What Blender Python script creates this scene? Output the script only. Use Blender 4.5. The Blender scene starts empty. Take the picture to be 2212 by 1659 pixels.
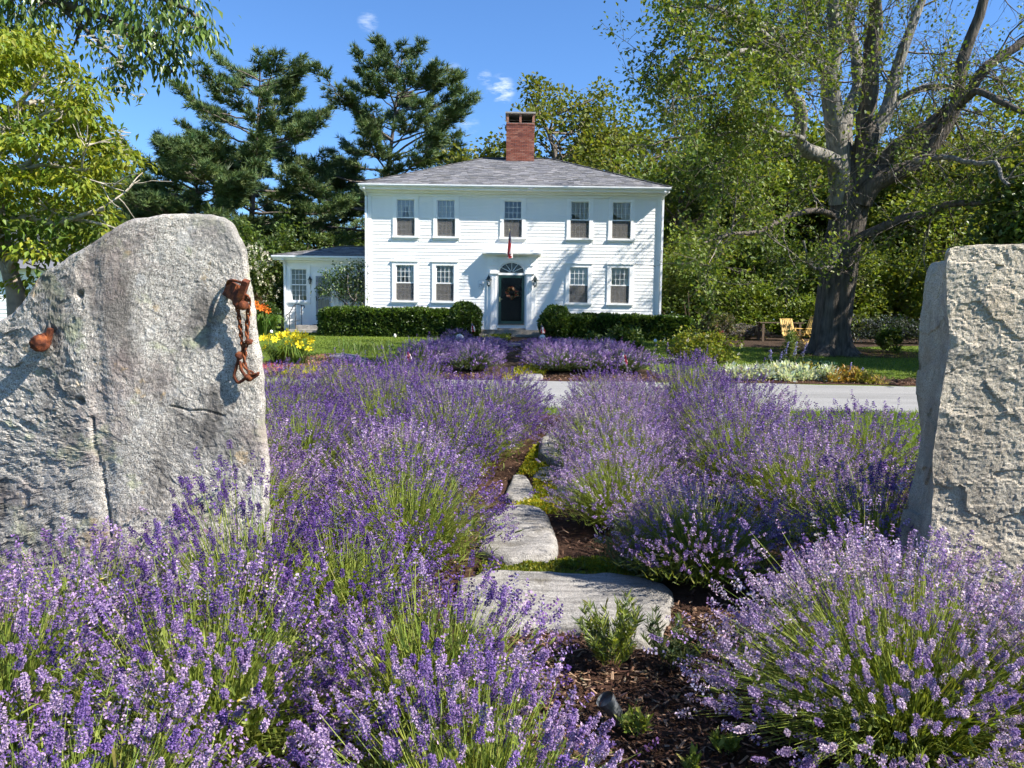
import bpy, math, random
import numpy as np
from mathutils import Vector, Matrix, Euler

rng = np.random.default_rng(11)
random.seed(11)
SC = bpy.context.scene
COL = SC.collection

# ------------------------------------------------------------------ camera
CAM_H, PITCH, ROLL, FPX = 1.55, math.radians(4.93), math.radians(0.75), 1662.0
cam = bpy.data.cameras.new('camera')
cam.sensor_width = 36.0
cam.lens = 36.0 * FPX / 2212.0
cam.clip_start, cam.clip_end = 0.05, 3000.0
cam_o = bpy.data.objects.new('camera', cam)
COL.objects.link(cam_o)
cam_o.matrix_world = (Matrix.Translation((0, 0, CAM_H)) @ Matrix.Rotation(math.pi / 2 - PITCH, 4, 'X')
                      @ Matrix.Rotation(ROLL, 4, 'Z'))
SC.camera = cam_o

# ------------------------------------------------------------------ sky and sun
SUN_DIR = Vector((2.4, -1.0, 2.4)).normalized()
ELEV = math.asin(SUN_DIR.z)
AZ = math.atan2(SUN_DIR.x, SUN_DIR.y)           # from +Y towards +X
world = bpy.data.worlds.new('World')
SC.world = world
world.use_nodes = True
SKY_STRENGTH = 0.085
SUN_STRENGTH = 5.0
SC.view_settings.view_transform = 'Standard'
SC.view_settings.look = 'None'
SC.view_settings.exposure = 1.22
SC.view_settings.gamma = 1.0
SC.view_settings.use_curve_mapping = False
SC.cycles.use_adaptive_sampling = True
SC.cycles.adaptive_threshold = 0.035
SC.cycles.max_bounces = 6
SC.cycles.diffuse_bounces = 4
SC.cycles.glossy_bounces = 2
SC.cycles.transmission_bounces = 4
SC.cycles.transparent_max_bounces = 8
SC.cycles.caustics_reflective = False
SC.cycles.caustics_refractive = False


def cam_ray(u, v):
    dx, dy = u - 1106.0, v - 829.5
    x = dx * math.cos(ROLL) + dy * math.sin(ROLL)
    y = -dx * math.sin(ROLL) + dy * math.cos(ROLL)
    c, s = math.cos(PITCH), math.sin(PITCH)
    fy, fz = FPX * c - y * s, -FPX * s - y * c
    return x / fy, fz / fy


def P(u, v, Y):
    """survey point: where the sight line (u, v) meets the vertical plane Y metres ahead"""
    a, b = cam_ray(u, v)
    return Vector((a * Y, Y, CAM_H + b * Y))


def build_world():
    nt = world.node_tree
    N, L = nt.nodes, nt.links
    N.clear()
    out = N.new('ShaderNodeOutputWorld')
    bg = N.new('ShaderNodeBackground')
    bg.inputs['Strength'].default_value = SKY_STRENGTH
    sky = N.new('ShaderNodeTexSky')
    sky.sky_type = 'NISHITA'
    sky.sun_disc = False
    sky.sun_elevation = ELEV
    sky.sun_rotation = AZ
    sky.air_density = 1.0
    sky.dust_density = 0.35
    sky.ozone_density = 3.0
    sky.altitude = 0
    tint = N.new('ShaderNodeMix'); tint.data_type = 'RGBA'; tint.blend_type = 'MULTIPLY'
    tint.inputs['Factor'].default_value = 1.0
    tint.inputs['B'].default_value = (0.58, 0.83, 1.12, 1)
    L.new(sky.outputs['Color'], tint.inputs['A'])
    # a few thin wisps of cirrus
    tc = N.new('ShaderNodeTexCoord')
    mp = N.new('ShaderNodeMapping')
    mp.inputs['Scale'].default_value = (10, 10, 34)
    mp.inputs['Rotation'].default_value = (0, math.radians(14), 0)
    L.new(tc.outputs['Generated'], mp.inputs['Vector'])
    nz = N.new('ShaderNodeTexNoise'); nz.inputs['Scale'].default_value = 4.0
    nz.inputs['Detail'].default_value = 8; nz.inputs['Roughness'].default_value = 0.62
    L.new(mp.outputs['Vector'], nz.inputs['Vector'])
    rp = N.new('ShaderNodeMapRange'); rp.inputs['From Min'].default_value = 0.44; rp.inputs['From Max'].default_value = 0.68
    L.new(nz.outputs['Fac'], rp.inputs['Value'])
    acc = None
    for (u, v, deg, amt) in ((1082, 194, 1.15, .75), (795, 46, .8, .35), (980, 158, .8, .35), (1047, 167, .6, .4), (1012, 270, .9, .25)):
        a, b = cam_ray(u, v)
        d = Vector((a, 1, b)).normalized()
        dp = N.new('ShaderNodeVectorMath'); dp.operation = 'DOT_PRODUCT'
        dp.inputs[1].default_value = d
        L.new(tc.outputs['Generated'], dp.inputs[0])
        mr = N.new('ShaderNodeMapRange'); mr.interpolation_type = 'SMOOTHSTEP'
        mr.inputs['From Min'].default_value = math.cos(math.radians(deg))
        mr.inputs['From Max'].default_value = math.cos(math.radians(deg * .15))
        mr.inputs['To Max'].default_value = amt
        L.new(dp.outputs['Value'], mr.inputs['Value'])
        if acc is None:
            acc = mr.outputs['Result']
        else:
            ad = N.new('ShaderNodeMath'); ad.operation = 'ADD'
            L.new(acc, ad.inputs[0]); L.new(mr.outputs['Result'], ad.inputs[1]); acc = ad.outputs[0]
    mu = N.new('ShaderNodeMath'); mu.operation = 'MULTIPLY'; mu.use_clamp = True
    L.new(rp.outputs['Result'], mu.inputs[0]); L.new(acc, mu.inputs[1])
    cm = N.new('ShaderNodeMix'); cm.data_type = 'RGBA'
    L.new(mu.outputs[0], cm.inputs['Factor'])
    L.new(tint.outputs['Result'], cm.inputs['A'])
    cm.inputs['B'].default_value = (6.5, 7.0, 7.6, 1)
    L.new(cm.outputs['Result'], bg.inputs['Color'])
    L.new(bg.outputs[0], out.inputs[0])


build_world()
sun = bpy.data.lights.new('sun', 'SUN')
sun.energy = SUN_STRENGTH
sun.angle = math.radians(0.53)
sun.color = (1.0, 0.95, 0.87)
sun_o = bpy.data.objects.new('sun', sun)
COL.objects.link(sun_o)
sun_o.rotation_euler = SUN_DIR.to_track_quat('Z', 'Y').to_euler()
sun_o.location = (20, -10, 30)

# ------------------------------------------------------------------ ground profile
HOUSE_Y, HOUSE_Z = 31.0, 0.86


def g(Y):
    Y = np.asarray(Y, float)
    t = np.clip((Y - 15.6) / (HOUSE_Y - 15.6), 0, 1)
    r = HOUSE_Z * (t + 0.0 * t)
    s = np.clip((Y - 14.6) / 2.0, 0, 1)
    return r * (s * s * (3 - 2 * s))


def gz(Y):
    return float(g(Y))


def G(u, v):
    """where the sight line (u, v) meets the ground"""
    a, b = cam_ray(u, v)
    lo, hi = 0.5, 120.0
    for _ in range(60):
        m = (lo + hi) / 2
        if CAM_H + b * m > gz(m):
            lo = m
        else:
            hi = m
    return Vector((a * lo, lo, gz(lo)))


# ------------------------------------------------------------------ object helpers
ORG = {}


def reg(o, parent=None, loc=None):
    COL.objects.link(o)
    if parent is not None:
        o.parent = parent
        ORG[o.name] = ORG[parent.name]
    else:
        ORG[o.name] = Vector(loc) if loc is not None else Vector((0, 0, 0))
    return o


def tag(o, label=None, cat=None, group=None, kind=None):
    if label: o['label'] = label
    if cat: o['category'] = cat
    if group: o['group'] = group
    if kind: o['kind'] = kind
    return o


def thing(name, label, cat, loc=(0, 0, 0), group=None):
    o = bpy.data.objects.new(name, None)
    o.empty_display_size = 0.2
    reg(o, None, loc)
    o.location = loc
    return tag(o, label, cat, group)


ORD = ['first', 'second', 'third', 'fourth', 'fifth', 'sixth', 'seventh', 'eighth', 'ninth', 'tenth', 'eleventh', 'twelfth', 'thirteenth', 'fourteenth', 'fifteenth', 'sixteenth']


class MB:
    def __init__(self):
        self.V, self.C, self.F = [], [], {3: [], 4: []}
        self.n = 0

    def add(self, v, f, col=(1, 1, 1)):
        v = np.asarray(v, np.float32).reshape(-1, 3)
        col = np.asarray(col, np.float32)
        if col.ndim == 1:
            col = np.broadcast_to(col, (len(v), 3))
        self.V.append(v); self.C.append(col)
        f = np.asarray(f, np.int64)
        self.F[f.shape[1]].append(f + self.n)
        self.n += len(v)

    def addf(self, v, fl, col=(1, 1, 1)):
        """mixed list of faces"""
        base = self.n
        v = np.asarray(v, np.float32).reshape(-1, 3)
        col = np.asarray(col, np.float32)
        if col.ndim == 1:
            col = np.broadcast_to(col, (len(v), 3))
        self.V.append(v); self.C.append(col)
        for f in fl:
            if len(f) in (3, 4):
                self.F[len(f)].append(np.array([f], np.int64) + base)
            else:
                for i in range(1, len(f) - 1):
                    self.F[3].append(np.array([[f[0], f[i], f[i + 1]]], np.int64) + base)
        self.n += len(v)

    def mesh(self, name, org=(0, 0, 0), smooth=False):
        me = bpy.data.meshes.new(name)
        if not self.n:
            return me
        V = np.concatenate(self.V) - np.asarray(org, np.float32)
        C = np.concatenate(self.C)
        parts = [np.concatenate(self.F[k]) for k in (3, 4) if self.F[k]]
        nl = sum(p.size for p in parts)
        npoly = sum(len(p) for p in parts)
        me.vertices.add(len(V)); me.loops.add(nl); me.polygons.add(npoly)
        me.vertices.foreach_set('co', V.astype(np.float32).ravel())
        me.loops.foreach_set('vertex_index', np.concatenate([p.ravel() for p in parts]).astype(np.int32))
        tot = np.concatenate([np.full(len(p), p.shape[1], np.int32) for p in parts])
        st = np.concatenate([[0], np.cumsum(tot)[:-1]]).astype(np.int32)
        me.polygons.foreach_set('loop_start', st)
        me.polygons.foreach_set('use_smooth', np.full(npoly, bool(smooth)))
        at = me.color_attributes.new('Col', 'FLOAT_COLOR', 'POINT')
        at.data.foreach_set('color', np.concatenate([C, np.ones((len(C), 1), np.float32)], 1).astype(np.float32).ravel())
        me.update(calc_edges=True)
        me.validate()
        return me

    def build(self, name, mat, parent=None, smooth=False, loc=None):
        org = ORG[parent.name] if parent is not None else Vector(loc or (0, 0, 0))
        me = self.mesh(name, org, smooth)
        me.materials.append(mat)
        o = bpy.data.objects.new(name, me)
        reg(o, parent, loc)
        if parent is None and loc is not None:
            o.location = loc
        return o


def inst(name, me, parent, wloc, scale=None, rot=None):
    """object sharing mesh data, placed at a world position under its parent"""
    o = bpy.data.objects.new(name, me)
    reg(o, parent)
    org = ORG[parent.name] if parent is not None else Vector((0, 0, 0))
    o.location = Vector(wloc) - org
    if scale is not None: o.scale = scale
    if rot is not None: o.rotation_euler = rot
    return o


BOXF = np.array([[0, 1, 3, 2], [4, 6, 7, 5], [0, 4, 5, 1], [2, 3, 7, 6], [0, 2, 6, 4], [1, 5, 7, 3]])


def box(mb, x0, x1, y0, y1, z0, z1, col=(1, 1, 1)):
    v = [(x, y, z) for x in (x0, x1) for y in (y0, y1) for z in (z0, z1)]
    mb.add(v, BOXF, col)


def bbox_mesh(name, x0, x1, y0, y1, z0, z1, mat, bevel=0.0):
    mb = MB(); box(mb, x0, x1, y0, y1, z0, z1)
    me = mb.mesh(name); me.materials.append(mat)
    return me


def part_box(name, parent, mat, x0, x1, y0, y1, z0, z1, col=(1, 1, 1)):
    mb = MB(); box(mb, x0, x1, y0, y1, z0, z1, col)
    return mb.build(name, mat, parent)


def norm(a):
    return a / np.maximum(np.linalg.norm(a, axis=-1, keepdims=True), 1e-9)


def basis(d, roll=None, up=None):
    """rotation matrices with Y axis along d"""
    d = norm(np.asarray(d, float))
    n = len(d)
    ref = np.where(np.abs(d[:, 2:3]) > .95, np.array([[1., 0, 0]]), np.array([[0., 0, 1]]))
    x = norm(np.cross(d, ref))
    z = np.cross(x, d)
    if roll is not None:
        c, s = np.cos(roll)[:, None], np.sin(roll)[:, None]
        x, z = c * x + s * z, -s * x + c * z
    return np.stack([x, d, z], axis=2)


def scatter(mb, T, pos, R, s, col):
    tv, tf, tc = T
    n, m = len(pos), len(tv)
    if n == 0: return
    s = np.broadcast_to(np.asarray(s, float), (n,)) if np.ndim(s) < 2 else np.asarray(s)
    if s.ndim == 1:
        V = pos[:, None] + s[:, None, None] * np.einsum('nij,mj->nmi', R, tv)
    else:
        V = pos[:, None] + np.einsum('nij,nmj->nmi', R, tv[None] * s[:, None])
    col = np.asarray(col, float)
    if col.ndim == 1: col = np.broadcast_to(col, (n, 3))
    C = np.clip(col[:, None] * tc[None], 0, 1)
    off = (np.arange(n) * m)[:, None, None]
    for f in tf:
        if len(f):
            mb.F[f.shape[1]].append((f[None] + off).reshape(-1, f.shape[1]) + mb.n)
    mb.V.append(V.reshape(-1, 3).astype(np.float32)); mb.C.append(C.reshape(-1, 3).astype(np.float32))
    mb.n += n * m


def T_of(v, quads=(), tris=(), c=None):
    v = np.asarray(v, float)
    c = np.ones((len(v), 3)) if c is None else np.asarray(c, float)
    fl = []
    if len(quads): fl.append(np.asarray(quads, np.int64))
    if len(tris): fl.append(np.asarray(tris, np.int64))
    return v, fl, c


LEAF = T_of([(0, 0, 0), (.27, .42, .06), (0, 1, -.06), (-.27, .42, .06)], quads=[[0, 1, 2, 3]])
LEAFW = T_of([(0, 0, 0), (.38, .5, .07), (0, 1, -.1), (-.38, .5, .07)], tris=[[0, 1, 2], [0, 2, 3]])
BLADE = T_of([(-.5, 0, 0), (.5, 0, 0), (0, 1, 0)], tris=[[0, 1, 2]])


def tube(mb, pts, rad, sides=6, col=(1, 1, 1), cap=False):
    pts = np.asarray(pts, float); rad = np.broadcast_to(np.asarray(rad, float), (len(pts),))
    n = len(pts)
    t = np.gradient(pts, axis=0)
    R = basis(t)
    # keep frames continuous
    x = R[0][:, 0]
    V = []
    a = np.linspace(0, 2 * np.pi, sides, endpoint=False)
    for i in range(n):
        d = t[i] / max(np.linalg.norm(t[i]), 1e-9)
        x = x - d * np.dot(x, d); x /= max(np.linalg.norm(x), 1e-9)
        y = np.cross(d, x)
        V.append(pts[i] + rad[i] * (np.cos(a)[:, None] * x + np.sin(a)[:, None] * y))
    V = np.concatenate(V)
    i, j = np.meshgrid(np.arange(n - 1), np.arange(sides), indexing='ij')
    j2 = (j + 1) % sides
    f = np.stack([i * sides + j, i * sides + j2, (i + 1) * sides + j2, (i + 1) * sides + j], -1).reshape(-1, 4)
    mb.add(V, f, col)
    if cap:
        for k, rev in ((0, True), (n - 1, False)):
            idx = list(range(k * sides, (k + 1) * sides))
            v = V[idx]
            fl = list(range(sides))
            mb.addf(v, [fl[::-1] if rev else fl], col)


def smooth_path(pts, n):
    """Catmull-Rom resample, pts (k, m)"""
    p = np.asarray(pts, float)
    if len(p) == 2:
        t = np.linspace(0, 1, n)[:, None]
        return p[0] * (1 - t) + p[1] * t
    q = np.vstack([2 * p[0] - p[1], p, 2 * p[-1] - p[-2]])
    u = np.linspace(0, len(p) - 1 - 1e-6, n)
    i = u.astype(int); t = (u - i)[:, None]
    a, b, c, d = q[i], q[i + 1], q[i + 2], q[i + 3]
    return .5 * (2 * b + (c - a) * t + (2 * a - 5 * b + 4 * c - d) * t ** 2 + (3 * b - a - 3 * c + d) * t ** 3)


def sphere(mb, c, r, seg=12, rings=8, col=(1, 1, 1), sz=1.0, noise=0.0, seed=0):
    th = np.linspace(0, np.pi, rings + 1)
    ph = np.linspace(0, 2 * np.pi, seg, endpoint=False)
    v = np.array([(math.sin(t) * math.cos(p), math.sin(t) * math.sin(p), math.cos(t) * sz) for t in th for p in ph])
    if noise:
        v = v * (1 + noise * fbm(v * 1.7, seed, 3)[:, None])
    i, j = np.meshgrid(np.arange(rings), np.arange(seg), indexing='ij')
    j2 = (j + 1) % seg
    f = np.stack([i * seg + j, (i + 1) * seg + j, (i + 1) * seg + j2, i * seg + j2], -1).reshape(-1, 4)
    mb.add(np.asarray(c) + v * np.asarray(r), f, col)


def lathe(mb, prof, c, seg=16, col=(1, 1, 1)):
    ph = np.linspace(0, 2 * np.pi, seg, endpoint=False)
    v = np.array([(r * math.cos(p), r * math.sin(p), z) for r, z in prof for p in ph]) + np.asarray(c)
    n = len(prof)
    i, j = np.meshgrid(np.arange(n - 1), np.arange(seg), indexing='ij')
    j2 = (j + 1) % seg
    f = np.stack([i * seg + j, i * seg + j2, (i + 1) * seg + j2, (i + 1) * seg + j], -1).reshape(-1, 4)
    mb.add(v, f, col)


def bar(mb, a, b, w, t, col=(1, 1, 1), side=(1, 0, 0)):
    """rectangular bar from a to b, w along side, t across"""
    a, b = np.asarray(a, float), np.asarray(b, float)
    d = (b - a) / np.linalg.norm(b - a)
    x = np.asarray(side, float); x = x - d * np.dot(x, d); x /= np.linalg.norm(x)
    y = np.cross(d, x)
    v = [p + sx * x * w / 2 + sy * y * t / 2 for p in (a, b) for sx in (-1, 1) for sy in (-1, 1)]
    mb.add(v, BOXF, col)


# ------------------------------------------------------------------ noise
def _hash(i, seed):
    i = i.astype(np.uint64)
    h = (i[..., 0] * np.uint64(374761393) + i[..., 1] * np.uint64(668265263) + i[..., 2] * np.uint64(2147483647) + np.uint64(seed * 974634777 + 12345)) & np.uint64(0xffffffff)
    h = ((h ^ (h >> np.uint64(13))) * np.uint64(1274126177)) & np.uint64(0xffffffff)
    h = (h ^ (h >> np.uint64(16)))
    return (h & np.uint64(0xffffff)).astype(np.float64) / float(0xffffff)


def vnoise(p, seed=0):
    p = np.asarray(p, float) + 1000.0
    i = np.floor(p).astype(np.int64); f = p - i
    f = f * f * (3 - 2 * f)
    r = 0
    for a in (0, 1):
        for b in (0, 1):
            for c in (0, 1):
                w = (f[..., 0] if a else 1 - f[..., 0]) * (f[..., 1] if b else 1 - f[..., 1]) * (f[..., 2] if c else 1 - f[..., 2])
                r = r + w * _hash(i + np.array([a, b, c]), seed)
    return r * 2 - 1


def fbm(p, seed=0, octs=4, gain=.5):
    p = np.asarray(p, float); r = 0; a = 1.0
    for k in range(octs):
        r = r + a * vnoise(p * (2.03 ** k), seed + k); a *= gain
    return r


def facets(p, seed=0):
    """broken-stone relief: piecewise planar cells, each tilted its own way"""
    p = np.asarray(p, float) + 500.0
    b = np.floor(p).astype(np.int64)
    best = np.full(p.shape[:-1], 1e9); h = np.zeros(p.shape[:-1])
    for i in (-1, 0, 1):
        for j in (-1, 0, 1):
            for k in (-1, 0, 1):
                c = b + np.array([i, j, k])
                cc = c + np.stack([_hash(c, seed + q) for q in (1, 2, 3)], -1)
                dv = p - cc
                d = (dv ** 2).sum(-1)
                m = d < best
                t = np.stack([_hash(c, seed + q) - .5 for q in (4, 5, 6)], -1) * 1.6
                hh = (dv * t).sum(-1) + (_hash(c, seed + 7) - .5) * .7
                h = np.where(m, hh, h); best = np.where(m, d, best)
    return h


# ------------------------------------------------------------------ materials
MATS = {}


def mat_new(name):
    m = bpy.data.materials.new(name); m.use_nodes = True
    nt = m.node_tree; nt.nodes.clear()
    o = nt.nodes.new('ShaderNodeOutputMaterial')
    MATS[name] = m
    return m, nt.nodes, nt.links, o


def n_noise(N, L, scale, detail=4, rough=.55, coord='Object', vec=None, stretch=None):
    t = N.new('ShaderNodeTexNoise')
    t.inputs['Scale'].default_value = scale; t.inputs['Detail'].default_value = detail; t.inputs['Roughness'].default_value = rough
    if vec is None:
        tc = N.new('ShaderNodeTexCoord'); vec = tc.outputs[coord]
    if stretch:
        mp = N.new('ShaderNodeMapping'); mp.inputs['Scale'].default_value = stretch
        L.new(vec, mp.inputs['Vector']); vec = mp.outputs['Vector']
    L.new(vec, t.inputs['Vector'])
    return t.outputs['Fac']


def n_ramp(N, L, fac, stops):
    r = N.new('ShaderNodeValToRGB')
    e = r.color_ramp.elements
    while len(e) < len(stops): e.new(0.5)
    for k, (p, c) in enumerate(stops):
        e[k].position = p
        e[k].color = (*c, 1) if len(c) == 3 else c
    L.new(fac, r.inputs['Fac'])
    return r.outputs['Color']


def n_mix(N, L, fac, a, b, mode='MIX'):
    m = N.new('ShaderNodeMix'); m.data_type = 'RGBA'; m.blend_type = mode
    for sock, val in (('Factor', fac), ('A', a), ('B', b)):
        if hasattr(val, 'is_output'):
            L.new(val, m.inputs[sock])
        elif sock == 'Factor':
            m.inputs[sock].default_value = val
        else:
            m.inputs[sock].default_value = (*val, 1)
    return m.outputs['Result']


def n_attr(N, name='Col'):
    a = N.new('ShaderNodeAttribute'); a.attribute_name = name
    return a.outputs['Color']


def n_bump(N, L, h, strength=.3, dist=.01):
    b = N.new('ShaderNodeBump'); b.inputs['Strength'].default_value = strength; b.inputs['Distance'].default_value = dist
    L.new(h, b.inputs['Height'])
    return b.outputs['Normal']


def n_princ(N, L, col, rough=.6, normal=None, spec=.5, metal=0.0):
    p = N.new('ShaderNodeBsdfPrincipled')
    if hasattr(col, 'is_output'): L.new(col, p.inputs['Base Color'])
    else: p.inputs['Base Color'].default_value = (*col, 1)
    if hasattr(rough, 'is_output'): L.new(rough, p.inputs['Roughness'])
    else: p.inputs['Roughness'].default_value = rough
    p.inputs['Metallic'].default_value = metal
    p.inputs['Specular IOR Level'].default_value = spec
    if normal is not None: L.new(normal, p.inputs['Normal'])
    return p


def m_leaf(name, trans=.35, rough=.5, spec=.35, vary=.25, scale=1.2):
    m, N, L, o = mat_new(name)
    c = n_attr(N)
    nz = n_noise(N, L, scale, 2)
    v = N.new('ShaderNodeMapRange'); v.inputs['To Min'].default_value = 1 - vary; v.inputs['To Max'].default_value = 1 + vary
    v.inputs['From Min'].default_value = .3; v.inputs['From Max'].default_value = .7
    L.new(nz, v.inputs['Value'])
    hs = N.new('ShaderNodeHueSaturation'); L.new(c, hs.inputs['Color']); L.new(v.outputs[0], hs.inputs['Value'])
    p = n_princ(N, L, hs.outputs['Color'], rough, spec=spec)
    t = N.new('ShaderNodeBsdfTranslucent')
    tt = n_mix(N, L, 1.0, hs.outputs['Color'], (1.25, 1.2, .55), 'MULTIPLY')
    L.new(tt, t.inputs['Color'])
    mx = N.new('ShaderNodeMixShader'); mx.inputs[0].default_value = trans
    L.new(p.outputs[0], mx.inputs[1]); L.new(t.outputs[0], mx.inputs[2])
    L.new(mx.outputs[0], o.inputs[0])
    return m


def m_petal(name):
    m, N, L, o = mat_new(name)
    c = n_attr(N)
    p = n_princ(N, L, c, .7, spec=.2)
    t = N.new('ShaderNodeBsdfTranslucent'); L.new(c, t.inputs['Color'])
    mx = N.new('ShaderNodeMixShader'); mx.inputs[0].default_value = .3
    L.new(p.outputs[0], mx.inputs[1]); L.new(t.outputs[0], mx.inputs[2])
    L.new(mx.outputs[0], o.inputs[0])
    return m


def m_vcol(name, rough=.6, vary=.15, scale=6, bump=0, bscale=30, spec=.4, metal=0, bdist=.01, stretch=None):
    m, N, L, o = mat_new(name)
    c = n_attr(N)
    nz = n_noise(N, L, scale, 5, stretch=stretch)
    f = n_ramp(N, L, nz, [(.3, (1 - vary,) * 3), (.7, (1 + vary,) * 3)])
    col = n_mix(N, L, 1.0, c, f, 'MULTIPLY')
    nm = n_bump(N, L, n_noise(N, L, bscale, 6, .6, stretch=stretch), bump, bdist) if bump else None
    p = n_princ(N, L, col, rough, nm, spec, metal)
    L.new(p.outputs[0], o.inputs[0])
    return m


def m_plain(name, col, rough=.5, vary=.08, scale=4, bump=0, bscale=40, spec=.5, metal=0, bdist=.004, stretch=None):
    m, N, L, o = mat_new(name)
    nz = n_noise(N, L, scale, 5, stretch=stretch)
    a = tuple(max(0, c * (1 - vary)) for c in col); b = tuple(min(1, c * (1 + vary)) for c in col)
    cc = n_ramp(N, L, nz, [(.3, a), (.7, b)])
    nm = n_bump(N, L, n_noise(N, L, bscale, 5, stretch=stretch), bump, bdist) if bump else None
    p = n_princ(N, L, cc, rough, nm, spec, metal)
    L.new(p.outputs[0], o.inputs[0])
    return m


LEAFM = m_leaf('leaf', .42)
LEAFG = m_leaf('leaf_glossy', .3, .38, .5, .2, 2)
NEEDLE = m_leaf('needle', .15, .55, .3, .25, .5)
PETAL = m_petal('petal')
STEMM = m_leaf('stem', .25, .6, .2, .15, 3)
BARK = m_vcol('bark', .9, .55, 11, 1.0, 14, .15, bdist=.09, stretch=(1, 1, .16))
BARKS = m_vcol('bark_smooth', .85, .35, 9, .5, 25, .2, bdist=.01)
WHITE = m_plain('white_paint', (.84, .825, .79), .45, .045, 1.1, .15, 60, .4)
TRIM = m_plain('white_trim', (.86, .85, .82), .4, .03, 2, 0, 1, .45)
PLASTIC = m_plain('white_plastic', (.82, .82, .82), .35)
GREEN = m_plain('green_paint', (.010, .045, .038), .4, .1, 6)
NAVY = m_plain('navy_paint', (.008, .007, .011), .5, .2, 3, spec=.08)
GREYDOOR = m_plain('grey_paint', (.30, .31, .34), .5)
BLACKM = m_plain('black_iron', (.012, .012, .014), .5, .2, 20)
LANTERN = m_plain('lantern_metal', (.03, .045, .045), .45, .3, 30, metal=.3)
BRASS = m_plain('brass', (.75, .58, .28), .3, .1, 20, metal=.9)
CURTAIN = m_petal('curtain')
CONCRETE = m_plain('concrete', (.30, .28, .25), .9, .25, 6, .4, 40, .2)
WOOD = m_plain('yellow_wood', (.55, .36, .10), .6, .25, 8, .3, 30, .3, stretch=(1, 1, 6))
WOODDK = m_plain('grey_wood', (.16, .115, .08), .8, .3, 8, .3, 30, .2, stretch=(6, 1, 1))
BRICK = m_vcol('brick', .9, .25, 14, .5, 60, .15)
SHINGLE = m_vcol('shingle', .95, .25, 30, .5, 120, .15)
ROCKW = m_plain('white_stone', (.66, .62, .55), .8, .2, 8, .4, 30, .2)


def m_glass(name='window_glass', ior=1.6):
    m, N, L, o = mat_new(name)
    t = N.new('ShaderNodeBsdfTransparent'); t.inputs[0].default_value = (.95, .96, .96, 1)
    gl = N.new('ShaderNodeBsdfGlossy'); gl.inputs['Roughness'].default_value = .03
    fr = N.new('ShaderNodeFresnel'); fr.inputs['IOR'].default_value = ior
    mx = N.new('ShaderNodeMixShader')
    L.new(fr.outputs[0], mx.inputs[0]); L.new(t.outputs[0], mx.inputs[1]); L.new(gl.outputs[0], mx.inputs[2])
    L.new(mx.outputs[0], o.inputs[0])
    return m


GLASS = m_glass()
GLASS_DOOR = m_glass('storm_glass', 1.14)


def m_screen():
    m, N, L, o = mat_new('insect_screen')
    t = N.new('ShaderNodeBsdfTransparent')
    p = n_princ(N, L, (.15, .14, .13), .7)
    mx = N.new('ShaderNodeMixShader'); mx.inputs[0].default_value = .5
    L.new(t.outputs[0], mx.inputs[1]); L.new(p.outputs[0], mx.inputs[2])
    L.new(mx.outputs[0], o.inputs[0])
    return m


SCREEN = m_screen()


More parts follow.
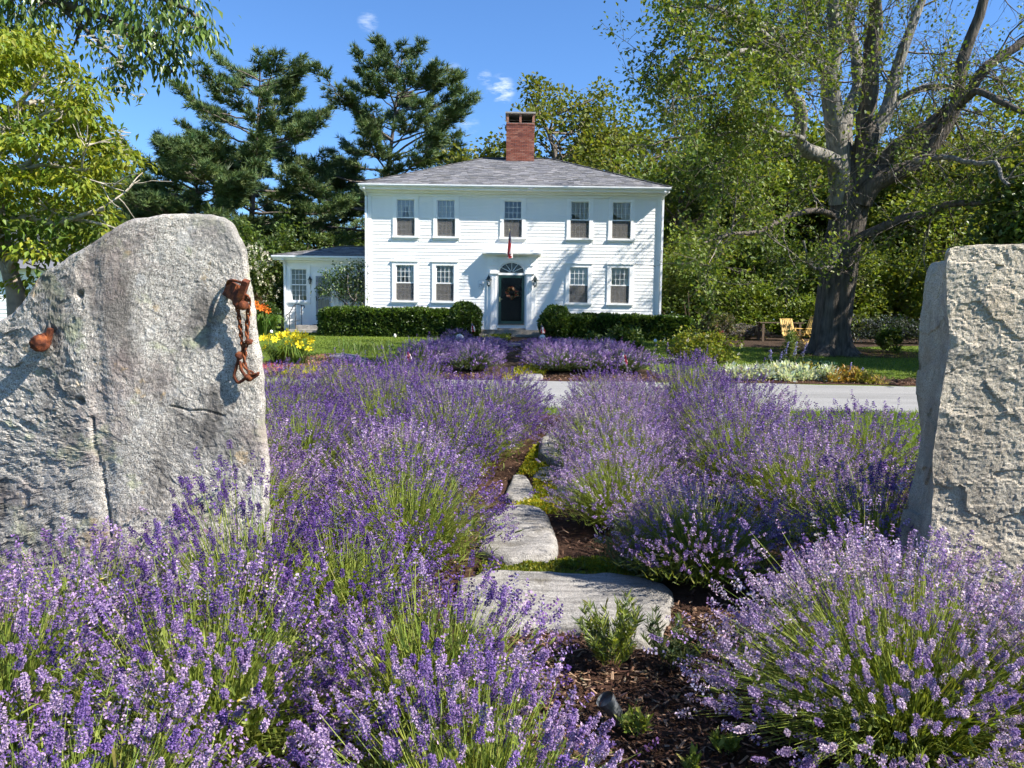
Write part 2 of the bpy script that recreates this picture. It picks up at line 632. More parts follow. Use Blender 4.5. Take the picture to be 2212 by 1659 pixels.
def m_granite(name, base, dark, light, lichen=True, speck=1.0, streak=0):
    m, N, L, o = mat_new(name)
    tc = N.new('ShaderNodeTexCoord'); vec = tc.outputs['Object']
    big = n_noise(N, L, 1.6, 5, .6, vec=vec)
    c = n_ramp(N, L, big, [(.3, tuple(b * .72 for b in base)), (.5, base), (.72, tuple(min(1, b * 1.28) for b in base))])
    sp = n_noise(N, L, 150, 3, .7, vec=vec)
    c = n_mix(N, L, n_ramp(N, L, sp, [(.50, (0, 0, 0)), (.58, (.95 * speck,) * 3)]), c, dark)
    sp2 = n_noise(N, L, 115, 3, .7, vec=vec, stretch=(1.1, 1.2, .9))
    c = n_mix(N, L, n_ramp(N, L, sp2, [(.51, (0, 0, 0)), (.59, (.9 * speck,) * 3)]), c, light)
    if streak:
        st = n_noise(N, L, 1.0, 7, .7, vec=vec, stretch=(2.2, 17, 17))
        c = n_mix(N, L, 1.0, c, n_ramp(N, L, st, [(.32, (1 - streak,) * 3), (.5, (1, 1, 1)), (.68, (1 + streak * .5,) * 3)]), 'MULTIPLY')
        pt = n_noise(N, L, 3.2, 5, .6, vec=vec)
        c = n_mix(N, L, n_ramp(N, L, pt, [(.56, (0, 0, 0)), (.68, (.6,) * 3)]), c, (.10, .085, .06))
    if not lichen and not streak:
        for sc_, loc_, col_, am_ in ((2.1, 3.0, (.15, .125, .095), .55), (4.5, 11.0, (.30, .21, .12), .35), (7.0, 19.0, (.12, .11, .10), .45)):
            mp = N.new('ShaderNodeMapping'); mp.inputs['Location'].default_value = (loc_, loc_ * .6, loc_ * 1.4); mp.inputs['Scale'].default_value = (1, 1, .55)
            L.new(vec, mp.inputs['Vector'])
            c = n_mix(N, L, n_ramp(N, L, n_noise(N, L, sc_, 6, .65, vec=mp.outputs['Vector']), [(.52, (0, 0, 0)), (.68, (am_,) * 3)]), c, col_)
    if lichen:
        # grey-green, pale and dark lichen colonies, dark water stains
        for sc, seedv, lo, hi, colr, amt in ((3.4, 3.1, .57, .62, (.38, .39, .24), .65), (4.2, 9.7, .575, .61, (.20, .19, .175), .7),
                                             (6.5, 17.3, .58, .62, (.44, .42, .39), .6), (2.3, 23.9, .49, .64, (.09, .08, .072), .8), (1.7, 41.3, .52, .66, (.26, .20, .18), .6), (5.5, 31, .63, .67, (.45, .30, .12), .4)):
            mp = N.new('ShaderNodeMapping'); mp.inputs['Location'].default_value = (seedv, seedv * .7, seedv * 1.3)
            if sc == 2.3: mp.inputs['Scale'].default_value = (1.6, 1, .8)
            L.new(vec, mp.inputs['Vector'])
            nz = n_noise(N, L, sc, 4, .62, vec=mp.outputs['Vector'])
            f = n_ramp(N, L, nz, [(lo, (0, 0, 0)), (hi, (amt,) * 3)])
            c = n_mix(N, L, f, c, colr)
    h1 = n_noise(N, L, 34, 6, .68, vec=vec)
    nm = n_bump(N, L, h1, .9, .018)
    p = n_princ(N, L, c, .9, nm, .15)
    L.new(p.outputs[0], o.inputs[0])
    return m


GRANITE_OLD = m_granite('granite_lichen', (.41, .375, .325), (.065, .055, .048), (.64, .60, .535), True, .8)
GRANITE_NEW = m_granite('granite_split', (.45, .39, .30), (.12, .105, .085), (.58, .52, .42), False, .65)
SLAB = m_granite('path_stone', (.27, .25, .225), (.09, .085, .075), (.42, .40, .365), False, .6, .55)
STEPM = m_granite('step_stone', (.26, .24, .20), (.08, .075, .065), (.38, .36, .32), False, .6)


def m_rust():
    m, N, L, o = mat_new('rusty_iron')
    a = n_noise(N, L, 28, 6, .65)
    c = n_ramp(N, L, a, [(.32, (.035, .014, .010)), (.5, (.13, .038, .018)), (.68, (.32, .10, .03))])
    nm = n_bump(N, L, n_noise(N, L, 120, 5, .7), .8, .004)
    p = n_princ(N, L, c, .85, nm, .25, .1)
    L.new(p.outputs[0], o.inputs[0])
    return m


RUST = m_rust()


def m_ground(name, stops, sc=1.0, fine=25, bump=.6, bd=.03, rough=.95, stretch=None, mul=(.6, 1.35)):
    m, N, L, o = mat_new(name)
    a = n_noise(N, L, sc, 6, .6, stretch=stretch)
    c = n_ramp(N, L, a, stops)
    b = n_noise(N, L, fine, 5, .7)
    f = n_ramp(N, L, b, [(.3, (mul[0],) * 3), (.7, (mul[1],) * 3)])
    c = n_mix(N, L, 1.0, c, f, 'MULTIPLY')
    nm = n_bump(N, L, b, bump, bd)
    p = n_princ(N, L, c, rough, nm, .15)
    L.new(p.outputs[0], o.inputs[0])
    return m


LAWN = m_ground('lawn', [(.3, (.08, .12, .016)), (.5, (.11, .16, .02)), (.7, (.15, .19, .03))], .7, 40, .8, .04)
MULCHM = m_ground('mulch_bed', [(.3, (.035, .018, .011)), (.5, (.065, .034, .021)), (.7, (.10, .055, .034))], 3, 60, .9, .03)
ASPHALT = m_ground('asphalt', [(.28, (.17, .166, .16)), (.45, (.245, .24, .232)), (.6, (.27, .265, .255)), (.75, (.32, .312, .30))], .5, 130, .5, .012, .95, stretch=(.25, 2.2, 1), mul=(.7, 1.25))
SOIL = m_ground('soil', [(.3, (.03, .02, .013)), (.7, (.07, .045, .03))], 4, 50, .8, .03)

# ================================================================== THE SETTING
def sheet(name, xs, ys, mat, dz=0.0, edge=None, label=None, noise=0.0):
    """ground sheet that follows the terrain; edge(x, y) may shift rows"""
    X, Y = np.meshgrid(xs, ys, indexing='ij')
    if edge is not None:
        X, Y = edge(X, Y)
    Z = g(Y) + dz
    if noise:
        Z = Z + noise * fbm(np.stack([X * .8, Y * .8, X * 0], -1), 5, 3)
    n, m = X.shape
    i, j = np.meshgrid(np.arange(n - 1), np.arange(m - 1), indexing='ij')
    f = np.stack([i * m + j, (i + 1) * m + j, (i + 1) * m + j + 1, i * m + j + 1], -1).reshape(-1, 4)
    mb = MB(); mb.add(np.stack([X, Y, Z], -1).reshape(-1, 3), f)
    o = mb.build(name, mat, smooth=True)
    return tag(o, label, None, None, 'structure')


xs = np.concatenate([[-900, -300, -120, -70], np.linspace(-45, 45, 61), [70, 120, 300, 900]])
ys = np.concatenate([[-600, -100, -20], np.linspace(-5, 45, 101), [60, 90, 150, 400, 1200]])
sheet('lawn', xs, ys, LAWN, 0.0, label='green lawn and ground around the house')


def drive_edge(X, Y):
    w = fbm(np.stack([X * .35, Y * 0, X * 0], -1), 3, 3) * .12
    bend = np.where(X > 6, .0006 * (X - 6) ** 2, 0)
    return X, Y + w * 1.0 + bend


DR0, DR1 = 13.15, 17.55
sheet('driveway', np.linspace(-60, 60, 241), np.linspace(DR0, DR1, 9), ASPHALT, .008, drive_edge, 'pale grey asphalt driveway crossing in front of the house')


def bed_edge(X, Y):
    w = fbm(np.stack([X * .9, Y * .5, X * 0], -1), 8, 3) * .10
    return X + w, Y + w


sheet('lavender_bed', np.linspace(-6, 3.9, 70), np.linspace(.2, 12.4, 80), MULCHM, .006, bed_edge, 'brown bark mulch bed under the lavender')
sheet('mulch_strip', np.linspace(-9.5, 10.6, 120), np.linspace(17.62, 18.75, 8), MULCHM, .006, bed_edge, 'strip of red brown mulch along the far driveway edge')
sheet('garden_path_bed', np.linspace(-3.6, 4.4, 60), np.linspace(18.7, 29.9, 60), SOIL, .0105, lambda X, Y: (np.clip(X, -3.0 + .12 * (Y - 18), 3.9 - .2 * (Y - 18)), Y), 'soil bed under the lavender in the lawn')
tag(sheet('flower_bed', np.linspace(-9.5, -3.9, 40), np.linspace(18.3, 20.6, 14), SOIL, .0105, bed_edge), 'soil bed of the daylilies beside the driveway')
sheet('shade_bed', np.linspace(7, 26, 60), np.linspace(27.5, 34, 20), SOIL, .006, lambda X, Y: (X, Y + .8 * np.sin(X * .5)), 'bare soil under the trees behind the lawn')


# ------------------------------------------------------------------ standing stones
def left_stone():
    YS = 4.0
    out = [(-330, 1420), (-340, 1150), (-300, 950), (-210, 820), (-110, 745), (0, 693), (42, 672), (68, 640), (96, 592), (122, 570), (152, 553), (190, 527), (235, 499), (262, 490), (291, 474), (318, 470), (340, 464), (370, 461), (402, 463),
           (450, 467), (488, 474), (508, 484), (518, 500), (528, 527), (536, 565), (543, 602), (548, 650), (557, 710), (566, 780), (570, 830), (574, 880), (573, 930), (579, 975), (582, 1010), (583, 1090), (590, 1200), (598, 1420)]
    pts = []
    for u, v in out:
        yr = YS + .05
        for _ in range(3):
            q = P(u, v, yr); xr = -2.17 + .035 * (1.3 - q.z)
            yr = YS + .045 + (.10 * (q.x - xr) if q.x > xr else .16 * (xr - q.x))
        pts.append((q.x, q.z))
    pts = np.array(pts)
    n = 560
    seg = np.concatenate([[0], np.cumsum(np.linalg.norm(np.diff(np.vstack([pts, pts[:1]]), axis=0), axis=1))])
    s = np.linspace(0, seg[-1], n, endpoint=False)
    ring = np.vstack([pts, pts[:1]])
    O = np.stack([np.interp(s, seg, ring[:, 0]), np.interp(s, seg, ring[:, 1])], -1)
    O = (np.roll(O, 2, 0) + np.roll(O, 1, 0) + O + np.roll(O, -1, 0) + np.roll(O, -2, 0)) / 5
    nz = fbm(np.stack([O[:, 0] * 7, O[:, 1] * 7, O[:, 0] * 0], -1), 4, 4) * .012
    c = np.array([-1.95, .85])
    O = c + (O - c) * (1 + nz[:, None])
    rows = 110
    t = np.concatenate([np.linspace(0, .12, 22, endpoint=False), np.linspace(.12, .985, rows - 22)])
    XZ = c + (O[None] - c) * (1 - t)[:, None, None]
    dist = np.linalg.norm(XZ - O[None], axis=-1)

    def front(X, Z, d):
        xr = -2.17 + .10 * (1.3 - Z) * .35
        a = np.clip((X - xr + .05 * fbm(np.stack([X * 5, Z * 5, X * 0], -1), 90, 3)) / .16, -1, 1) * .5 + .5
        y = YS + np.where(X > xr, .10 * (X - xr), .16 * (xr - X))
        y = y + .02 * np.exp(-((X - xr) / .05) ** 2)
        p = np.stack([X, Z, X * 0 + 2], -1)
        wq = p + .02 * np.stack([fbm(p * 14, 50, 2), fbm(p * 14, 51, 2), X * 0], -1)
        rough = (facets(wq * np.array([9, 15, 9]), 21) * .009 + facets(wq * np.array([26, 40, 26]), 25) * .0048) * (1 - a) + (facets(wq * 30, 33) * .0022 + fbm(p * 45, 36, 2, .7) * .0016) * (.25 + a)
        rough = rough + fbm(p * 2.2, 41, 3) * .012
        q = np.clip(1 - d / .035, 0, 1)
        y = y + .04 * (1 - np.sqrt(np.maximum(0, 1 - q * q)))
        # a worn hole and a crack line
        y = y + rough
        for hx, hz, r, dep in ((P(168, 868, 4)[0], P(168, 868, 4)[2], .018, .05),):
            y = y + dep * np.exp(-(((X - hx) ** 2 + (Z - hz) ** 2) / r ** 2))
        cr = [P(360, 1192 / 1659 * 1020 + 580 - 310, 4)]
        return y
    crack = np.array([[P(u, v, 4).x, P(u, v, 4).z] for u, v in ((362, 879), (385, 884), (400, 890), (428, 888), (448, 893), (475, 902))])
    fault = np.array([[P(u, v, 4).x, P(u, v, 4).z] for u, v in ((196, 905), (200, 960), (218, 1040), (228, 1100), (234, 1160))])
    hole = P(167, 868, 4)
    hole = P(170, 640 + 0, 4)
    X, Z = XZ[..., 0], XZ[..., 1]
    Yf = front(X, Z, dist)

    def groove(line, w, dep):
        best = np.full(X.shape, 9.0)
        for a, b in zip(line[:-1], line[1:]):
            ab = b - a
            tt = np.clip(((X - a[0]) * ab[0] + (Z - a[1]) * ab[1]) / (ab @ ab), 0, 1)
            best = np.minimum(best, np.hypot(X - a[0] - tt * ab[0], Z - a[1] - tt * ab[1]))
        return dep * np.exp(-(best / w) ** 2)
    wob = 1 + .5 * fbm(np.stack([X * 30, Z * 30, X * 0], -1), 77, 2)
    Yf = Yf + groove(crack, .0045, .014) * wob + groove(fault, .009, .018) * wob
    h = P(165, 632, 4)
    Yf = Yf + .05 * np.exp(-(((X - P(168, 865 * .737, 4).x) ** 2 + (Z - P(168, 865 * .737, 4).z) ** 2) / .017 ** 2))
    V = np.stack([X, Yf, Z], -1).reshape(-1, 3)
    mb = MB()
    i, j = np.meshgrid(np.arange(rows - 1), np.arange(n), indexing='ij')
    j2 = (j + 1) % n
    f = np.stack([i * n + j, i * n + j2, (i + 1) * n + j2, (i + 1) * n + j], -1).reshape(-1, 4)[:, ::-1]
    off = len(V)
    # thickness and back
    ks = np.linspace(0, 1, 14)[1:]
    sides = []
    for k in ks:
        bulge = .03 * math.sin(k * math.pi)
        ox = O[:, 0] + fbm(np.stack([O[:, 0] * 6, O[:, 1] * 6, O[:, 0] * 0 + k * 3], -1), 9, 3) * .012
        tap = np.clip((O[:, 0] + 1.75) / .35, 0, 1); tap = .15 * k * tap * tap * (3 - 2 * tap)
        sides.append(np.stack([c[0] + (ox - c[0]) * (1 - .05 * k ** 4) - tap, Yf[0] + .40 * k, c[1] + (O[:, 1] - c[1]) * (1 + bulge * .2 - .05 * k ** 4)], -1))
    S = np.concatenate(sides)
    V2 = np.concatenate([V, S, [[c[0], YS + .55, c[1]]]])
    fl = [f]
    prev = np.arange(n)
    for k in range(len(ks)):
        cur = off + k * n + np.arange(n)
        fl.append(np.stack([prev, cur, np.roll(cur, -1), np.roll(prev, -1)], -1)[:, ::-1])
        prev = cur
    mb.add(V2, np.concatenate(fl), (1, 1, 1))
    last = off + len(S)
    mb.F[3].append(np.stack([prev, np.full(n, last), np.roll(prev, -1)], -1)[:, ::-1])
    inner = (rows - 1) * n + np.arange(n)
    mb.V.append(V[inner].mean(0, keepdims=True).astype(np.float32)); mb.C.append(np.ones((1, 3), np.float32))
    mb.F[3].append(np.stack([inner, np.roll(inner, -1), np.full(n, mb.n)], -1)[:, ::-1]); mb.n += 1
    o = mb.build('standing_stone', GRANITE_OLD, smooth=False, loc=(0, 0, 0))
    # close the small centre
    return tag(o, 'tall lichen covered granite slab with sloping shoulder, chain hanging on its face', 'standing stone', 'granite gate stones')


left_stone()


def right_stone():
    # plan loop: front from right to left, round the corner, inner side, back
    def edge_near(z):   # front left corner
        zz = [0, .30, .62, .95, 1.2, 1.45, 1.7, 1.93]
        xx = [2.02, 2.02, 2.025, 2.01, 2.035, 2.06, 2.03, 2.02]
        return np.interp(z, zz, xx)

    def edge_far(z):    # back left corner
        zz = [0, .3, .55, .8, 1.0, 1.2, 1.45, 1.7, 1.93]
        xx = [2.03, 2.03, 2.05, 2.11, 2.125, 2.09, 2.085, 2.10, 2.11]
        return np.interp(z, zz, xx)
    nz = 260
    zs = np.linspace(-.1, 1.90, nz)
    a = np.linspace(0, 1, 190)
    rows = []
    for z in zs:
        xn, xf = edge_near(z), edge_far(z)
        fx = 3.55 + (xn - 3.55) * a
        fy = 3.50 + .13 * a ** 1.0
        s = np.linspace(0, 1, 46)[1:]
        sx = xn + (xf - xn) * s + .018 * np.sin(s * 3.1)
        sy = 3.63 + .33 * s
        bk = np.linspace(0, 1, 40)[1:]
        bx = xf + (3.7 - xf) * bk; by = 3.96 + .06 * bk
        ex = np.linspace(0, 1, 16)[1:-1]
        rows.append(np.stack([np.concatenate([fx, sx, bx, 3.7 + (3.55 - 3.7) * ex]), np.concatenate([fy, sy, by, 4.02 + (3.5 - 4.02) * ex]), np.full(190 + 45 + 39 + 14, z)], -1))
    A = np.array(rows)                       # nz, m, 3
    m = A.shape[1]
    top = np.interp(A[..., 0], [2.0, 2.025, 2.05, 2.3, 2.6, 3.6], [1.87, 1.90, 1.91, 1.915, 1.93, 1.94])
    back = np.clip((A[..., 1] - 3.66) / .1, 0, 1)
    top = top - .055 * back
    A[..., 2] = A[..., 2] / 1.90 * top
    # rounding towards the top
    cx, cy = 2.8, 3.78
    k = np.clip((zs - 1.80) / .10, 0, 1)
    sh = 1 - .025 * (1 - np.sqrt(1 - np.minimum(k, .999) ** 2))
    A[..., 0] = cx + (A[..., 0] - cx) * sh[:, None]
    A[..., 1] = cy + (A[..., 1] - cy) * sh[:, None]
    tx = np.gradient(A, axis=1)
    nrm = norm(np.cross(tx, np.broadcast_to([0, 0, 1.], A.shape)))
    ctr = np.array([cx, cy, 0]); sgn = np.sign(np.sum(nrm * (A - ctr), -1, keepdims=True)); nrm = nrm * np.where(sgn == 0, 1, sgn)
    isfront = np.zeros(m); isfront[:190] = 1; isfront = np.convolve(np.pad(isfront, 4, 'edge'), np.ones(9) / 9, 'valid')
    p = A.copy()
    wp = p + .02 * np.stack([fbm(p * 11, 60, 2), fbm(p * 11, 61, 2), fbm(p * 11, 62, 2)], -1)
    d = (facets(wp * np.array([4, 4, 6]), 3) * .016 + facets(wp * np.array([13, 13, 18]), 11) * .0045 * (.4 + .9 * np.clip(fbm(p * 5, 44, 2) + .5, 0, 1.2)) + facets(wp * np.array([38, 38, 50]), 13) * .0036 + fbm(p * 60, 23, 2) * .0015) * isfront[None] + (facets(wp * np.array([4, 4, 6]), 5) * .014 + fbm(p * 9, 7, 4) * .006) * (1 - isfront[None])
    rid = np.abs(fbm(wp * np.array([11, 11, 17]), 71, 3, .6)) * .010
    d = d - rid * .35 * isfront[None]
    A = A + nrm * d[..., None]
    A[..., 2] += .006 * fbm(p * 10, 88, 3) * (zs > 1.7)[:, None]
    V = A.reshape(-1, 3)
    i, j = np.meshgrid(np.arange(nz - 1), np.arange(m), indexing='ij'); j2 = (j + 1) % m
    f = np.stack([i * m + j, i * m + j2, (i + 1) * m + j2, (i + 1) * m + j], -1).reshape(-1, 4)[:, ::-1]
    # top cap rings
    caps = []
    lastring = A[-1]
    c = lastring.mean(0)
    for q in np.linspace(0, 1, 14)[1:]:
        r = lastring + (c - lastring) * q
        r[:, 2] = r[:, 2] + .010 * min(1, q * 6) + .008 * fbm(r * 9, 15, 3)
        caps.append(r)
    V2 = np.concatenate([V] + caps)
    fl = [f]
    prev = (nz - 1) * m + np.arange(m)
    for q in range(len(caps)):
        cur = nz * m + q * m + np.arange(m)
        fl.append(np.stack([prev, np.roll(prev, -1), np.roll(cur, -1), cur], -1)[:, ::-1]); prev = cur
    mb = MB(); mb.add(V2, np.concatenate(fl))
    o = mb.build('standing_stone', GRANITE_NEW, smooth=False, loc=(0, 0, 0))
    tag(o, 'squared rough split granite block with pale front and shaded inner side', 'standing stone', 'granite gate stones')


right_stone()


# ------------------------------------------------------------------ house
def wall_with_openings(name, mat, parent, x0, x1, z0, z1, y0, y1, holes):
    xb = sorted({x0, x1, *[h[0] for h in holes], *[h[1] for h in holes]})
    zb = sorted({z0, z1, *[h[2] for h in holes], *[h[3] for h in holes]})
    mb = MB()
    for a, b in zip(xb[:-1], xb[1:]):
        run = None
        for c, d in zip(zb[:-1], zb[1:]):
            mx, mz = (a + b) / 2, (c + d) / 2
            hit = any(h[0] < mx < h[1] and h[2] < mz < h[3] for h in holes)
            if hit:
                if run: box(mb, a, b, y0, y1, run[0], run[1]); run = None
            else:
                run = (c, d) if run is None else (run[0], d)
        if run: box(mb, a, b, y0, y1, run[0], run[1])
    return mb.build(name, mat, parent)


def clapboards(parent, mat, x0, x1, z0, z1, Y, step, skip):
    me_mb = MB()
    # wedge, 1 m long, thick at its lower edge
    v = [(x, y, z) for x in (0, 1) for (y, z) in ((0, 0), (-.016, 0), (-.004, step + .012), (0, step + .012))]
    me_mb.add(v, [[0, 1, 2, 3], [7, 6, 5, 4], [0, 4, 5, 1], [1, 5, 6, 2], [2, 6, 7, 3], [3, 7, 4, 0]])
    me = me_mb.mesh('clapboard'); me.materials.append(mat)
    k = 0
    z = z0
    while z < z1 - .03:
        segs = [(x0, x1)]
        for (a, b, c, d) in skip:
            if c < z + step * .6 and d > z + step * .4:
                ns = []
                for s, e in segs:
                    if b <= s or a >= e: ns.append((s, e)); continue
                    if a - s > .03: ns.append((s, a))
                    if e - b > .03: ns.append((b, e))
                segs = ns
        for s, e in segs:
            inst('clapboard', me, parent, (s, Y - .0005 * (k % 5), z), (e - s, 1, 1)); k += 1
        z += step


def pane_mesh(w, h, key={}):
    kk = (round(w, 3), round(h, 3))
    if kk not in key:
        mb = MB(); box(mb, -w / 2, w / 2, -.002, .002, -h / 2, h / 2)
        me = mb.mesh('pane'); me.materials.append(GLASS); key[kk] = me
    return key[kk]


def curtain_part(parent, pts_fn, nx, nz):
    pass


def sash_window(parent, xc, w, z0, z1, Y, cols, rows, curtain=None, head=False, screen=True, label=None):
    """double hung window; glass opening xc +- w/2, z0..z1, wall face at Y"""
    h = z1 - z0
    cas = .13
    mb = MB()
    L, R = xc - w / 2, xc + w / 2
    box(mb, L - cas - .02, L - .002, Y - .045, Y + .05, z0 - .02, z1 + cas)        # side casings
    box(mb, R + .002, R + cas + .02, Y - .045, Y + .05, z0 - .02, z1 + cas)
    box(mb, L - .002, R + .002, Y - .044, Y + .05, z1 + .002, z1 + cas - .003)
    box(mb, L - cas - .05, R + cas + .05, Y - .075, Y - .0, z1 + cas, z1 + cas + .045)  # drip cap
    win = mb.build('window', TRIM, parent)
    if label: win['label'] = label
    mb = MB(); box(mb, L - cas - .045, R + cas + .045, Y - .085, Y + .06, z0 - .085, z0 - .022)
    box(mb, L - cas - .01, R + cas + .01, Y - .04, Y + .01, z0 - .15, z0 - .086)
    mb.build('sill', TRIM, win)
    mid = (z0 + z1) / 2
    for k, (a, b, yy) in enumerate(((z0 - .02, mid + .02, Y + .035), (mid - .02, z1 + .01, Y + .005))):
        f = .035
        mb = MB()
        box(mb, L, L + f, yy, yy + .03, a, b); box(mb, R - f, R, yy, yy + .03, a, b)
        box(mb, L + f, R - f, yy + .001, yy + .029, a, a + .045); box(mb, L + f, R - f, yy + .001, yy + .029, b - .035, b)
        gw, gh = w - 2 * f, (b - .035) - (a + .045)
        for i in range(1, cols):
            x = L + f + gw * i / cols
            box(mb, x - .008, x + .008, yy + .004, yy + .026, a + .045, b - .035)
        for j in range(1, rows):
            z = a + .045 + gh * j / rows
            box(mb, L + f, R - f, yy + .005, yy + .025, z - .008, z + .008)
        mb.build('sash', TRIM, win)
        pm = pane_mesh(gw / cols - .004, gh / rows - .004)
        for i in range(cols):
            for j in range(rows):
                inst('pane', pm, win, (L + f + gw * (i + .5) / cols, yy + .015, a + .045 + gh * (j + .5) / rows), None, (random.gauss(0, .006), 0, random.gauss(0, .006)))
        if k == 0 and screen:
            mb = MB(); box(mb, L + .012, R - .012, Y + .004, Y + .006, z0, mid - .02)
            mb.build('insect_screen', SCREEN, win)
    if curtain:
        nx, nz = 40, 24
        mb = MB()
        U, T = np.meshgrid(np.linspace(0, 1, nx), np.linspace(0, 1, nz), indexing='ij')
        if curtain == 'full':
            X = L + U * w; Zz = z0 + .02 + T * (h - .03)
        elif curtain == 'upper':
            X = L + U * w; Zz = mid - .03 + T * (h / 2)
        else:  # tied back to one side or both
            X = L + U * w
            low = {'swag': mid - .05 + .48 * (U) ** 1.4 * h * .5, 'swag_r': mid - .05 + .48 * (1 - U) ** 1.4 * h * .5, 'tie': mid - .28 * h + h * .62 * np.exp(-((U - .5) / .22) ** 2)}[curtain]
            Zz = low + T * (z1 - .01 - low)
        Yy = Y + .088 + .012 * np.sin(U * 38 + T * 1.5)
        i, j = np.meshgrid(np.arange(nx - 1), np.arange(nz - 1), indexing='ij')
        f = np.stack([i * nz + j, (i + 1) * nz + j, (i + 1) * nz + j + 1, i * nz + j + 1], -1).reshape(-1, 4)
        mb.add(np.stack([X, Yy, Zz], -1).reshape(-1, 3), f, (.90, .90, .89))
        mb.build('curtain', CURTAIN, win, smooth=True)
    return win


def lantern(name, x, z, Y, label, s=1.0):
    t = thing(name, label, 'lantern', (x, Y, z))
    mb = MB(); box(mb, x - .05 * s, x + .05 * s, Y - .02, Y, z - .10 * s, z + .06 * s)
    tube(mb, smooth_path([(x, Y - .02, z + .02 * s), (x, Y - .10 * s, z + .05 * s), (x, Y - .14 * s, z + .02 * s)], 7), .010 * s, 6)
    mb.build('wall_bracket', LANTERN, t)
    yc = Y - .15 * s
    mb = MB(); lathe(mb, [(.001, .24 * s), (.008 * s, .23 * s), (.012 * s, .20 * s), (.028 * s, .185 * s), (.045 * s, .15 * s), (.075 * s, .11 * s), (.078 * s, .07 * s), (.125 * s, .045 * s), (.13 * s, .028 * s), (.085 * s, .02 * s)], (x, yc, z), 6)
    mb.build('cap', LANTERN, t)
    mb = MB(); lathe(mb, [(.078 * s, .022 * s), (.048 * s, -.17 * s)], (x, yc, z), 6); mb.build('glass', GLASS, t)
    mb = MB()
    for k in range(6):
        a = k * math.pi / 3
        tube(mb, [(x + .08 * s * math.cos(a), yc + .08 * s * math.sin(a), z + .025 * s), (x + .05 * s * math.cos(a), yc + .05 * s * math.sin(a), z - .175 * s)], .006 * s, 4)
    lathe(mb, [(.052 * s, -.165 * s), (.055 * s, -.185 * s), (.03 * s, -.2 * s), (.012 * s, -.215 * s), (.008 * s, -.235 * s), (.001, -.24 * s)], (x, yc, z), 6)
    mb.build('frame', LANTERN, t)
    mb = MB(); lathe(mb, [(.001, -.02 * s), (.014 * s, -.03 * s), (.014 * s, -.15 * s), (.001, -.155 * s)], (x, yc, z), 8, (.8, .78, .7)); mb.build('candle_tube', PLASTIC, t)
    return t


def hip_roof(parent, x0, x1, y0, y1, ze, rx0, rx1, ry, zr, course=.145, tabw=.30, seed=0, right_open=False):
    """deck plus shingle courses on the visible slopes"""
    A, B, Cc, D = (x0, y0, ze), (x1, y0, ze), (x1, y1, ze), (x0, y1, ze)
    E, F = (rx0, ry, zr), (rx1, ry, zr)
    mb = MB(); mb.addf([A, B, Cc, D, E, F], [[0, 1, 5, 4], [1, 2, 5], [2, 3, 4, 5], [3, 0, 4], [3, 2, 1, 0]], (.15, .15, .16))
    deck = mb.build('roof', SHINGLE, parent)
    r = np.random.default_rng(seed)
    mb = MB()
    pal = np.array([(.17, .168, .175), (.22, .215, .22), (.125, .125, .132), (.26, .25, .25), (.15, .145, .14), (.19, .187, .2)])

    def slope(p0, p1, q0, q1):
        p0, p1, q0, q1 = map(np.array, (p0, p1, q0, q1))
        up0 = (q0 + q1) / 2 - (p0 + p1) / 2
        nrm_ = np.cross(p1 - p0, q0 - p0 if np.linalg.norm(q0 - p0) > 0 else q1 - p0); nrm_ = nrm_ / np.linalg.norm(nrm_)
        if nrm_[2] < 0: nrm_ = -nrm_
        ed = (p1 - p0) / np.linalg.norm(p1 - p0)
        upd = np.cross(nrm_, ed); upd /= np.linalg.norm(upd)
        if upd[2] < 0: upd = -upd
        hgt = np.dot(q0 - p0, upd)
        nc = int(hgt / course)
        for k in range(nc):
            t0 = k * course; t1 = (k + 1) * course + .03
            f0, f1 = t0 / hgt, min(1, t1 / hgt)
            l0 = np.dot(q0 - p0, ed) * f0; r0 = np.dot(p1 - p0, ed) + (np.dot(q1 - p1, ed)) * f0
            s = l0 + r.uniform(-tabw, 0)
            while s < r0:
                wd = tabw * r.uniform(.7, 1.3); e = s + wd
                a, b = max(s, l0), min(e - .012, r0)
                if b - a > .03:
                    th = r.uniform(.006, .014); dz0 = r.uniform(0, .018)
                    l1 = np.dot(q0 - p0, ed) * f1; r1 = np.dot(p1 - p0, ed) + np.dot(q1 - p1, ed) * f1
                    a1, b1 = max(a, l1), min(b, r1)
                    if b1 < a1: a1 = b1 = (a1 + b1) / 2
                    base = p0 + upd * (t0 - dz0); tp = p0 + upd * min(t1, hgt)
                    v = [base + ed * a + nrm_ * .004, base + ed * b + nrm_ * .004, base + ed * a + nrm_ * (th + .008), base + ed * b + nrm_ * (th + .008), tp + ed * a1 + nrm_ * .005, tp + ed * b1 + nrm_ * .005]
                    mb.addf(v, [[0, 1, 3, 2], [2, 3, 5, 4]], pal[r.integers(len(pal))] * r.uniform(.85, 1.15))
                s = e
    slope(A, B, E, F)
    slope(D, A, E, E)
    if not right_open: slope(B, Cc, F, F)
    o = mb.build('shingles', SHINGLE, deck); o['kind'] = 'stuff'
    # hip caps
    mb = MB()
    for a, b in ((A, E), (B, F), (E, F)):
        a, b = np.array(a), np.array(b); n = max(2, int(np.linalg.norm(b - a) / .2))
        for k in range(n):
            p, q = a + (b - a) * k / n, a + (b - a) * (k + 1.15) / n
            bar(mb, p + (0, 0, .03), q + (0, 0, .022), .20, .014, pal[r.integers(len(pal))], side=np.cross(b - a, (0, 0, 1)))
    h = mb.build('ridge_shingles', SHINGLE, deck); h['kind'] = 'stuff'
    return deck


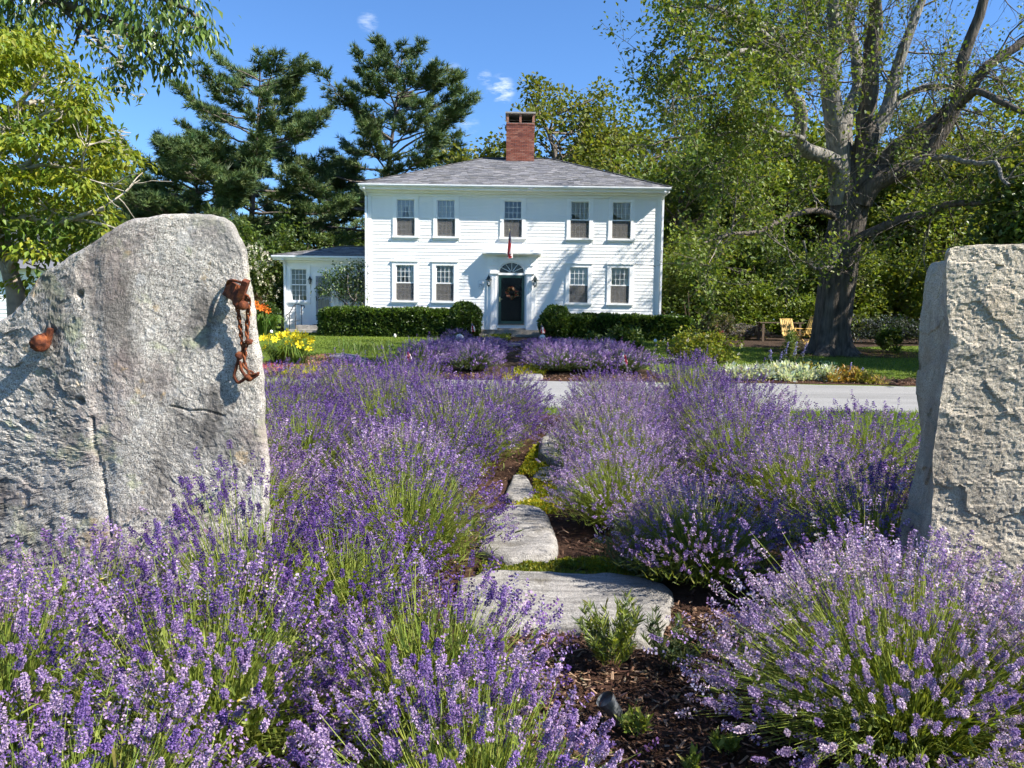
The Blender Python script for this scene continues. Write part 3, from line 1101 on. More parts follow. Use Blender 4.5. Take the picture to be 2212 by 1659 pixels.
def gutter(parent, x0, x1, y, z, mat=None):
    mb = MB()
    prof = [(0, 0), (-.10, 0), (-.125, .05), (-.125, .095), (-.11, .095), (-.11, .055), (-.09, .015), (0, .015)]
    v = [(x, y + p, z + q) for x in (x0, x1) for p, q in prof]
    n = len(prof)
    mb.addf(v, [[i, (i + 1) % n, n + (i + 1) % n, n + i] for i in range(n)] + [list(range(n)), list(range(n, 2 * n))[::-1]])
    return mb.build('gutter', PLASTIC, parent)


def downspout(parent, pts, w=.075, d=.055):
    mb = MB()
    for a, b in zip(pts[:-1], pts[1:]):
        bar(mb, a, b, w, d)
    return mb.build('downspout', PLASTIC, parent)


def main_house():
    hx0, hx1, Y, zb = -5.80, 5.82, HOUSE_Y, HOUSE_Z
    depth = 9.4
    H = thing('farmhouse', 'large white two storey clapboard house with hip roof and central brick chimney', 'house', (0, Y, zb))
    ztop = 6.47
    UW = [(-4.305, .72), (-2.70, .72), (-.05, .72), (2.61, .74), (4.26, .74)]
    LW = [(-4.335, .72), (-2.74, .72), (2.61, .74), (4.26, .74)]
    uz0, uz1 = 4.745, 6.155
    lz0, lz1 = 2.19, 3.585
    dx = -.07
    holes = [(x - w / 2, x + w / 2, uz0 - .02, uz1) for x, w in UW] + [(x - w / 2, x + w / 2, lz0 - .02, lz1) for x, w in LW]
    wall_with_openings('wall', WHITE, H, hx0 + .02, hx1 - .02, zb - .3, ztop, Y, Y + .14, holes + [(dx - .50, dx + .50, 1.28, 3.76)])
    mb = MB()
    box(mb, hx0, hx0 + .14, Y + .145, Y + depth, zb - .3, ztop); box(mb, hx1 - .14, hx1, Y + .145, Y + depth, zb - .3, ztop)
    box(mb, hx0, hx1, Y + depth, Y + depth + .14, zb - .3, ztop)
    mb.build('side_walls', WHITE, H)
    mb = MB(); box(mb, hx0 + .15, hx1 - .15, Y + .15, Y + depth - .01, 4.18, 4.30); box(mb, hx0 + .15, hx1 - .15, Y + .15, Y + depth - .01, .95, 1.05)
    for x in (-1.4, 1.4): box(mb, x - .05, x + .05, Y + .15, Y + 5, 1.06, 6.5)
    mb.build('inner_floors', m_plain('interior', (.22, .20, .17), .8), H)
    # clapboards between the corner boards, around the openings
    skip = [(x - w / 2 - .155, x + w / 2 + .155, uz0 - .155, uz1 + .18) for x, w in UW] + [(x - w / 2 - .155, x + w / 2 + .155, lz0 - .155, lz1 + .18) for x, w in LW]
    skip += [(-1.02, .90, zb - .2, 4.06)]
    clapboards(H, WHITE, hx0 + .14, hx1 - .14, 1.08, 6.30, Y, .132, skip)
    for x0, x1 in ((hx0 - .02, hx0 + .137), (hx1 - .137, hx1 + .02)):
        part_box('corner_board', H, TRIM, x0, x1, Y - .035, Y + .12, 1.0, 6.30)
    part_box('water_table', H, TRIM, hx0 - .03, -1.03, Y - .05, Y - .001, zb + .05, 1.078)
    part_box('water_table', H, TRIM, .91, hx1 + .03, Y - .05, Y - .001, zb + .05, 1.078)
    part_box('foundation', H, STEPM, hx0 + .01, hx1 - .01, Y - .02, Y + .1, zb - .4, zb + .049)
    # frieze, soffit, cornice, gutter
    part_box('frieze', H, TRIM, hx0 - .03, hx1 + .03, Y - .055, Y + .1, 6.302, 6.399)
    ov, os_ = .42, .25
    mb = MB()
    box(mb, hx0 - os_, hx1 + os_, Y - ov, Y + depth + ov, 6.49, 6.53)
    box(mb, hx0 - os_, hx1 + os_, Y - ov, Y - ov + .03, 6.531, 6.67)
    box(mb, hx0 - os_, hx0 - os_ + .03, Y - ov + .031, Y + depth + ov, 6.531, 6.67); box(mb, hx1 + os_ - .03, hx1 + os_, Y - ov + .031, Y + depth + ov, 6.531, 6.67)
    box(mb, hx0 - .14, hx1 + .14, Y - .18, Y - .056, 6.40, 6.489)
    mb.build('eaves', TRIM, H)
    gutter(H, hx0 - os_ - .03, hx1 + os_ + .03, Y - ov - .002, 6.585)
    roof = hip_roof(H, hx0 - os_ - .03, hx1 + os_ + .03, Y - ov - .06, Y + depth + ov, 6.69, -1.45, 1.72, 35.9, 8.78, seed=5)
    for sx, x in ((-1, hx0 - .07), (1, hx1 + .06)):
        downspout(H, [(x - sx * .0, Y - ov - .06, 6.59), (x, Y - ov - .06, 6.49), (x, Y - .09, 6.30), (x, Y - .09, 1.05)])
    # windows
    ucur = ['tie', 'full', None, 'swag_r', 'swag_r']
    for (x, w), c in zip(UW, ucur):
        sash_window(H, x, w, uz0, uz1, Y, 4, 3, c)
    for (x, w), c in zip(LW, ['tie', 'upper', 'full', 'full']):
        sash_window(H, x, w, lz0, lz1, Y, 4, 3, c)
    # ---- entrance
    mb = MB()
    yf = Y - .06
    for s in (-1, 1):
        cx = dx + s * .77
        box(mb, cx - .20, cx + .20, yf + .001, Y + .1, 1.07, 4.0)
    box(mb, dx - .57, dx + .57, yf + .002, Y + .09, 3.24, 3.33)
    ent = mb.build('door_surround', TRIM, H)
    for s in (-1, 1):
        cx = dx + s * .715
        mb = MB()
        box(mb, cx - .125, cx + .125, Y - .13, yf, 1.07, 1.30); box(mb, cx - .105, cx + .105, Y - .115, yf, 1.301, 3.28)
        for q in (-.06, 0, .06): box(mb, cx + q - .012, cx + q + .012, Y - .122, Y - .1151, 1.34, 3.24)
        mb.build('pilaster', TRIM, ent)
        mb = MB()
        box(mb, cx - .20, cx + .20, Y - .16, yf, 3.281, 3.32); box(mb, cx - .175, cx + .175, Y - .145, yf, 3.321, 3.35)
        box(mb, cx - .15, cx + .15, Y - .13, yf, 3.351, 3.40)
        mb.build('capital', TRIM, ent)
        mb = MB()   # upper block with carved oval and its cap
        box(mb, cx - .12, cx + .12, Y - .10, yf, 3.401, 3.60); box(mb, cx - .15, cx + .15, Y - .125, yf, 3.601, 3.64); box(mb, cx - .13, cx + .13, Y - .10, yf, 3.641, 3.985)
        tube(mb, [(cx + .05 * math.cos(a), Y - .104, 3.82 + .11 * math.sin(a)) for a in np.linspace(0, 2 * math.pi, 20)], .012, 5)
        tube(mb, [(cx - .03, Y - .104, 3.74), (cx + .03, Y - .104, 3.90)], .010, 5)
        mb.build('frieze_block', TRIM, ent)
    mb = MB()   # cornice over the door
    box(mb, dx - 1.16, dx + 1.16, Y - .36, Y, 4.05, 4.10); box(mb, dx - 1.12, dx + 1.12, Y - .30, Y, 4.02, 4.049); box(mb, dx - 1.05, dx + 1.05, Y - .17, Y, 3.986, 4.019)
    mb.addf([(dx - 1.17, Y - .37, 4.101), (dx + 1.17, Y - .37, 4.101), (dx + 1.1, Y, 4.16), (dx - 1.1, Y, 4.16)], [[0, 1, 2, 3]])
    mb.build('cornice', TRIM, ent)
    # fanlight: semicircular plate with arch trim
    R0, zc = .50, 3.345
    mb = MB()
    a = np.linspace(0, math.pi, 25)
    rect = []
    for t in a:
        c, s = math.cos(t), math.sin(t)
        k = min(.60 / max(abs(c), 1e-6), .635 / max(s, 1e-6))
        rect.append((c * k, s * k))
    ring = [(R0 * math.cos(t), R0 * .78 * math.sin(t)) for t in a]
    v = [(dx + p[0], yf - .004, zc + p[1]) for p in ring] + [(dx + p[0], yf - .004, zc + p[1]) for p in rect]
    n = len(a)
    mb.addf(v, [[i, i + 1, n + i + 1, n + i] for i in range(n - 1)])
    v2 = [(dx + p[0], yf - .004, zc + p[1]) for p in ring] + [(dx + p[0], Y + .05, zc + p[1]) for p in ring]
    mb.addf(v2, [[i, n + i, n + i + 1, i + 1] for i in range(n - 1)])
    tube(mb, [(dx + p[0] * 1.12, yf - .012, zc + p[1] * 1.12) for p in ring], .028, 6)
    tube(mb, [(dx + p[0] * 1.0, yf - .008, zc + p[1] * 1.0) for p in ring], .018, 6)
    fan = mb.build('fanlight', TRIM, ent)
    mb = MB()
    for k in range(1, 6):
        t = math.pi * k / 6
        bar(mb, (dx + .06 * math.cos(t), Y - .02, zc + .05 * math.sin(t)), (dx + .49 * math.cos(t), Y - .02, zc + .49 * .78 * math.sin(t)), .022, .02, side=(math.sin(t), 0, -math.cos(t)))
    mb.build('glazing_bar', TRIM, fan)
    for k in range(6):
        tt = np.linspace(math.pi * k / 6, math.pi * (k + 1) / 6, 5)
        mb = MB(); v = [(dx, Y + .0 + .001 * k, zc)] + [(dx + .495 * math.cos(t), Y + .001 * k, zc + .495 * .78 * math.sin(t)) for t in tt]
        mb.addf(v, [list(range(len(v)))]); mb.build('pane', GLASS, fan)
    mb = MB(); v = [(dx, Y + .08, zc)] + [(dx + .52 * math.cos(t), Y + .08, zc + .42 * math.sin(t)) for t in a]
    mb.addf(v, [list(range(len(v)))], (.05, .05, .06)); mb.build('dark_panel', NAVY, fan)
    # storm door with dark panelled door behind
    zd0, zd1 = 1.30, 3.235
    L, R = dx - .515, dx + .515
    mb = MB()
    box(mb, L, L + .10, Y - .05, Y + .0, zd0, zd1); box(mb, R - .10, R, Y - .05, Y + .0, zd0, zd1)
    box(mb, L + .10, R - .10, Y - .049, Y - .001, zd1 - .10, zd1); box(mb, L + .10, R - .10, Y - .049, Y - .001, zd0, zd0 + .11)
    door = mb.build('storm_door', GREEN, H); door['label'] = 'dark green framed glass storm door'
    mb = MB(); box(mb, L + .10, R - .10, Y - .03, Y - .026, zd0 + .11, zd1 - .10); mb.build('pane', GLASS_DOOR, door)
    mb = MB(); box(mb, L + .08, R - .08, Y + .03, Y + .07, zd0 + .02, zd1 - .05)
    for (a0, a1, b0, b1) in ((L + .17, dx - .04, zd0 + .15, zd0 + .85), (dx + .04, R - .17, zd0 + .15, zd0 + .85), (L + .17, dx - .04, zd0 + 1.0, zd0 + 1.75), (dx + .04, R - .17, zd0 + 1.0, zd0 + 1.75)):
        for (c0, c1, e0, e1) in ((a0, a1, b0, b0 + .02), (a0, a1, b1 - .02, b1), (a0, a0 + .02, b0 + .021, b1 - .021), (a1 - .02, a1, b0 + .021, b1 - .021)):
            box(mb, c0, c1, Y + .015, Y + .029, e0, e1)
    mb.build('panelled_door', NAVY, door)
    mb = MB(); box(mb, L + .03, L + .07, Y - .062, Y - .051, zd0 + .88, zd0 + 1.07); tube(mb, [(L + .05, Y - .06, zd0 + .985), (L + .05, Y - .10, zd0 + .985), (L + .15, Y - .10, zd0 + .98)], .012, 8, cap=True)
    mb.build('handle', BRASS, door)
    part_box('threshold', H, WOODDK, dx - .53, dx + .53, Y - .10, Y + .02, 1.265, 1.299)
    part_box('riser_board', H, TRIM, dx - .59, dx + .59, Y - .052, Y + .02, 1.08, 1.264)
    # chimney
    cx0, cx1, cy0, cy1 = -.40, .86, 35.3, 36.55
    ch = MB(); box(ch, cx0 + .012, cx1 - .012, cy0 + .012, cy1 - .012, 8.1, 10.24, (.30, .27, .24))
    chim = ch.build('chimney', m_vcol('mortar', .95, .15, 20), roof)
    bh, bl, jt = .057, .198, .011
    rr = np.random.default_rng(3)
    bpal = [(.22, .075, .05), (.26, .095, .065), (.18, .06, .043), (.29, .125, .088), (.15, .055, .044), (.235, .085, .06)]
    bmes = []
    for c in bpal:
        mb = MB(); box(mb, 0, bl, 0, .06, 0, bh, c); me = mb.mesh('brick'); me.materials.append(BRICK); bmes.append(me)
    z = 8.46; course = 0
    sidemb = MB()
    while z + bh < 10.25:
        out = .0
        if z > 10.10: out = .018
        x = cx0 - (0 if course % 2 == 0 else bl * .5)
        while x < cx1 - .03:
            a, b = max(x, cx0), min(x + bl, cx1)
            if b - a > .04:
                inst('brick', bmes[rr.integers(6)], chim, (a, cy0 - out - rr.uniform(0, .004), z), ((b - a) / bl, 1, 1))
            x += bl + jt
        y = cy0 + .065
        while y < cy1 - .03:
            b = min(y + bl, cy1)
            for xx, o2 in ((cx0 - out, 0), (cx1 - .06 + out, 0)):
                box(sidemb, xx, xx + .06, y, b, z, z + bh, bpal[rr.integers(6)])
            y += bl + jt
        z += bh + jt; course += 1
    so = sidemb.build('side_bricks', BRICK, chim); so['kind'] = 'stuff'
    mb = MB()
    for (a, b) in ((cx0 - .0, cx0 + .10), (.175, .275), (cx1 - .10, cx1 + .0)):
        box(mb, a, b, cy0 + .01, cy0 + .12, 10.26, 10.64, (.32, .16, .11)); box(mb, a, b, cy1 - .12, cy1 - .01, 10.26, 10.64, (.32, .16, .11))
    box(mb, cx0 + .02, cx0 + .09, cy0 + .13, cy1 - .13, 10.26, 10.60, (.03, .028, .026)); box(mb, cx1 - .09, cx1 - .02, cy0 + .13, cy1 - .13, 10.26, 10.60, (.03, .028, .026))
    box(mb, cx0 + .11, cx1 - .11, cy1 - .14, cy1 - .13, 10.26, 10.6, (.02, .02, .02))
    mb.build('flue_piers', BRICK, chim)
    mb = MB(); box(mb, cx0 - .05, cx1 + .05, cy0 - .05, cy1 + .05, 10.642, 10.71, (.36, .33, .27)); mb.build('cap_slab', CONCRETE, chim)
    mb = MB(); box(mb, cx0 - .04, cx1 + .04, cy0 - .035, cy0 - .02, 8.42, 8.52, (.3, .3, .31)); mb.build('flashing', m_plain('lead', (.32, .33, .34), .5), chim)
    # roof vent stub on the fascia
    part_box('eave_vent', H, GREYDOOR, .55, .72, Y - ov - .135, Y - ov - .128, 6.53, 6.57)
    return H


main_house()

# ---- things on the front wall
lantern('wall_lantern', -.98, 3.0, HOUSE_Y - .02, 'dark metal wall lantern between house number and door', 1.05)
lantern('wall_lantern', .86, 3.0, HOUSE_Y - .06, 'dark metal wall lantern on the far side of the door from the number', 1.05)


def number_plaque():
    x, z, Y = -1.31, 2.86, HOUSE_Y - .022
    t = thing('number_plaque', 'small white oval house number plaque reading 29', 'sign', (x, Y, z))
    mb = MB()
    a = np.linspace(0, 2 * math.pi, 32, endpoint=False)
    sq = lambda t_, p: math.copysign(abs(t_) ** p, t_)
    o = [(x + .105 * sq(math.cos(k), .6), z + .165 * sq(math.sin(k), .6)) for k in a]
    n = len(o)
    v = [(p, Y - .018, q) for p, q in o] + [(p, Y, q) for p, q in o]
    mb.addf(v, [list(range(n))] + [[i, n + i, n + (i + 1) % n, (i + 1) % n] for i in range(n)])
    mb.build('board', TRIM, t)
    mb = MB()
    ring = [(x + .097 * sq(math.cos(k), .6), Y - .019, z + .157 * sq(math.sin(k), .6)) for k in np.linspace(0, 2 * math.pi, 33)]
    tube(mb, ring, .004, 4); mb.build('rim_line', m_plain('grey_line', (.45, .46, .48), .6), t)
    cu = bpy.data.curves.new('numerals', 'FONT'); cu.body = '29'; cu.size = .155; cu.align_x = 'CENTER'; cu.align_y = 'CENTER'; cu.extrude = .003
    cu.materials.append(m_plain('numeral_grey', (.20, .21, .23), .6))
    tmp = bpy.data.objects.new('numerals', cu); COL.objects.link(tmp); bpy.context.view_layer.update()
    me = bpy.data.meshes.new_from_object(tmp.evaluated_get(bpy.context.evaluated_depsgraph_get())); bpy.data.objects.remove(tmp)
    ob = bpy.data.objects.new('numerals', me); reg(ob, t); ob.location = Vector((x, Y - .022, z - .04)) - ORG[t.name]; ob.rotation_euler = (math.pi / 2, 0, 0)


number_plaque()


def wreath():
    x, z, Y = -.05, 2.54, HOUSE_Y - .075
    t = thing('door_wreath', 'round autumn leaf wreath hanging on the front door', 'wreath', (x, Y, z))
    mb = MB(); tube(mb, [(x + .16 * math.cos(k), Y, z + .16 * math.sin(k)) for k in np.linspace(0, 2 * math.pi, 25)], .022, 6, (.05, .03, .02)); mb.build('ring', BARKS, t)
    pal = [(.22, .035, .03), (.30, .10, .05), (.36, .21, .13), (.05, .06, .03), (.16, .05, .03), (.28, .15, .09)]
    mes = []
    for c in pal:
        mb = MB(); scatter(mb, LEAFW, np.zeros((1, 3)), np.eye(3)[None], 1.0, np.array([c])); me = mb.mesh('leaf'); me.materials.append(LEAFM); mes.append(me)
    r = np.random.default_rng(4)
    for k in range(54):
        a = r.uniform(0, 2 * math.pi); rad = r.uniform(.10, .19)
        px, pz = x + rad * math.cos(a), z + rad * math.sin(a)
        R = basis(np.array([[math.cos(a) + r.normal() * .5, -.35 - r.uniform(0, .5), math.sin(a) + r.normal() * .5]]), np.array([r.uniform(0, 6.3)]))[0]
        light = (math.sin(a + 2.2) < .3)
        o = inst('leaf', mes[r.integers(6) if light else r.choice([3, 4, 3, 0])], t, (px, Y - .01 - r.uniform(0, .03), pz), (r.uniform(.09, .14),) * 3, Matrix(R.tolist()).to_euler())


wreath()


def stars_stripes(name, label, base, top, wid, ln, seed, limp, polelen, group=None, polemat=None):
    """flag on a pole: base -> top; cloth hangs from the top"""
    b, tp = np.array(base, float), np.array(top, float)
    t = thing(name, label, 'flag', base, group)
    d = (tp - b) / np.linalg.norm(tp - b)
    mb = MB(); tube(mb, [b, tp], .011 * polelen, 6, cap=True); mb.build('pole', polemat or BRASS, t)
    mb = MB(); sphere(mb, tp + d * .02 * polelen, (.022 * polelen,) * 3, 8, 6); mb.build('finial', BRASS, t)
    nu, nv = 53, 40
    U, Vv = np.meshgrid(np.linspace(0, 1, nu), np.linspace(0, 1, nv), indexing='ij')   # U along fly, V along hoist (0 top)
    r = np.random.default_rng(seed)
    # hoist lies along the pole, fly falls under gravity and folds
    hoist = tp[None, None] - d * (.02 + Vv[..., None] * wid)
    fold = np.sin(Vv * 19 + seed + U * 2) * (.03 + .075 * U) * limp
    pos = hoist.copy()
    pull = np.minimum(1, U * 1.25) * limp
    pos[..., 2] -= U * ln * (.25 + .75 * limp) - 0
    axis = tp - d * wid * .35
    for k in (0, 1):
        pos[..., k] = pos[..., k] * (1 - .8 * pull) + axis[k] * .8 * pull
    pos[..., 2] = pos[..., 2] + Vv * wid * d[2] * .55 * pull
    pos[..., 0] += fold + (1 - limp) * U * ln * .85
    pos[..., 1] += np.cos(Vv * 17 + U * 3 + seed) * (.01 + .04 * U) * limp + (1 - limp) * .04 * np.sin(U * 6)
    stripe = (np.floor(Vv * 13).astype(int) % 2 == 0)
    C = np.where(stripe[..., None], np.array([.42, .035, .045]), np.array([.78, .74, .72]))
    cant = (U < .42) & (Vv < 7 / 13)
    C[cant] = (.02, .025, .075)
    si, sj = np.floor(U / .42 * 11).astype(int), np.floor(Vv * 13 / 7 * 9).astype(int)
    st = cant & ((si + sj) % 2 == 1) & (np.abs((U / .42 * 11) % 1 - .5) < .34) & (np.abs((Vv * 13 / 7 * 9) % 1 - .5) < .34)
    C[st] = (.7, .7, .72)
    i, j = np.meshgrid(np.arange(nu - 1), np.arange(nv - 1), indexing='ij')
    f = np.stack([i * nv + j, (i + 1) * nv + j, (i + 1) * nv + j + 1, i * nv + j + 1], -1).reshape(-1, 4)
    mb = MB(); mb.add(pos.reshape(-1, 3), f, C.reshape(-1, 3)); mb.build('cloth', PETAL, t, smooth=True)
    return t


stars_stripes('house_flag', 'limp striped flag on a short pole above the door cornice', (-.08, HOUSE_Y - .30, 4.14), (-.17, HOUSE_Y - .72, 4.93), .60, .82, 2, 1.0, 1.0)


def stone_step(name, label, x0, x1, y0, y1, z0, z1, seed, mat=None, group=None):
    nx, ny = 40, 10
    mb = MB()
    def grid(fn, n, m, flip=False):
        a, b = np.meshgrid(np.linspace(0, 1, n), np.linspace(0, 1, m), indexing='ij')
        p = fn(a, b)
        p = p + .012 * np.stack([fbm(p * 5, seed, 3), fbm(p * 5, seed + 7, 3), .6 * fbm(p * 5, seed + 3, 3)], -1)
        i, j = np.meshgrid(np.arange(n - 1), np.arange(m - 1), indexing='ij')
        f = np.stack([i * m + j, (i + 1) * m + j, (i + 1) * m + j + 1, i * m + j + 1], -1).reshape(-1, 4)
        mb.add(p.reshape(-1, 3), f[:, ::-1] if flip else f)
    grid(lambda a, b: np.stack([x0 + (x1 - x0) * a, y0 + (y1 - y0) * b, a * 0 + z1], -1), nx, ny)
    grid(lambda a, b: np.stack([x0 + (x1 - x0) * a, a * 0 + y0, z0 + (z1 - z0) * b], -1), nx, 8)
    grid(lambda a, b: np.stack([a * 0 + x0, y0 + (y1 - y0) * a, z0 + (z1 - z0) * b], -1), ny, 8, True)
    grid(lambda a, b: np.stack([a * 0 + x1, y0 + (y1 - y0) * a, z0 + (z1 - z0) * b], -1), ny, 8)
    o = mb.build(name, mat or STEPM, smooth=True, loc=(0, 0, 0))
    return tag(o, label, 'step', group)


stone_step('door_step', 'wide weathered granite step under the front door', -1.42, 1.16, HOUSE_Y - .62, HOUSE_Y - .06, .80, 1.06, 3)
stone_step('door_step', 'lowest granite step half hidden by lavender before the front door', -1.60, 1.10, HOUSE_Y - 1.05, HOUSE_Y - .58, .62, .90, 5)
stone_step('door_step', 'small top granite step directly below the threshold board', -.62, .50, HOUSE_Y - .34, HOUSE_Y - .07, 1.05, 1.13, 9)


# ------------------------------------------------------------------ annex
_before = set(o.name for o in SC.objects)
def annex():
    Y, zb = 33.0, HOUSE_Z
    x0, x1 = -9.72, -5.82
    A = thing('side_wing', 'low white single storey wing with grey hip roof and glazed side door', 'house wing', ((x0 + x1) / 2, Y, zb))
    wx, ww = -9.105, .66
    wz0, wz1 = 2.17, 3.48
    dl, dr, dz0, dz1 = -8.40, -7.78, 1.36, 3.20
    w2x, w2w, v0, v1 = -6.85, 1.20, 2.12, 3.1
    holes = [(wx - ww / 2, wx + ww / 2, wz0 - .02, wz1), (dl, dr, dz0, dz1), (w2x - w2w / 2, w2x + w2w / 2, v0 - .02, v1)]
    wall_with_openings('wall', WHITE, A, x0 + .02, x1 - .002, zb - .3, 3.92, Y, Y + .12, holes)
    mb = MB(); box(mb, x0, x0 + .12, Y + .121, Y + 5, zb - .3, 3.92); box(mb, x0, x1 - .003, Y + 5, Y + 5.1, zb - .3, 3.92); mb.build('side_walls', WHITE, A)
    part_box('inner_floor', A, MATS['interior'], x0 + .13, x1 - .01, Y + .13, Y + 4.99, zb, zb + .1)
    skip = [(wx - ww / 2 - .155, wx + ww / 2 + .155, 2.02, 3.64), (dl - .16, dr + .16, 1.0, 3.34), (w2x - w2w / 2 - .155, w2x + w2w / 2 + .155, v0 - .14, v1 + .18)]
    clapboards(A, WHITE, x0 + .14, x1 - .01, 1.18, 3.60, Y, .125, skip)
    part_box('corner_board', A, TRIM, x0 - .02, x0 + .137, Y - .035, Y + .1, 1.0, 3.6)
    part_box('skirt_board', A, TRIM, x0 - .02, x1 - .01, Y - .04, Y - .001, zb, 1.178)
    part_box('frieze', A, TRIM, x0 - .03, x1 - .01, Y - .055, Y + .1, 3.602, 3.80)
    ov = .36
    mb = MB(); box(mb, x0 - ov, x1 - .004, Y - ov, Y + 5.4, 3.82, 3.86); box(mb, x0 - ov, x1 - .004, Y - ov, Y - ov + .03, 3.861, 3.97); box(mb, x0 - ov, x0 - ov + .03, Y - ov + .031, Y + 5.4, 3.861, 3.97); box(mb, x0 - .12, x1 - .005, Y - .14, Y - .056, 3.74, 3.819)
    mb.build('eaves', TRIM, A)
    gutter(A, x0 - ov - .02, x1 - .006, Y - ov - .002, 3.895)
    hip_roof(A, x0 - ov - .03, x1 - .004, Y - ov - .05, Y + 5.4, 3.99, -7.75, x1 - .004, 35.4, 4.63, .14, .28, 8, True)
    downspout(A, [(x0 + .06, Y - ov - .05, 3.90), (x0 + .06, Y - ov - .05, 3.83), (x0 + .06, Y - .085, 3.66), (x0 + .06, Y - .085, 1.0)], .07, .05)
    sash_window(A, wx, ww, wz0, wz1, Y, 4, 3, None, screen=False)
    sash_window(A, w2x, w2w, v0, v1, Y, 6, 2, None, screen=False)
    # glazed door
    mb = MB()
    box(mb, dl - .155, dl - .002, Y - .05, Y + .05, 1.18, dz1 + .13); box(mb, dr + .002, dr + .155, Y - .05, Y + .05, 1.18, dz1 + .13); box(mb, dl - .002, dr + .002, Y - .049, Y + .05, dz1 + .002, dz1 + .129)
    box(mb, dl - .001, dr + .001, Y - .048, Y + .05, 1.20, dz0 - .001)
    mb.build('door_casing', TRIM, A)
    f = .075
    mb = MB()
    box(mb, dl, dl + f, Y - .03, Y + .01, dz0, dz1); box(mb, dr - f, dr, Y - .03, Y + .01, dz0, dz1)
    box(mb, dl + f, dr - f, Y - .029, Y + .009, dz1 - .06, dz1); box(mb, dl + f, dr - f, Y - .029, Y + .009, dz0, dz0 + .18); box(mb, dl + f, dr - f, Y - .029, Y + .009, dz0 + .88, dz0 + .94)
    door = mb.build('side_door', GREYDOOR, A); door['label'] = 'grey framed glazed side door'
    mb = MB()
    ax0, ax1 = dl + f, dr - f
    for lo, hi, rows in ((dz0 + .18, dz0 + .88, 2), (dz0 + .94, dz1 - .06, 3)):
        for i in range(1, 3):
            x = ax0 + (ax1 - ax0) * i / 3; box(mb, x - .008, x + .008, Y - .022, Y - .004, lo, hi)
        for j in range(1, rows):
            z = lo + (hi - lo) * j / rows; box(mb, ax0, ax1, Y - .021, Y - .005, z - .008, z + .008)
        pm = pane_mesh((ax1 - ax0) / 3 - .004, (hi - lo) / rows - .004)
        for i in range(3):
            for j in range(rows):
                inst('pane', pm, door, (ax0 + (ax1 - ax0) * (i + .5) / 3, Y - .012, lo + (hi - lo) * (j + .5) / rows))
    mb.build('muntins', GREYDOOR, door)
    mb = MB(); tube(mb, [(dl + .04, Y - .07, dz0 + .80), (dl + .04, Y - .07, dz0 + 1.0)], .012, 6, cap=True); tube(mb, [(dl + .04, Y - .07, dz0 + .9), (dl + .04, Y - .03, dz0 + .9)], .008, 5); mb.build('handle', BLACKM, door)
    return A


annex()
lantern('wall_lantern', -8.62, 3.02, 32.99, 'small grey wall lantern between side door and tall window', .75)
_mb = MB(); box(_mb, -8.64, -8.60, 32.96, 32.985, 2.33, 2.43); box(_mb, -8.632, -8.608, 32.957, 32.9599, 2.38, 2.42, (.02, .02, .02))
tag(_mb.build('doorbell', m_vcol('bell_plastic', .5, .05), loc=(-8.62, 32.99, 2.4)), 'little doorbell plate beside the side door', 'doorbell')
stone_step('side_step', 'upper concrete landing in front of the side door', -9.02, -7.3, 32.0, 32.95, .86, 1.17, 21, CONCRETE)
stone_step('side_step', 'lower concrete step before the side door', -9.18, -7.3, 31.55, 32.03, .74, 1.0, 25, CONCRETE)
_mb = MB(); box(_mb, -8.45, -7.75, 32.5, 32.9, 1.175, 1.19, (.03, .03, .035)); tag(_mb.build('door_mat', m_vcol('mat_rubber', .95), loc=(-8.1, 32.7, 1.18)), 'dark door mat on the concrete landing', 'door mat')


def handrail():
    t = thing('handrail', 'black wrought iron handrail beside the concrete side steps', 'handrail', (-9.0, 31.8, .8))
    for (x, y, z0, z1) in ((-9.12, 31.62, .80, 1.62), (-8.98, 31.95, .95, 1.98), (-8.86, 32.45, 1.15, 1.96)):
        mb = MB(); tube(mb, [(x, y, z0), (x, y, z1)], .016, 6, cap=True); mb.build('post', BLACKM, t)
    mb = MB(); tube(mb, smooth_path([(-9.17, 31.5, 1.48), (-9.18, 31.45, 1.58), (-9.12, 31.62, 1.64), (-8.98, 31.95, 1.99), (-8.86, 32.45, 1.97), (-8.80, 32.6, 1.96), (-8.79, 32.62, 1.86)], 24), .020, 6, cap=True); mb.build('rail', BLACKM, t)
    mb = MB(); tube(mb, [(-9.12, 31.62, 1.15), (-8.98, 31.95, 1.35)], .010, 5); tube(mb, [(-8.98, 31.95, 1.35), (-8.86, 32.45, 1.38)], .010, 5); mb.build('lower_bar', BLACKM, t)


handrail()
for _o in list(SC.objects):      # the wing stands 1.2 m behind the main front
    if _o.name not in _before and _o.parent is None:
        _o.location = _o.location + Vector((.20, -.80, -.03))


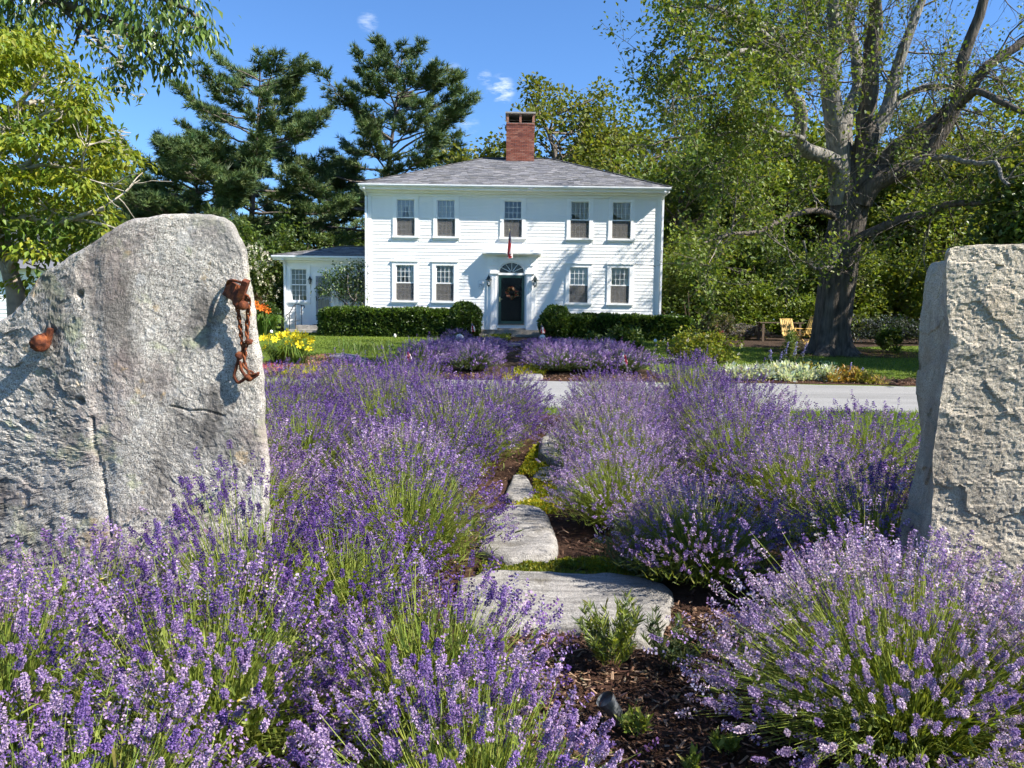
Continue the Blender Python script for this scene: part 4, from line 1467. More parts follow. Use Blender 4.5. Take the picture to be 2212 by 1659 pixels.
def neighbour_house():
    """white buildings glimpsed behind the small tree"""
    Y = 24.0
    a = P(20, 700, Y)
    t = thing('outbuilding', 'white clapboard outbuilding with grey roof glimpsed behind the small tree', 'outbuilding', (-17.2, Y, .4))
    z0 = .3
    ze = P(85, 585, Y).z; zr = P(30, 560, Y).z + .3
    x0, x1 = -19.6, P(92, 600, Y).x + .1
    mb = MB(); box(mb, x0, x1, Y, Y + 6, z0, ze + .1)
    mb.build('wall', WHITE, t)
    clapboards(t, WHITE, x0, x1, z0 + .4, ze, Y, .13, [(x1 - .75, x1 - .1, .0, 1.9)])
    part_box('corner_board', t, TRIM, x1 - .02, x1 + .06, Y - .035, Y + .2, z0, ze + .06)
    part_box('door', t, NAVY, x1 - .72, x1 - .13, Y - .03, Y - .001, z0, 1.85)  # dark sheet painted in for the unlit inside of a garage-like opening
    mb = MB(); xa = (x0 + x1) / 2 - 1
    mb.addf([(x0 - .3, Y - .35, ze + .05), (x1 + .35, Y - .35, ze + .05), (x1 + .35, Y + 6.3, ze + .05), (x0 - .3, Y + 6.3, ze + .05), (x0 + 1.0, Y + 3, ze + .75), (x1 - 1.0, Y + 3, ze + .75)], [[0, 1, 5, 4], [1, 2, 5], [2, 3, 4, 5], [3, 0, 4], [3, 2, 1, 0]], (.16, .16, .17))
    mb.build('roof', SHINGLE, t)
    Y2 = 34.0
    t = thing('white_barn', 'tall white building showing in patches through the yellow green leaves', 'barn', (-21, Y2, .8))
    p0, p1, p2 = P(110, 640, Y2), P(245, 560, Y2), P(185, 500, Y2)
    zt = P(180, 545, Y2).z
    x0, x1 = -24.5, P(196, 560, Y2).x
    mb = MB(); box(mb, x0, x1, Y2, Y2 + 8, .5, zt); mb.build('wall', WHITE, t)
    clapboards(t, WHITE, x0, x1, 1.0, zt, Y2, .16, [])
    mb = MB(); mb.addf([(x0 - .3, Y2 - .4, zt), (x1 + .4, Y2 - .4, zt), (x1 + .4, Y2 + 8.4, zt), (x0 - .3, Y2 + 8.4, zt), ((x0 + x1) / 2, Y2 - .4, zt + .9), ((x0 + x1) / 2, Y2 + 8.4, zt + .9)], [[0, 4, 5, 3], [1, 2, 5, 4], [0, 1, 4], [2, 3, 5]], (.18, .18, .19)); mb.build('roof', SHINGLE, t)


neighbour_house()

# ================================================================== VEGETATION HELPERS
def rdirs(r, n, up=0.0):
    d = r.normal(size=(n, 3)); d = norm(d); d[:, 2] += up
    return norm(d)


def jit(r, col, n, amt=.18, hue=.08):
    c = np.asarray(col, float)
    k = 1 + r.normal(size=(n, 1)) * amt
    h = 1 + r.normal(size=(n, 3)) * hue
    return np.clip(c * k * h, .004, 1)


def mixcol(r, cols, n, amt=.15):
    cols = np.asarray(cols, float)
    return jit(r, 1, n, amt) * cols[r.integers(0, len(cols), n)]


def leaf_cloud(mb, r, ctr, rad, n, size, cols, up=.5, shell=0.0, T=LEAFW, droop=0.0):
    """n leaves in an ellipsoid clump"""
    d = norm(r.normal(size=(n, 3)))
    q = r.uniform(shell, 1, n) ** (1 / 2.2)
    p = np.asarray(ctr) + d * q[:, None] * np.asarray(rad)
    dirs = norm(d * .6 + r.normal(size=(n, 3)) * .7 + np.array([0, 0, up * .3 - droop]))
    R = basis(dirs, r.uniform(-.9, .9, n))
    scatter(mb, T, p, R, size * r.uniform(.65, 1.25, n), mixcol(r, cols, n))


class Branching:
    def __init__(self, seed, bark=(.16, .13, .11), grav=0.0):
        self.r = np.random.default_rng(seed); self.mb = MB(); self.tips = []; self.bark = np.asarray(bark); self.grav = grav

    def limb(self, path, r0, r1, sides=8, n=18, wob=.0, col=None):
        p = smooth_path(path, n)
        if wob: p[1:-1] += fbm(p[1:-1] * 1.3, int(self.r.integers(999)), 2)[:, None] * wob * self.r.normal(size=3)
        rad = np.linspace(r0, r1, n)
        tube(self.mb, p, rad, sides, self.bark if col is None else col)
        return p, rad

    zmax = 1e9

    def grow(self, p, d, L, r0, level, kids=(5, 4), up=.12, spread=.9, leaf_from=2, maxlev=2):
        r = self.r
        if p[2] > self.zmax and r.uniform() < .75: return
        n = 7 if level < maxlev else 5
        pts = [np.array(p)]; d = np.array(d, float)
        for i in range(n - 1):
            d = d + r.normal(size=3) * .17; d[2] += up * .25 - self.grav * .2; d /= np.linalg.norm(d)
            pts.append(pts[-1] + d * L / (n - 1))
        pts = np.array(pts)
        tube(self.mb, pts, np.linspace(r0, max(r0 * .3, .004), n), 5 if level < 2 else 3, self.bark * r.uniform(.8, 1.3))
        if level >= leaf_from:
            for k in range(1, n): self.tips.append((pts[k], d.copy()))
        if level < maxlev:
            for k in range(kids[min(level, len(kids) - 1)]):
                t = r.uniform(.25, 1.0) * (n - 1); i = int(t); f = t - i
                q = pts[i] + (pts[min(i + 1, n - 1)] - pts[i]) * f
                dd = norm((d * .8 + r.normal(size=3) * spread)[None])[0]
                self.grow(q, dd, L * r.uniform(.42, .68), max(r0 * .5, .006), level + 1, kids, up, spread, leaf_from, maxlev)

    def sprout(self, path, count, L, r0, t0=.3, **kw):
        r = self.r
        for k in range(count):
            i = int(r.uniform(t0, 1) * (len(path) - 1)); i = min(i, len(path) - 2)
            dd = path[i + 1] - path[i]; dd = dd / np.linalg.norm(dd)
            d = norm((dd * .5 + r.normal(size=3) * .9 + np.array([0, 0, .1]))[None])[0]
            self.grow(path[i], d, L * r.uniform(.6, 1.3), r0, 0, **kw)

    def leaves(self, per, size, cols, spread=.25, T=LEAFW, droop=.25, keep=1.0):
        r = self.r; mb = MB()
        tp = np.array([t[0] for t in self.tips]); td = np.array([t[1] for t in self.tips])
        if keep < 1:
            m = r.uniform(size=len(tp)) < keep; tp, td = tp[m], td[m]
        tp = np.repeat(tp, per, 0); td = np.repeat(td, per, 0); n = len(tp)
        p = tp + r.normal(size=(n, 3)) * spread
        dirs = norm(td * .4 + r.normal(size=(n, 3)) * .8 + np.array([0, 0, -droop]))
        R = basis(dirs, r.uniform(-.8, .8, n))
        scatter(mb, T, p, R, size * r.uniform(.6, 1.3, n), mixcol(r, cols, n))
        return mb


def finish_tree(name, label, cat, loc, trunk_mb, crown_mb, group=None, bark=BARK, leafmat=LEAFM):
    t = thing(name, label, cat, loc, group)
    trunk_mb.build('trunk', bark, t, smooth=True)
    crown_mb.build('crown', leafmat, t)
    return t


def copy_tree(src, loc, rz, s, label, group=None):
    c = src.copy(); COL.objects.link(c); c.location = loc; c.rotation_euler = (0, 0, rz); c.scale = (s, s, s) if np.isscalar(s) else s
    c['label'] = label
    if group: c['group'] = group
    for ch in src.children:
        d = ch.copy(); COL.objects.link(d); d.parent = c
        for g2 in ch.children:
            e = g2.copy(); COL.objects.link(e); e.parent = d
    ORG[c.name] = Vector(loc)
    return c


# ================================================================== BIG MAPLE
def big_maple():
    Yt = 24.8
    B = Branching(31, (.17, .145, .12)); B.zmax = 12.4  # most growth above zmax dropped to keep its shadow off the house
    base = P(1797, 752, Yt)

    def L(pts, y0, y1):
        n = len(pts)
        return [tuple(P(u, v, Yt + y0 + (y1 - y0) * k / (n - 1))) for k, (u, v) in enumerate(pts)]
    px = Yt / FPX
    # trunk with root flare and fluted surface
    tp = smooth_path(L([(1797, 770), (1797, 740), (1800, 690), (1810, 610), (1824, 520), (1836, 455), (1843, 400), (1840, 340)], 0, 0), 46)
    wid = np.interp(np.linspace(0, 1, 46), [0, .06, .12, .25, .45, .68, .8, 1], [56, 48, 43, 38, 36, 36, 38, 28]) * px
    sides = 40
    t = np.gradient(tp, axis=0); V = []
    ang = np.linspace(0, 2 * np.pi, sides, endpoint=False)
    for i in range(46):
        flare = max(0, 1 - i / 9)
        rr = wid[i] * (1 + .10 * np.sin(ang * 5 + .6) * (.5 + flare * 2) + .05 * np.sin(ang * 9 + i * .05) + .04 * fbm(np.stack([np.cos(ang) * 2, np.sin(ang) * 2, ang * 0 + i * .12], -1), 3, 3) + .05 * fbm(np.stack([np.cos(ang) * 7, np.sin(ang) * 7, ang * 0 + i * .35], -1), 13, 2) + .2 * flare * np.maximum(0, np.sin(ang * 3 + 2)))
        V.append(tp[i] + np.stack([rr * np.cos(ang), rr * np.sin(ang), ang * 0], -1))
    V = np.concatenate(V)
    i, j = np.meshgrid(np.arange(45), np.arange(sides), indexing='ij'); j2 = (j + 1) % sides
    B.mb.add(V, np.stack([i * sides + j, i * sides + j2, (i + 1) * sides + j2, (i + 1) * sides + j], -1).reshape(-1, 4), B.bark * .55)
    grey = np.array([.21, .195, .17]); dark = np.array([.11, .093, .078])
    limbs = []

    def add(pts, y0, y1, w0, w1, col=grey, n=22, sides=9):
        p, rr = B.limb(L(pts, y0, y1), w0 * px, w1 * px, sides, n, .12, col)
        limbs.append((p, w0, w1)); return p
    A1 = add([(1818, 440), (1812, 330), (1797, 225), (1792, 165), (1805, 89), (1797, 0), (1790, -40)], 0, -1.5, 26, 8)
    add([(1796, 168), (1774, 142), (1734, 120), (1677, 110), (1600, 98), (1510, 80)], -.6, -4, 10, 3)
    add([(1793, 165), (1765, 105), (1748, 58), (1735, 0), (1725, -40)], -.6, 2.5, 11, 4)
    Bp = add([(1815, 385), (1790, 345), (1734, 315), (1728, 252), (1703, 200), (1672, 133), (1668, 89), (1645, 35), (1610, -30), (1590, -50)], 0, -5, 17, 5)
    add([(1733, 300), (1690, 284), (1623, 289), (1530, 289), (1470, 300)], -1.5, -5.5, 6, 2.5)
    add([(1672, 133), (1620, 110), (1560, 120), (1490, 125), (1440, 150)], -3.5, -7, 6, 2)
    add([(1668, 90), (1600, 40), (1530, 12), (1470, 25)], -4, -8, 6, 2)
    add([(1826, 330), (1832, 249), (1850, 191), (1848, 124), (1839, 67), (1832, 0), (1834, -30)], .5, 2.5, 17, 8)
    add([(1862, 400), (1866, 340), (1870, 290), (1872, 280)], -.2, -.5, 25, 22, dark)
    add([(1868, 360), (1874, 249), (1885, 133), (1890, 44), (1887, 0), (1890, -30)], .2, -2, 20, 9, dark)
    add([(1872, 340), (1880, 305), (1912, 249), (1930, 187), (1943, 133), (1970, 58), (1992, 0), (2030, -90)], .2, .5, 19, 6)
    Fp = add([(1868, 400), (1890, 370), (1934, 320), (2001, 275), (2045, 240), (2090, 195), (2134, 142), (2212, 89), (2290, 20), (2330, -60)], -.2, -1.5, 20, 5, dark)
    Gp = add([(1862, 440), (1880, 407), (1921, 378), (1979, 351), (2023, 302), (2063, 231), (2077, 133), (2117, 27), (2140, -60), (2165, -120)], -.4, -2, 21, 6, dark)
    add([(2063, 231), (2110, 200), (2160, 215), (2240, 260), (2290, 330)], -2.5, -5, 8, 3, dark)
    Hp = add([(1850, 515), (1890, 500), (1948, 475), (2001, 462), (2045, 444), (2110, 440), (2190, 420)], -.3, -4, 12, 4, dark)
    add([(1815, 470), (1760, 455), (1700, 470), (1640, 500), (1580, 505), (1520, 525)], -.3, -5, 7, 2, dark)
    add([(1812, 540), (1790, 580), (1760, 585), (1745, 560), (1735, 520)], -.6, -1.8, 6, 2.5)
    add([(1935, 215), (1990, 190), (2040, 185), (2090, 200)], 1, -1, 6, 2.5)
    add([(1912, 250), (1960, 205), (2030, 190), (2070, 195)], 1, 4, 7, 3)
    add([(1975, 345), (2060, 340), (2130, 360), (2180, 400)], -2, -6, 6, 2.5)
    for p, w0, w1 in limbs:
        ln = np.sum(np.linalg.norm(np.diff(p, axis=0), axis=1))
        big = w0 > 15
        B.sprout(p, int(ln * (1.25 if big else 2.0)), 2.3 if big else 1.8, .035 if big else .022, .35 if big else .15, kids=(5, 4), up=.1, spread=.8, leaf_from=1, maxlev=2)
    cols = [(.105, .155, .026), (.13, .185, .03), (.17, .215, .038), (.08, .13, .025), (.20, .235, .045)]
    # thinner towards the right where the limbs show bare
    r = B.r
    tips = []
    for tpnt, d in B.tips:
        keep = .62
        u = tpnt[0] / tpnt[1] * FPX + 1106
        if u > 1640: keep = .36
        if u > 1790: keep = .15
        if u > 1950: keep = .11
        if u < 1640: keep = .62
        if tpnt[2] > 12.6: keep *= .30 if tpnt[0] < 13 else .6  # unseen upper crown thinned so that sun reaches the house front
        vv = 686 - (tpnt[2] - CAM_H) / tpnt[1] * FPX + (u - 1106) * .013
        if u < 1285 or (u < 1462 and vv > 290): keep = 0
        if r.uniform() < keep: tips.append((tpnt, d))
    B.tips = tips
    crown = B.leaves(13, .112, cols, .15, LEAFW, .35, .52)
    print('maple tips', len(tips), 'bark v', B.mb.n, 'crown v', crown.n)
    return finish_tree('maple_tree', 'huge old maple with fluted trunk and many bare grey limbs on the lawn', 'tree', base, B.mb, crown)


big_maple()


# ================================================================== PINES
NEEDLES = []
for _k in range(3):
    _r = np.random.default_rng(50 + _k)
    _v, _t, _c = [], [], []
    for _i in range(11):
        _d = norm(np.array([[_r.normal() * .75, .55 + _r.uniform(0, .6), .25 + _r.normal() * .5]]))[0]
        _s = norm(np.cross(_d, _r.normal(size=3))[None])[0] * .055
        _b = len(_v)
        _v += [-_s, _s, _d * _r.uniform(.7, 1.1)]
        _t.append([_b, _b + 1, _b + 2]); _k2 = _r.uniform(.75, 1.2); _c += [(_k2 * .8,) * 3, (_k2 * .8,) * 3, (_k2 * 1.2, _k2 * 1.15, _k2)]
    NEEDLES.append(T_of(_v, tris=_t, c=_c))


def pine(seed, Ht, spread, z0=.3, cols=((.088, .145, .052), (.115, .175, .06), (.07, .122, .05), (.14, .19, .065)), dens=1.0, lean=0.0, full=1.0):
    r = np.random.default_rng(seed)
    tm, cm = MB(), MB()
    tp = smooth_path([(0, 0, -.5), (lean * .2, 0, Ht * .35), (lean * .6, .1, Ht * .7), (lean, 0, Ht)], 30)
    tube(tm, tp, np.linspace(.018 * Ht, .02, 30), 9, (.12, .10, .09))
    z = z0 * Ht
    pos, dirs = [], []
    while z < Ht * .985:
        k = z / Ht
        prof = (1 - k) ** .50 * (.55 + .45 * min(1, (k - z0 + .12) / .25))
        for w in range(int(r.integers(5, 8))):
            a = r.uniform(0, 2 * math.pi)
            Lb = spread * prof * r.uniform(.45, 1.25) + .5
            if r.uniform() > full and k < .6: continue
            e0 = -.05 + .62 * k ** 2 + r.normal() * .10
            st = np.array([np.interp(z, tp[:, 2], tp[:, 0]), 0, z + r.uniform(-.3, .3)])
            h = np.array([math.cos(a), math.sin(a), 0])
            pts = [st, st + h * Lb * .4 + np.array([0, 0, e0 * Lb * .4]), st + h * Lb * .75 + np.array([0, 0, e0 * Lb * .75 + .02 * Lb]), st + h * Lb + np.array([0, 0, e0 * Lb + .14 * Lb])]
            pth = smooth_path(pts, 12)
            pth[2:, 2] += np.cumsum(r.normal(size=10) * .05)
            tube(tm, pth, np.linspace(.010 * Lb + .02, .012, 12), 4, (.15, .125, .105))
            side = np.array([-h[1], h[0], 0])
            nb = int((6 + Lb * 6.0) * dens)
            for q in range(nb):
                t = r.uniform(.28, 1.0) ** .8
                i = min(int(t * 11), 10)
                p = pth[i] + (pth[i + 1] - pth[i]) * (t * 11 - i)
                s = r.choice((-1, 1))
                lb = (.22 * Lb * (1.15 - t) + .35) * r.uniform(.5, 1.2)
                dd = norm((h * .75 + side * s * r.uniform(.3, 1.1) + np.array([0, 0, .14 + r.normal() * .09]))[None])[0]
                nt = int(3 + lb * 3.2)
                tt = np.linspace(.2, 1, nt)
                pp = p + dd * (lb * tt)[:, None] + r.normal(size=(nt, 3)) * np.array([.09, .09, .05]) + np.array([0, 0, 1]) * (.10 * lb * tt ** 2)[:, None]
                pos.append(pp); dirs.append(norm(np.broadcast_to(dd, (nt, 3)) * .7 + np.array([0, 0, .5]) + r.normal(size=(nt, 3)) * .25))
                if lb > .5: tube(tm, [p, p + dd * lb * .8], [.018, .008], 3, (.14, .115, .095))
        z += Ht * .056 * r.uniform(.75, 1.25)
    pos, dirs = np.concatenate(pos), np.concatenate(dirs)
    n = len(pos)
    which = r.integers(0, 3, n)
    R = basis(dirs, r.uniform(0, 6.28, n)); sc = .42 * r.uniform(.75, 1.25, n); cl = mixcol(r, cols, n, .16)
    for k in range(3):
        m = which == k
        scatter(cm, NEEDLES[k], pos[m], R[m], sc[m], cl[m])
    print('pine', n, cm.n)
    return tm, cm


def place_pine(seed, u_base, Y, u_top, v_top, spread, label, z0=.3, **kw):
    top = P(u_top, v_top, Y); bx = P(u_base, 640, Y).x
    zb = HOUSE_Z
    tm, cm = pine(seed, top.z - zb - 1.5, spread, z0, lean=top.x - bx, **kw)
    t = thing('pine_tree', label, 'tree', (bx, Y, zb), 'pines behind the house')
    for mb, nm, mt in ((tm, 'trunk', BARK), (cm, 'crown', NEEDLE)):
        me = mb.mesh(nm, (0, 0, 0), nm == 'trunk'); me.materials.append(mt)
        inst(nm, me, t, (bx, Y, zb))
    return t


PA = place_pine(1, 537, 46, 562, 98, 7.2, 'tall white pine with bare lower trunk behind the sloping stone', .36)
PB = place_pine(2, 812, 50, 868, 76, 8.6, 'broad white pine with long upswept boughs nearest the chimney', .22, dens=1.05)
PC = place_pine(3, 432, 44, 420, 262, 6.0, 'shorter dark pine beside the bright yellow green tree', .20)
PD = copy_tree(PC, (P(690, 640, 56).x, 56, HOUSE_Z), 3.3, 1.12, 'dense lower pine filling the gap between the two tall pines', 'pines behind the house')
copy_tree(PC, (P(330, 640, 52).x, 52, HOUSE_Z), 2.1, .92, 'dark pine half hidden behind the yellow green tree', 'pines behind the house')
copy_tree(PC, (P(905, 640, 60).x, 60, HOUSE_Z), 1.0, .80, 'low pine just above the eave beside the roof ridge', 'pines behind the house')
copy_tree(PA, (P(220, 640, 62).x, 62, HOUSE_Z), 4.0, .8, 'distant pine seen through the yellow green tree', 'pines behind the house')


# ================================================================== BACKGROUND DECIDUOUS
def broadleaf(seed, Ht, crown_r, crown_z, nclump, per, size, cols, clump=1.2, trunk=.028, low=False):
    r = np.random.default_rng(seed)
    B = Branching(seed, (.15, .125, .10))
    tp = smooth_path([(0, 0, -.4), (r.normal() * .2, r.normal() * .2, Ht * .3), (r.normal() * .5, r.normal() * .5, Ht * .65), (r.normal() * .6, r.normal() * .6, Ht * .93)], 16)
    tube(B.mb, tp, np.linspace(trunk * Ht, .04, 16), 8, B.bark)
    cm = MB()
    c0 = np.array([0, 0, Ht - crown_z])
    for k in range(nclump):
        d = norm(r.normal(size=(1, 3)))[0]
        q = r.uniform(.25, 1) ** .5
        c = c0 + d * q * np.array([crown_r, crown_r, crown_z]) * (1 + .25 * r.normal())
        c[2] = max(c[2], .8 if low else Ht * .16)
        zt = np.clip(c[2] - r.uniform(.8, 2.5), Ht * .1, Ht * .9)
        i = np.argmin(np.abs(tp[:, 2] - zt))
        pa = smooth_path([tp[i], (tp[i] + c) / 2 + r.normal(size=3) * .4, c], 8)
        tube(B.mb, pa, np.linspace(.006 * Ht, .012, 8), 4, B.bark * r.uniform(.8, 1.4))
        rad = clump * r.uniform(.6, 1.35) * np.array([1.1, 1.1, .72])
        leaf_cloud(cm, r, c, rad, int(per * r.uniform(.6, 1.4)), size, np.asarray(cols) * r.uniform(.82, 1.18), .4, .0, LEAFW, .2)
    return B.mb, cm


GCOLS = [(.14, .19, .03), (.175, .225, .036), (.11, .16, .027), (.21, .24, .045)]
YCOLS = [(.14, .165, .026), (.175, .20, .032), (.11, .14, .024), (.20, .20, .04)]
DCOLS = [(.075, .12, .024), (.10, .15, .03), (.06, .10, .022), (.13, .175, .034)]


def bl_tree(name, label, u, Y, v_top, seed, crown_r, cols, nclump=75, per=150, size=.26, group=None, czf=.42, clump=1.25, **kw):
    top = P(u, v_top, Y); Ht = top.z - HOUSE_Z
    tm, cm = broadleaf(seed, Ht, crown_r, Ht * czf, nclump, per, size, cols, clump, **kw)
    t = thing(name, label, 'tree', (top.x, Y, HOUSE_Z), group)
    for mb, nm, mt in ((tm, 'trunk', BARK), (cm, 'crown', LEAFM)):
        me = mb.mesh(nm, (0, 0, 0), nm == 'trunk'); me.materials.append(mt); inst(nm, me, t, (top.x, Y, HOUSE_Z))
    return t


WG = 'broadleaf trees behind the house'
T1 = bl_tree('oak_tree', 'yellow green tree rising directly behind the brick chimney', 1185, 46, 158, 61, 5.0, YCOLS, 80, 170, .27, WG)
T2 = bl_tree('oak_tree', 'airy tree with sky gaps between chimney and old maple', 1345, 48, 185, 62, 4.6, GCOLS, 58, 130, .27, WG)
T3 = bl_tree('oak_tree', 'smaller green tree behind the roof hip facing the maple', 1440, 50, 215, 63, 4.6, YCOLS, 70, 150, .27, WG)
RW = 'woodland trees behind the old maple'
T4 = bl_tree('woodland_tree', 'dark tree with low branches against the end wall of the house', 1500, 39, 330, 64, 4.2, DCOLS, 95, 180, .24, RW, .46, low=True)
T5 = bl_tree('woodland_tree', 'green woodland tree close behind the old maple trunk', 1680, 41, 250, 65, 5.0, GCOLS, 95, 180, .25, RW, .46, low=True)
T6 = bl_tree('woodland_tree', 'yellowish woodland tree above the squared granite block', 2090, 38, 250, 66, 4.8, YCOLS, 90, 170, .24, RW, .46, low=True)
_wl = [(1590, 44, T4, 1.05), (1770, 45, T5, 1.0), (1860, 40, T4, .95), (1950, 43, T6, .95), (2010, 37, T5, .8), (2190, 42, T5, 1.05), (2290, 38, T4, 1.0), (2400, 46, T6, 1.2),
       (1560, 54, T5, 1.15), (1720, 56, T6, 1.2), (1880, 55, T5, 1.2), (2050, 54, T4, 1.3), (2250, 55, T5, 1.3), (2480, 52, T4, 1.2), (2600, 44, T5, 1.2)]
for fr, txt in ((lambda e: e[1] < 50, 'nearer woodland tree behind the old maple, %s counting away from the house'), (lambda e: e[1] >= 50, 'rear woodland tree behind the old maple, %s counting away from the house')):
    for k, (u, Y, src, s) in enumerate(sorted((e for e in _wl if fr(e)), key=lambda e: e[0])):
        copy_tree(src, (P(u, 640, Y).x, Y, HOUSE_Z), k * 1.7 + Y, s, txt % ORD[k], RW)
_wl = [(1080, 54, T3, .9), (1270, 58, T1, .95), (990, 58, T2, .72), (640, 50, T4, .62), (740, 47, T4, .60), (560, 60, T5, .72), (480, 56, T4, .66), (360, 58, T5, .75), (250, 50, T4, .7), (130, 56, T5, .8), (20, 50, T4, .8), (-120, 48, T5, .9), (-260, 44, T4, .9), (850, 62, T5, .68)]
for k, (u, Y, src, s) in enumerate(sorted(_wl, key=lambda e: -e[0])):
    copy_tree(src, (P(u, 640, Y).x, Y, HOUSE_Z), k * 2.3, s, 'broadleaf tree behind the pines and roof, %s counting from the chimney side' % ORD[k], 'wood behind the pines')


# ================================================================== SHRUBS, HEDGES
def shrub(name, label, u_or_loc, rad, n, size, cols, seed, T=LEAFW, cat='shrub', group=None, mat=LEAFM, up=.6, stems=9, flowers=None, zc=.62, droop=0.0, trunk=None):
    r = np.random.default_rng(seed)
    loc = Vector(u_or_loc)
    t = thing(name, label, cat, loc, group)
    sm, cm = MB(), MB()
    rad = np.asarray(rad, float)
    c = np.array(loc) + np.array([0, 0, rad[2] * zc])
    for k in range(stems):
        d = norm((r.normal(size=3) * np.array([1, 1, .3]) + np.array([0, 0, .9]))[None])[0]
        tube(sm, smooth_path([np.array(loc) + r.normal(size=3) * np.array([.08, .08, 0]) * rad, np.array(loc) + d * rad * .5, np.array(loc) + d * rad * 1.1 + np.array([0, 0, rad[2] * .1])], 7), np.linspace(.018, .006, 7) * max(.6, rad[2]), 4, (.13, .10, .07))
    ncl = max(6, n // 120)
    for k in range(ncl):
        d = norm((r.normal(size=3) + np.array([0, 0, .35]))[None])[0]
        q = r.uniform(.35, .95)
        cc = c + d * q * rad * np.array([1, 1, .8])
        cc[2] = max(cc[2], loc.z + .08 * rad[2])
        leaf_cloud(cm, r, cc, rad * r.uniform(.18, .34), n // ncl, size, np.asarray(cols) * r.uniform(.8, 1.2), up, 0, T, droop)
    sm.build('stems', BARKS, t, smooth=True)
    cm.build('foliage', mat, t)
    if flowers:
        fm = MB(); nf, fs, fc = flowers
        d = norm(r.normal(size=(nf, 3)) + np.array([0, -.5, .6])); p = c + d * rad * r.uniform(.8, 1.05, (nf, 1))
        for k in range(5):
            a = k * 2 * math.pi / 5
            scatter(fm, LEAFW, p, basis(norm(np.array([[math.cos(a), -.3, math.sin(a)]]).repeat(nf, 0) + r.normal(size=(nf, 3)) * .2)), fs * r.uniform(.7, 1.2, nf), jit(r, fc, nf, .08, .03))
        fm.build('blossoms', PETAL, t)
    return t


def hedge(name, label, segs, seed, cols, dens=600, size=.088):
    """segs: ellipsoid / box bodies (kind, x0, x1, y0, y1, z0, z1)"""
    r = np.random.default_rng(seed)
    x0 = min(s[1] for s in segs); x1 = max(s[2] for s in segs)
    t = thing(name, label, 'hedge', ((x0 + x1) / 2, segs[0][3], segs[0][5]))
    core, cm = MB(), MB()
    for kind, a, b, c, d, e, f in segs:
        ctr = np.array([(a + b) / 2, (c + d) / 2, (e + f) / 2]); h = np.array([(b - a) / 2, (d - c) / 2, (f - e) / 2])
        if kind == 'box':
            area = 2 * (b - a) * ((d - c) + (f - e)) + 2 * (d - c) * (f - e)
            n = int(area * dens)
            w = np.array([(d - c) * (f - e), (b - a) * (f - e), (b - a) * (d - c)])
            ax = r.choice(3, n, p=w / w.sum()); sg = r.choice((-1, 1), n)
            q = r.uniform(-1, 1, (n, 3)); q[np.arange(n), ax] = sg
            nr = np.zeros((n, 3)); nr[np.arange(n), ax] = sg
            # soften edges and make the surface uneven
            lenq = (np.abs(q) ** 8).sum(1) ** (1 / 8); q = q / lenq[:, None]
            p = ctr + q * h
            core_h = h * .86
            v = [ctr + core_h * np.array(s) for s in ((-1, -1, -1), (-1, -1, 1), (-1, 1, -1), (-1, 1, 1), (1, -1, -1), (1, -1, 1), (1, 1, -1), (1, 1, 1))]
            core.add(v, BOXF, (.012, .018, .008))
        else:
            n = int(4 * math.pi * (h.prod() ** (2 / 3)) * dens)
            nr = norm(r.normal(size=(n, 3))); p = ctr + nr * h
            sphere(core, ctr, h * .86, 16, 10, (.012, .018, .008))
        lump = fbm(p * 2.3, seed, 3)[:, None] * .07 + fbm(p * 7, seed + 5, 2)[:, None] * .03
        p = p + nr * (lump - r.uniform(0, .10, (n, 1)) ** 1.0)
        dirs = norm(nr * .8 + r.normal(size=(n, 3)) * .5 + np.array([0, 0, .45]))
        cc = mixcol(r, cols, n, .2)
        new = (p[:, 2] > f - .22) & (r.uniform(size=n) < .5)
        cc[new] *= np.array([1.5, 1.45, 1.0])  # about half of the topmost leaves lighter and yellower
        for rep in range(3):
            dd = norm(dirs + r.normal(size=(n, 3)) * .45)
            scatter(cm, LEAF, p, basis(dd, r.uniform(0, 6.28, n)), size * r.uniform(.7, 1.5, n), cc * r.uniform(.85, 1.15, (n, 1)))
    core.build('branches', BARKS, t)  # solid near-black core, painted to pass for the dark inside of the hedge
    cm.build('foliage', LEAFG, t)
    return t


HC = [(.05, .092, .016), (.07, .12, .021), (.038, .072, .014), (.095, .15, .026)]
zb = HOUSE_Z
hedge('clipped_hedge', 'long clipped yew hedge ending in a ball, on the plaque side of the door', [('box', -7.45, -2.2, 29.2, 30.35, .70, 1.80), ('ell', -2.56, -1.22, 28.95, 30.35, .62, 2.10)], 71, HC)
hedge('clipped_hedge', 'darker clipped yew hedge starting with a ball, on the maple side of the door', [('box', 1.95, 6.85, 29.0, 30.2, .62, 1.66), ('ell', 1.0, 2.25, 28.7, 30.1, .60, 2.02)], 73, HC)

# understory along the wood edge
SC1 = [(.12, .17, .024), (.15, .20, .03), (.09, .14, .02), (.19, .24, .036)]
shrub('understory_shrub', 'tall dark shrub against the end of the clipped hedge', (7.6, 33, zb), (1.7, 1.4, 2.6), 5200, .15, DCOLS, 101, group='shrubs under the wood')
shrub('understory_shrub', 'bright green arching shrub behind the garden table', (9.6, 32, zb), (2.1, 1.4, 1.7), 5200, .14, SC1, 102, group='shrubs under the wood')
shrub('understory_shrub', 'broad green shrub between hedge end and garden table', (8.3, 34.5, zb), (2.6, 1.5, 3.4), 6500, .16, GCOLS, 103, group='shrubs under the wood')
shrub('understory_shrub', 'yellow green low shrub just beside the maple trunk', (12.6, 31.5, zb), (1.9, 1.3, 1.3), 4000, .13, SC1, 104, group='shrubs under the wood')
shrub('understory_shrub', 'tall leafy shrub filling the gap between maple trunk and granite block', (14.8, 33, zb), (2.7, 1.6, 3.0), 7000, .16, GCOLS, 105, group='shrubs under the wood')
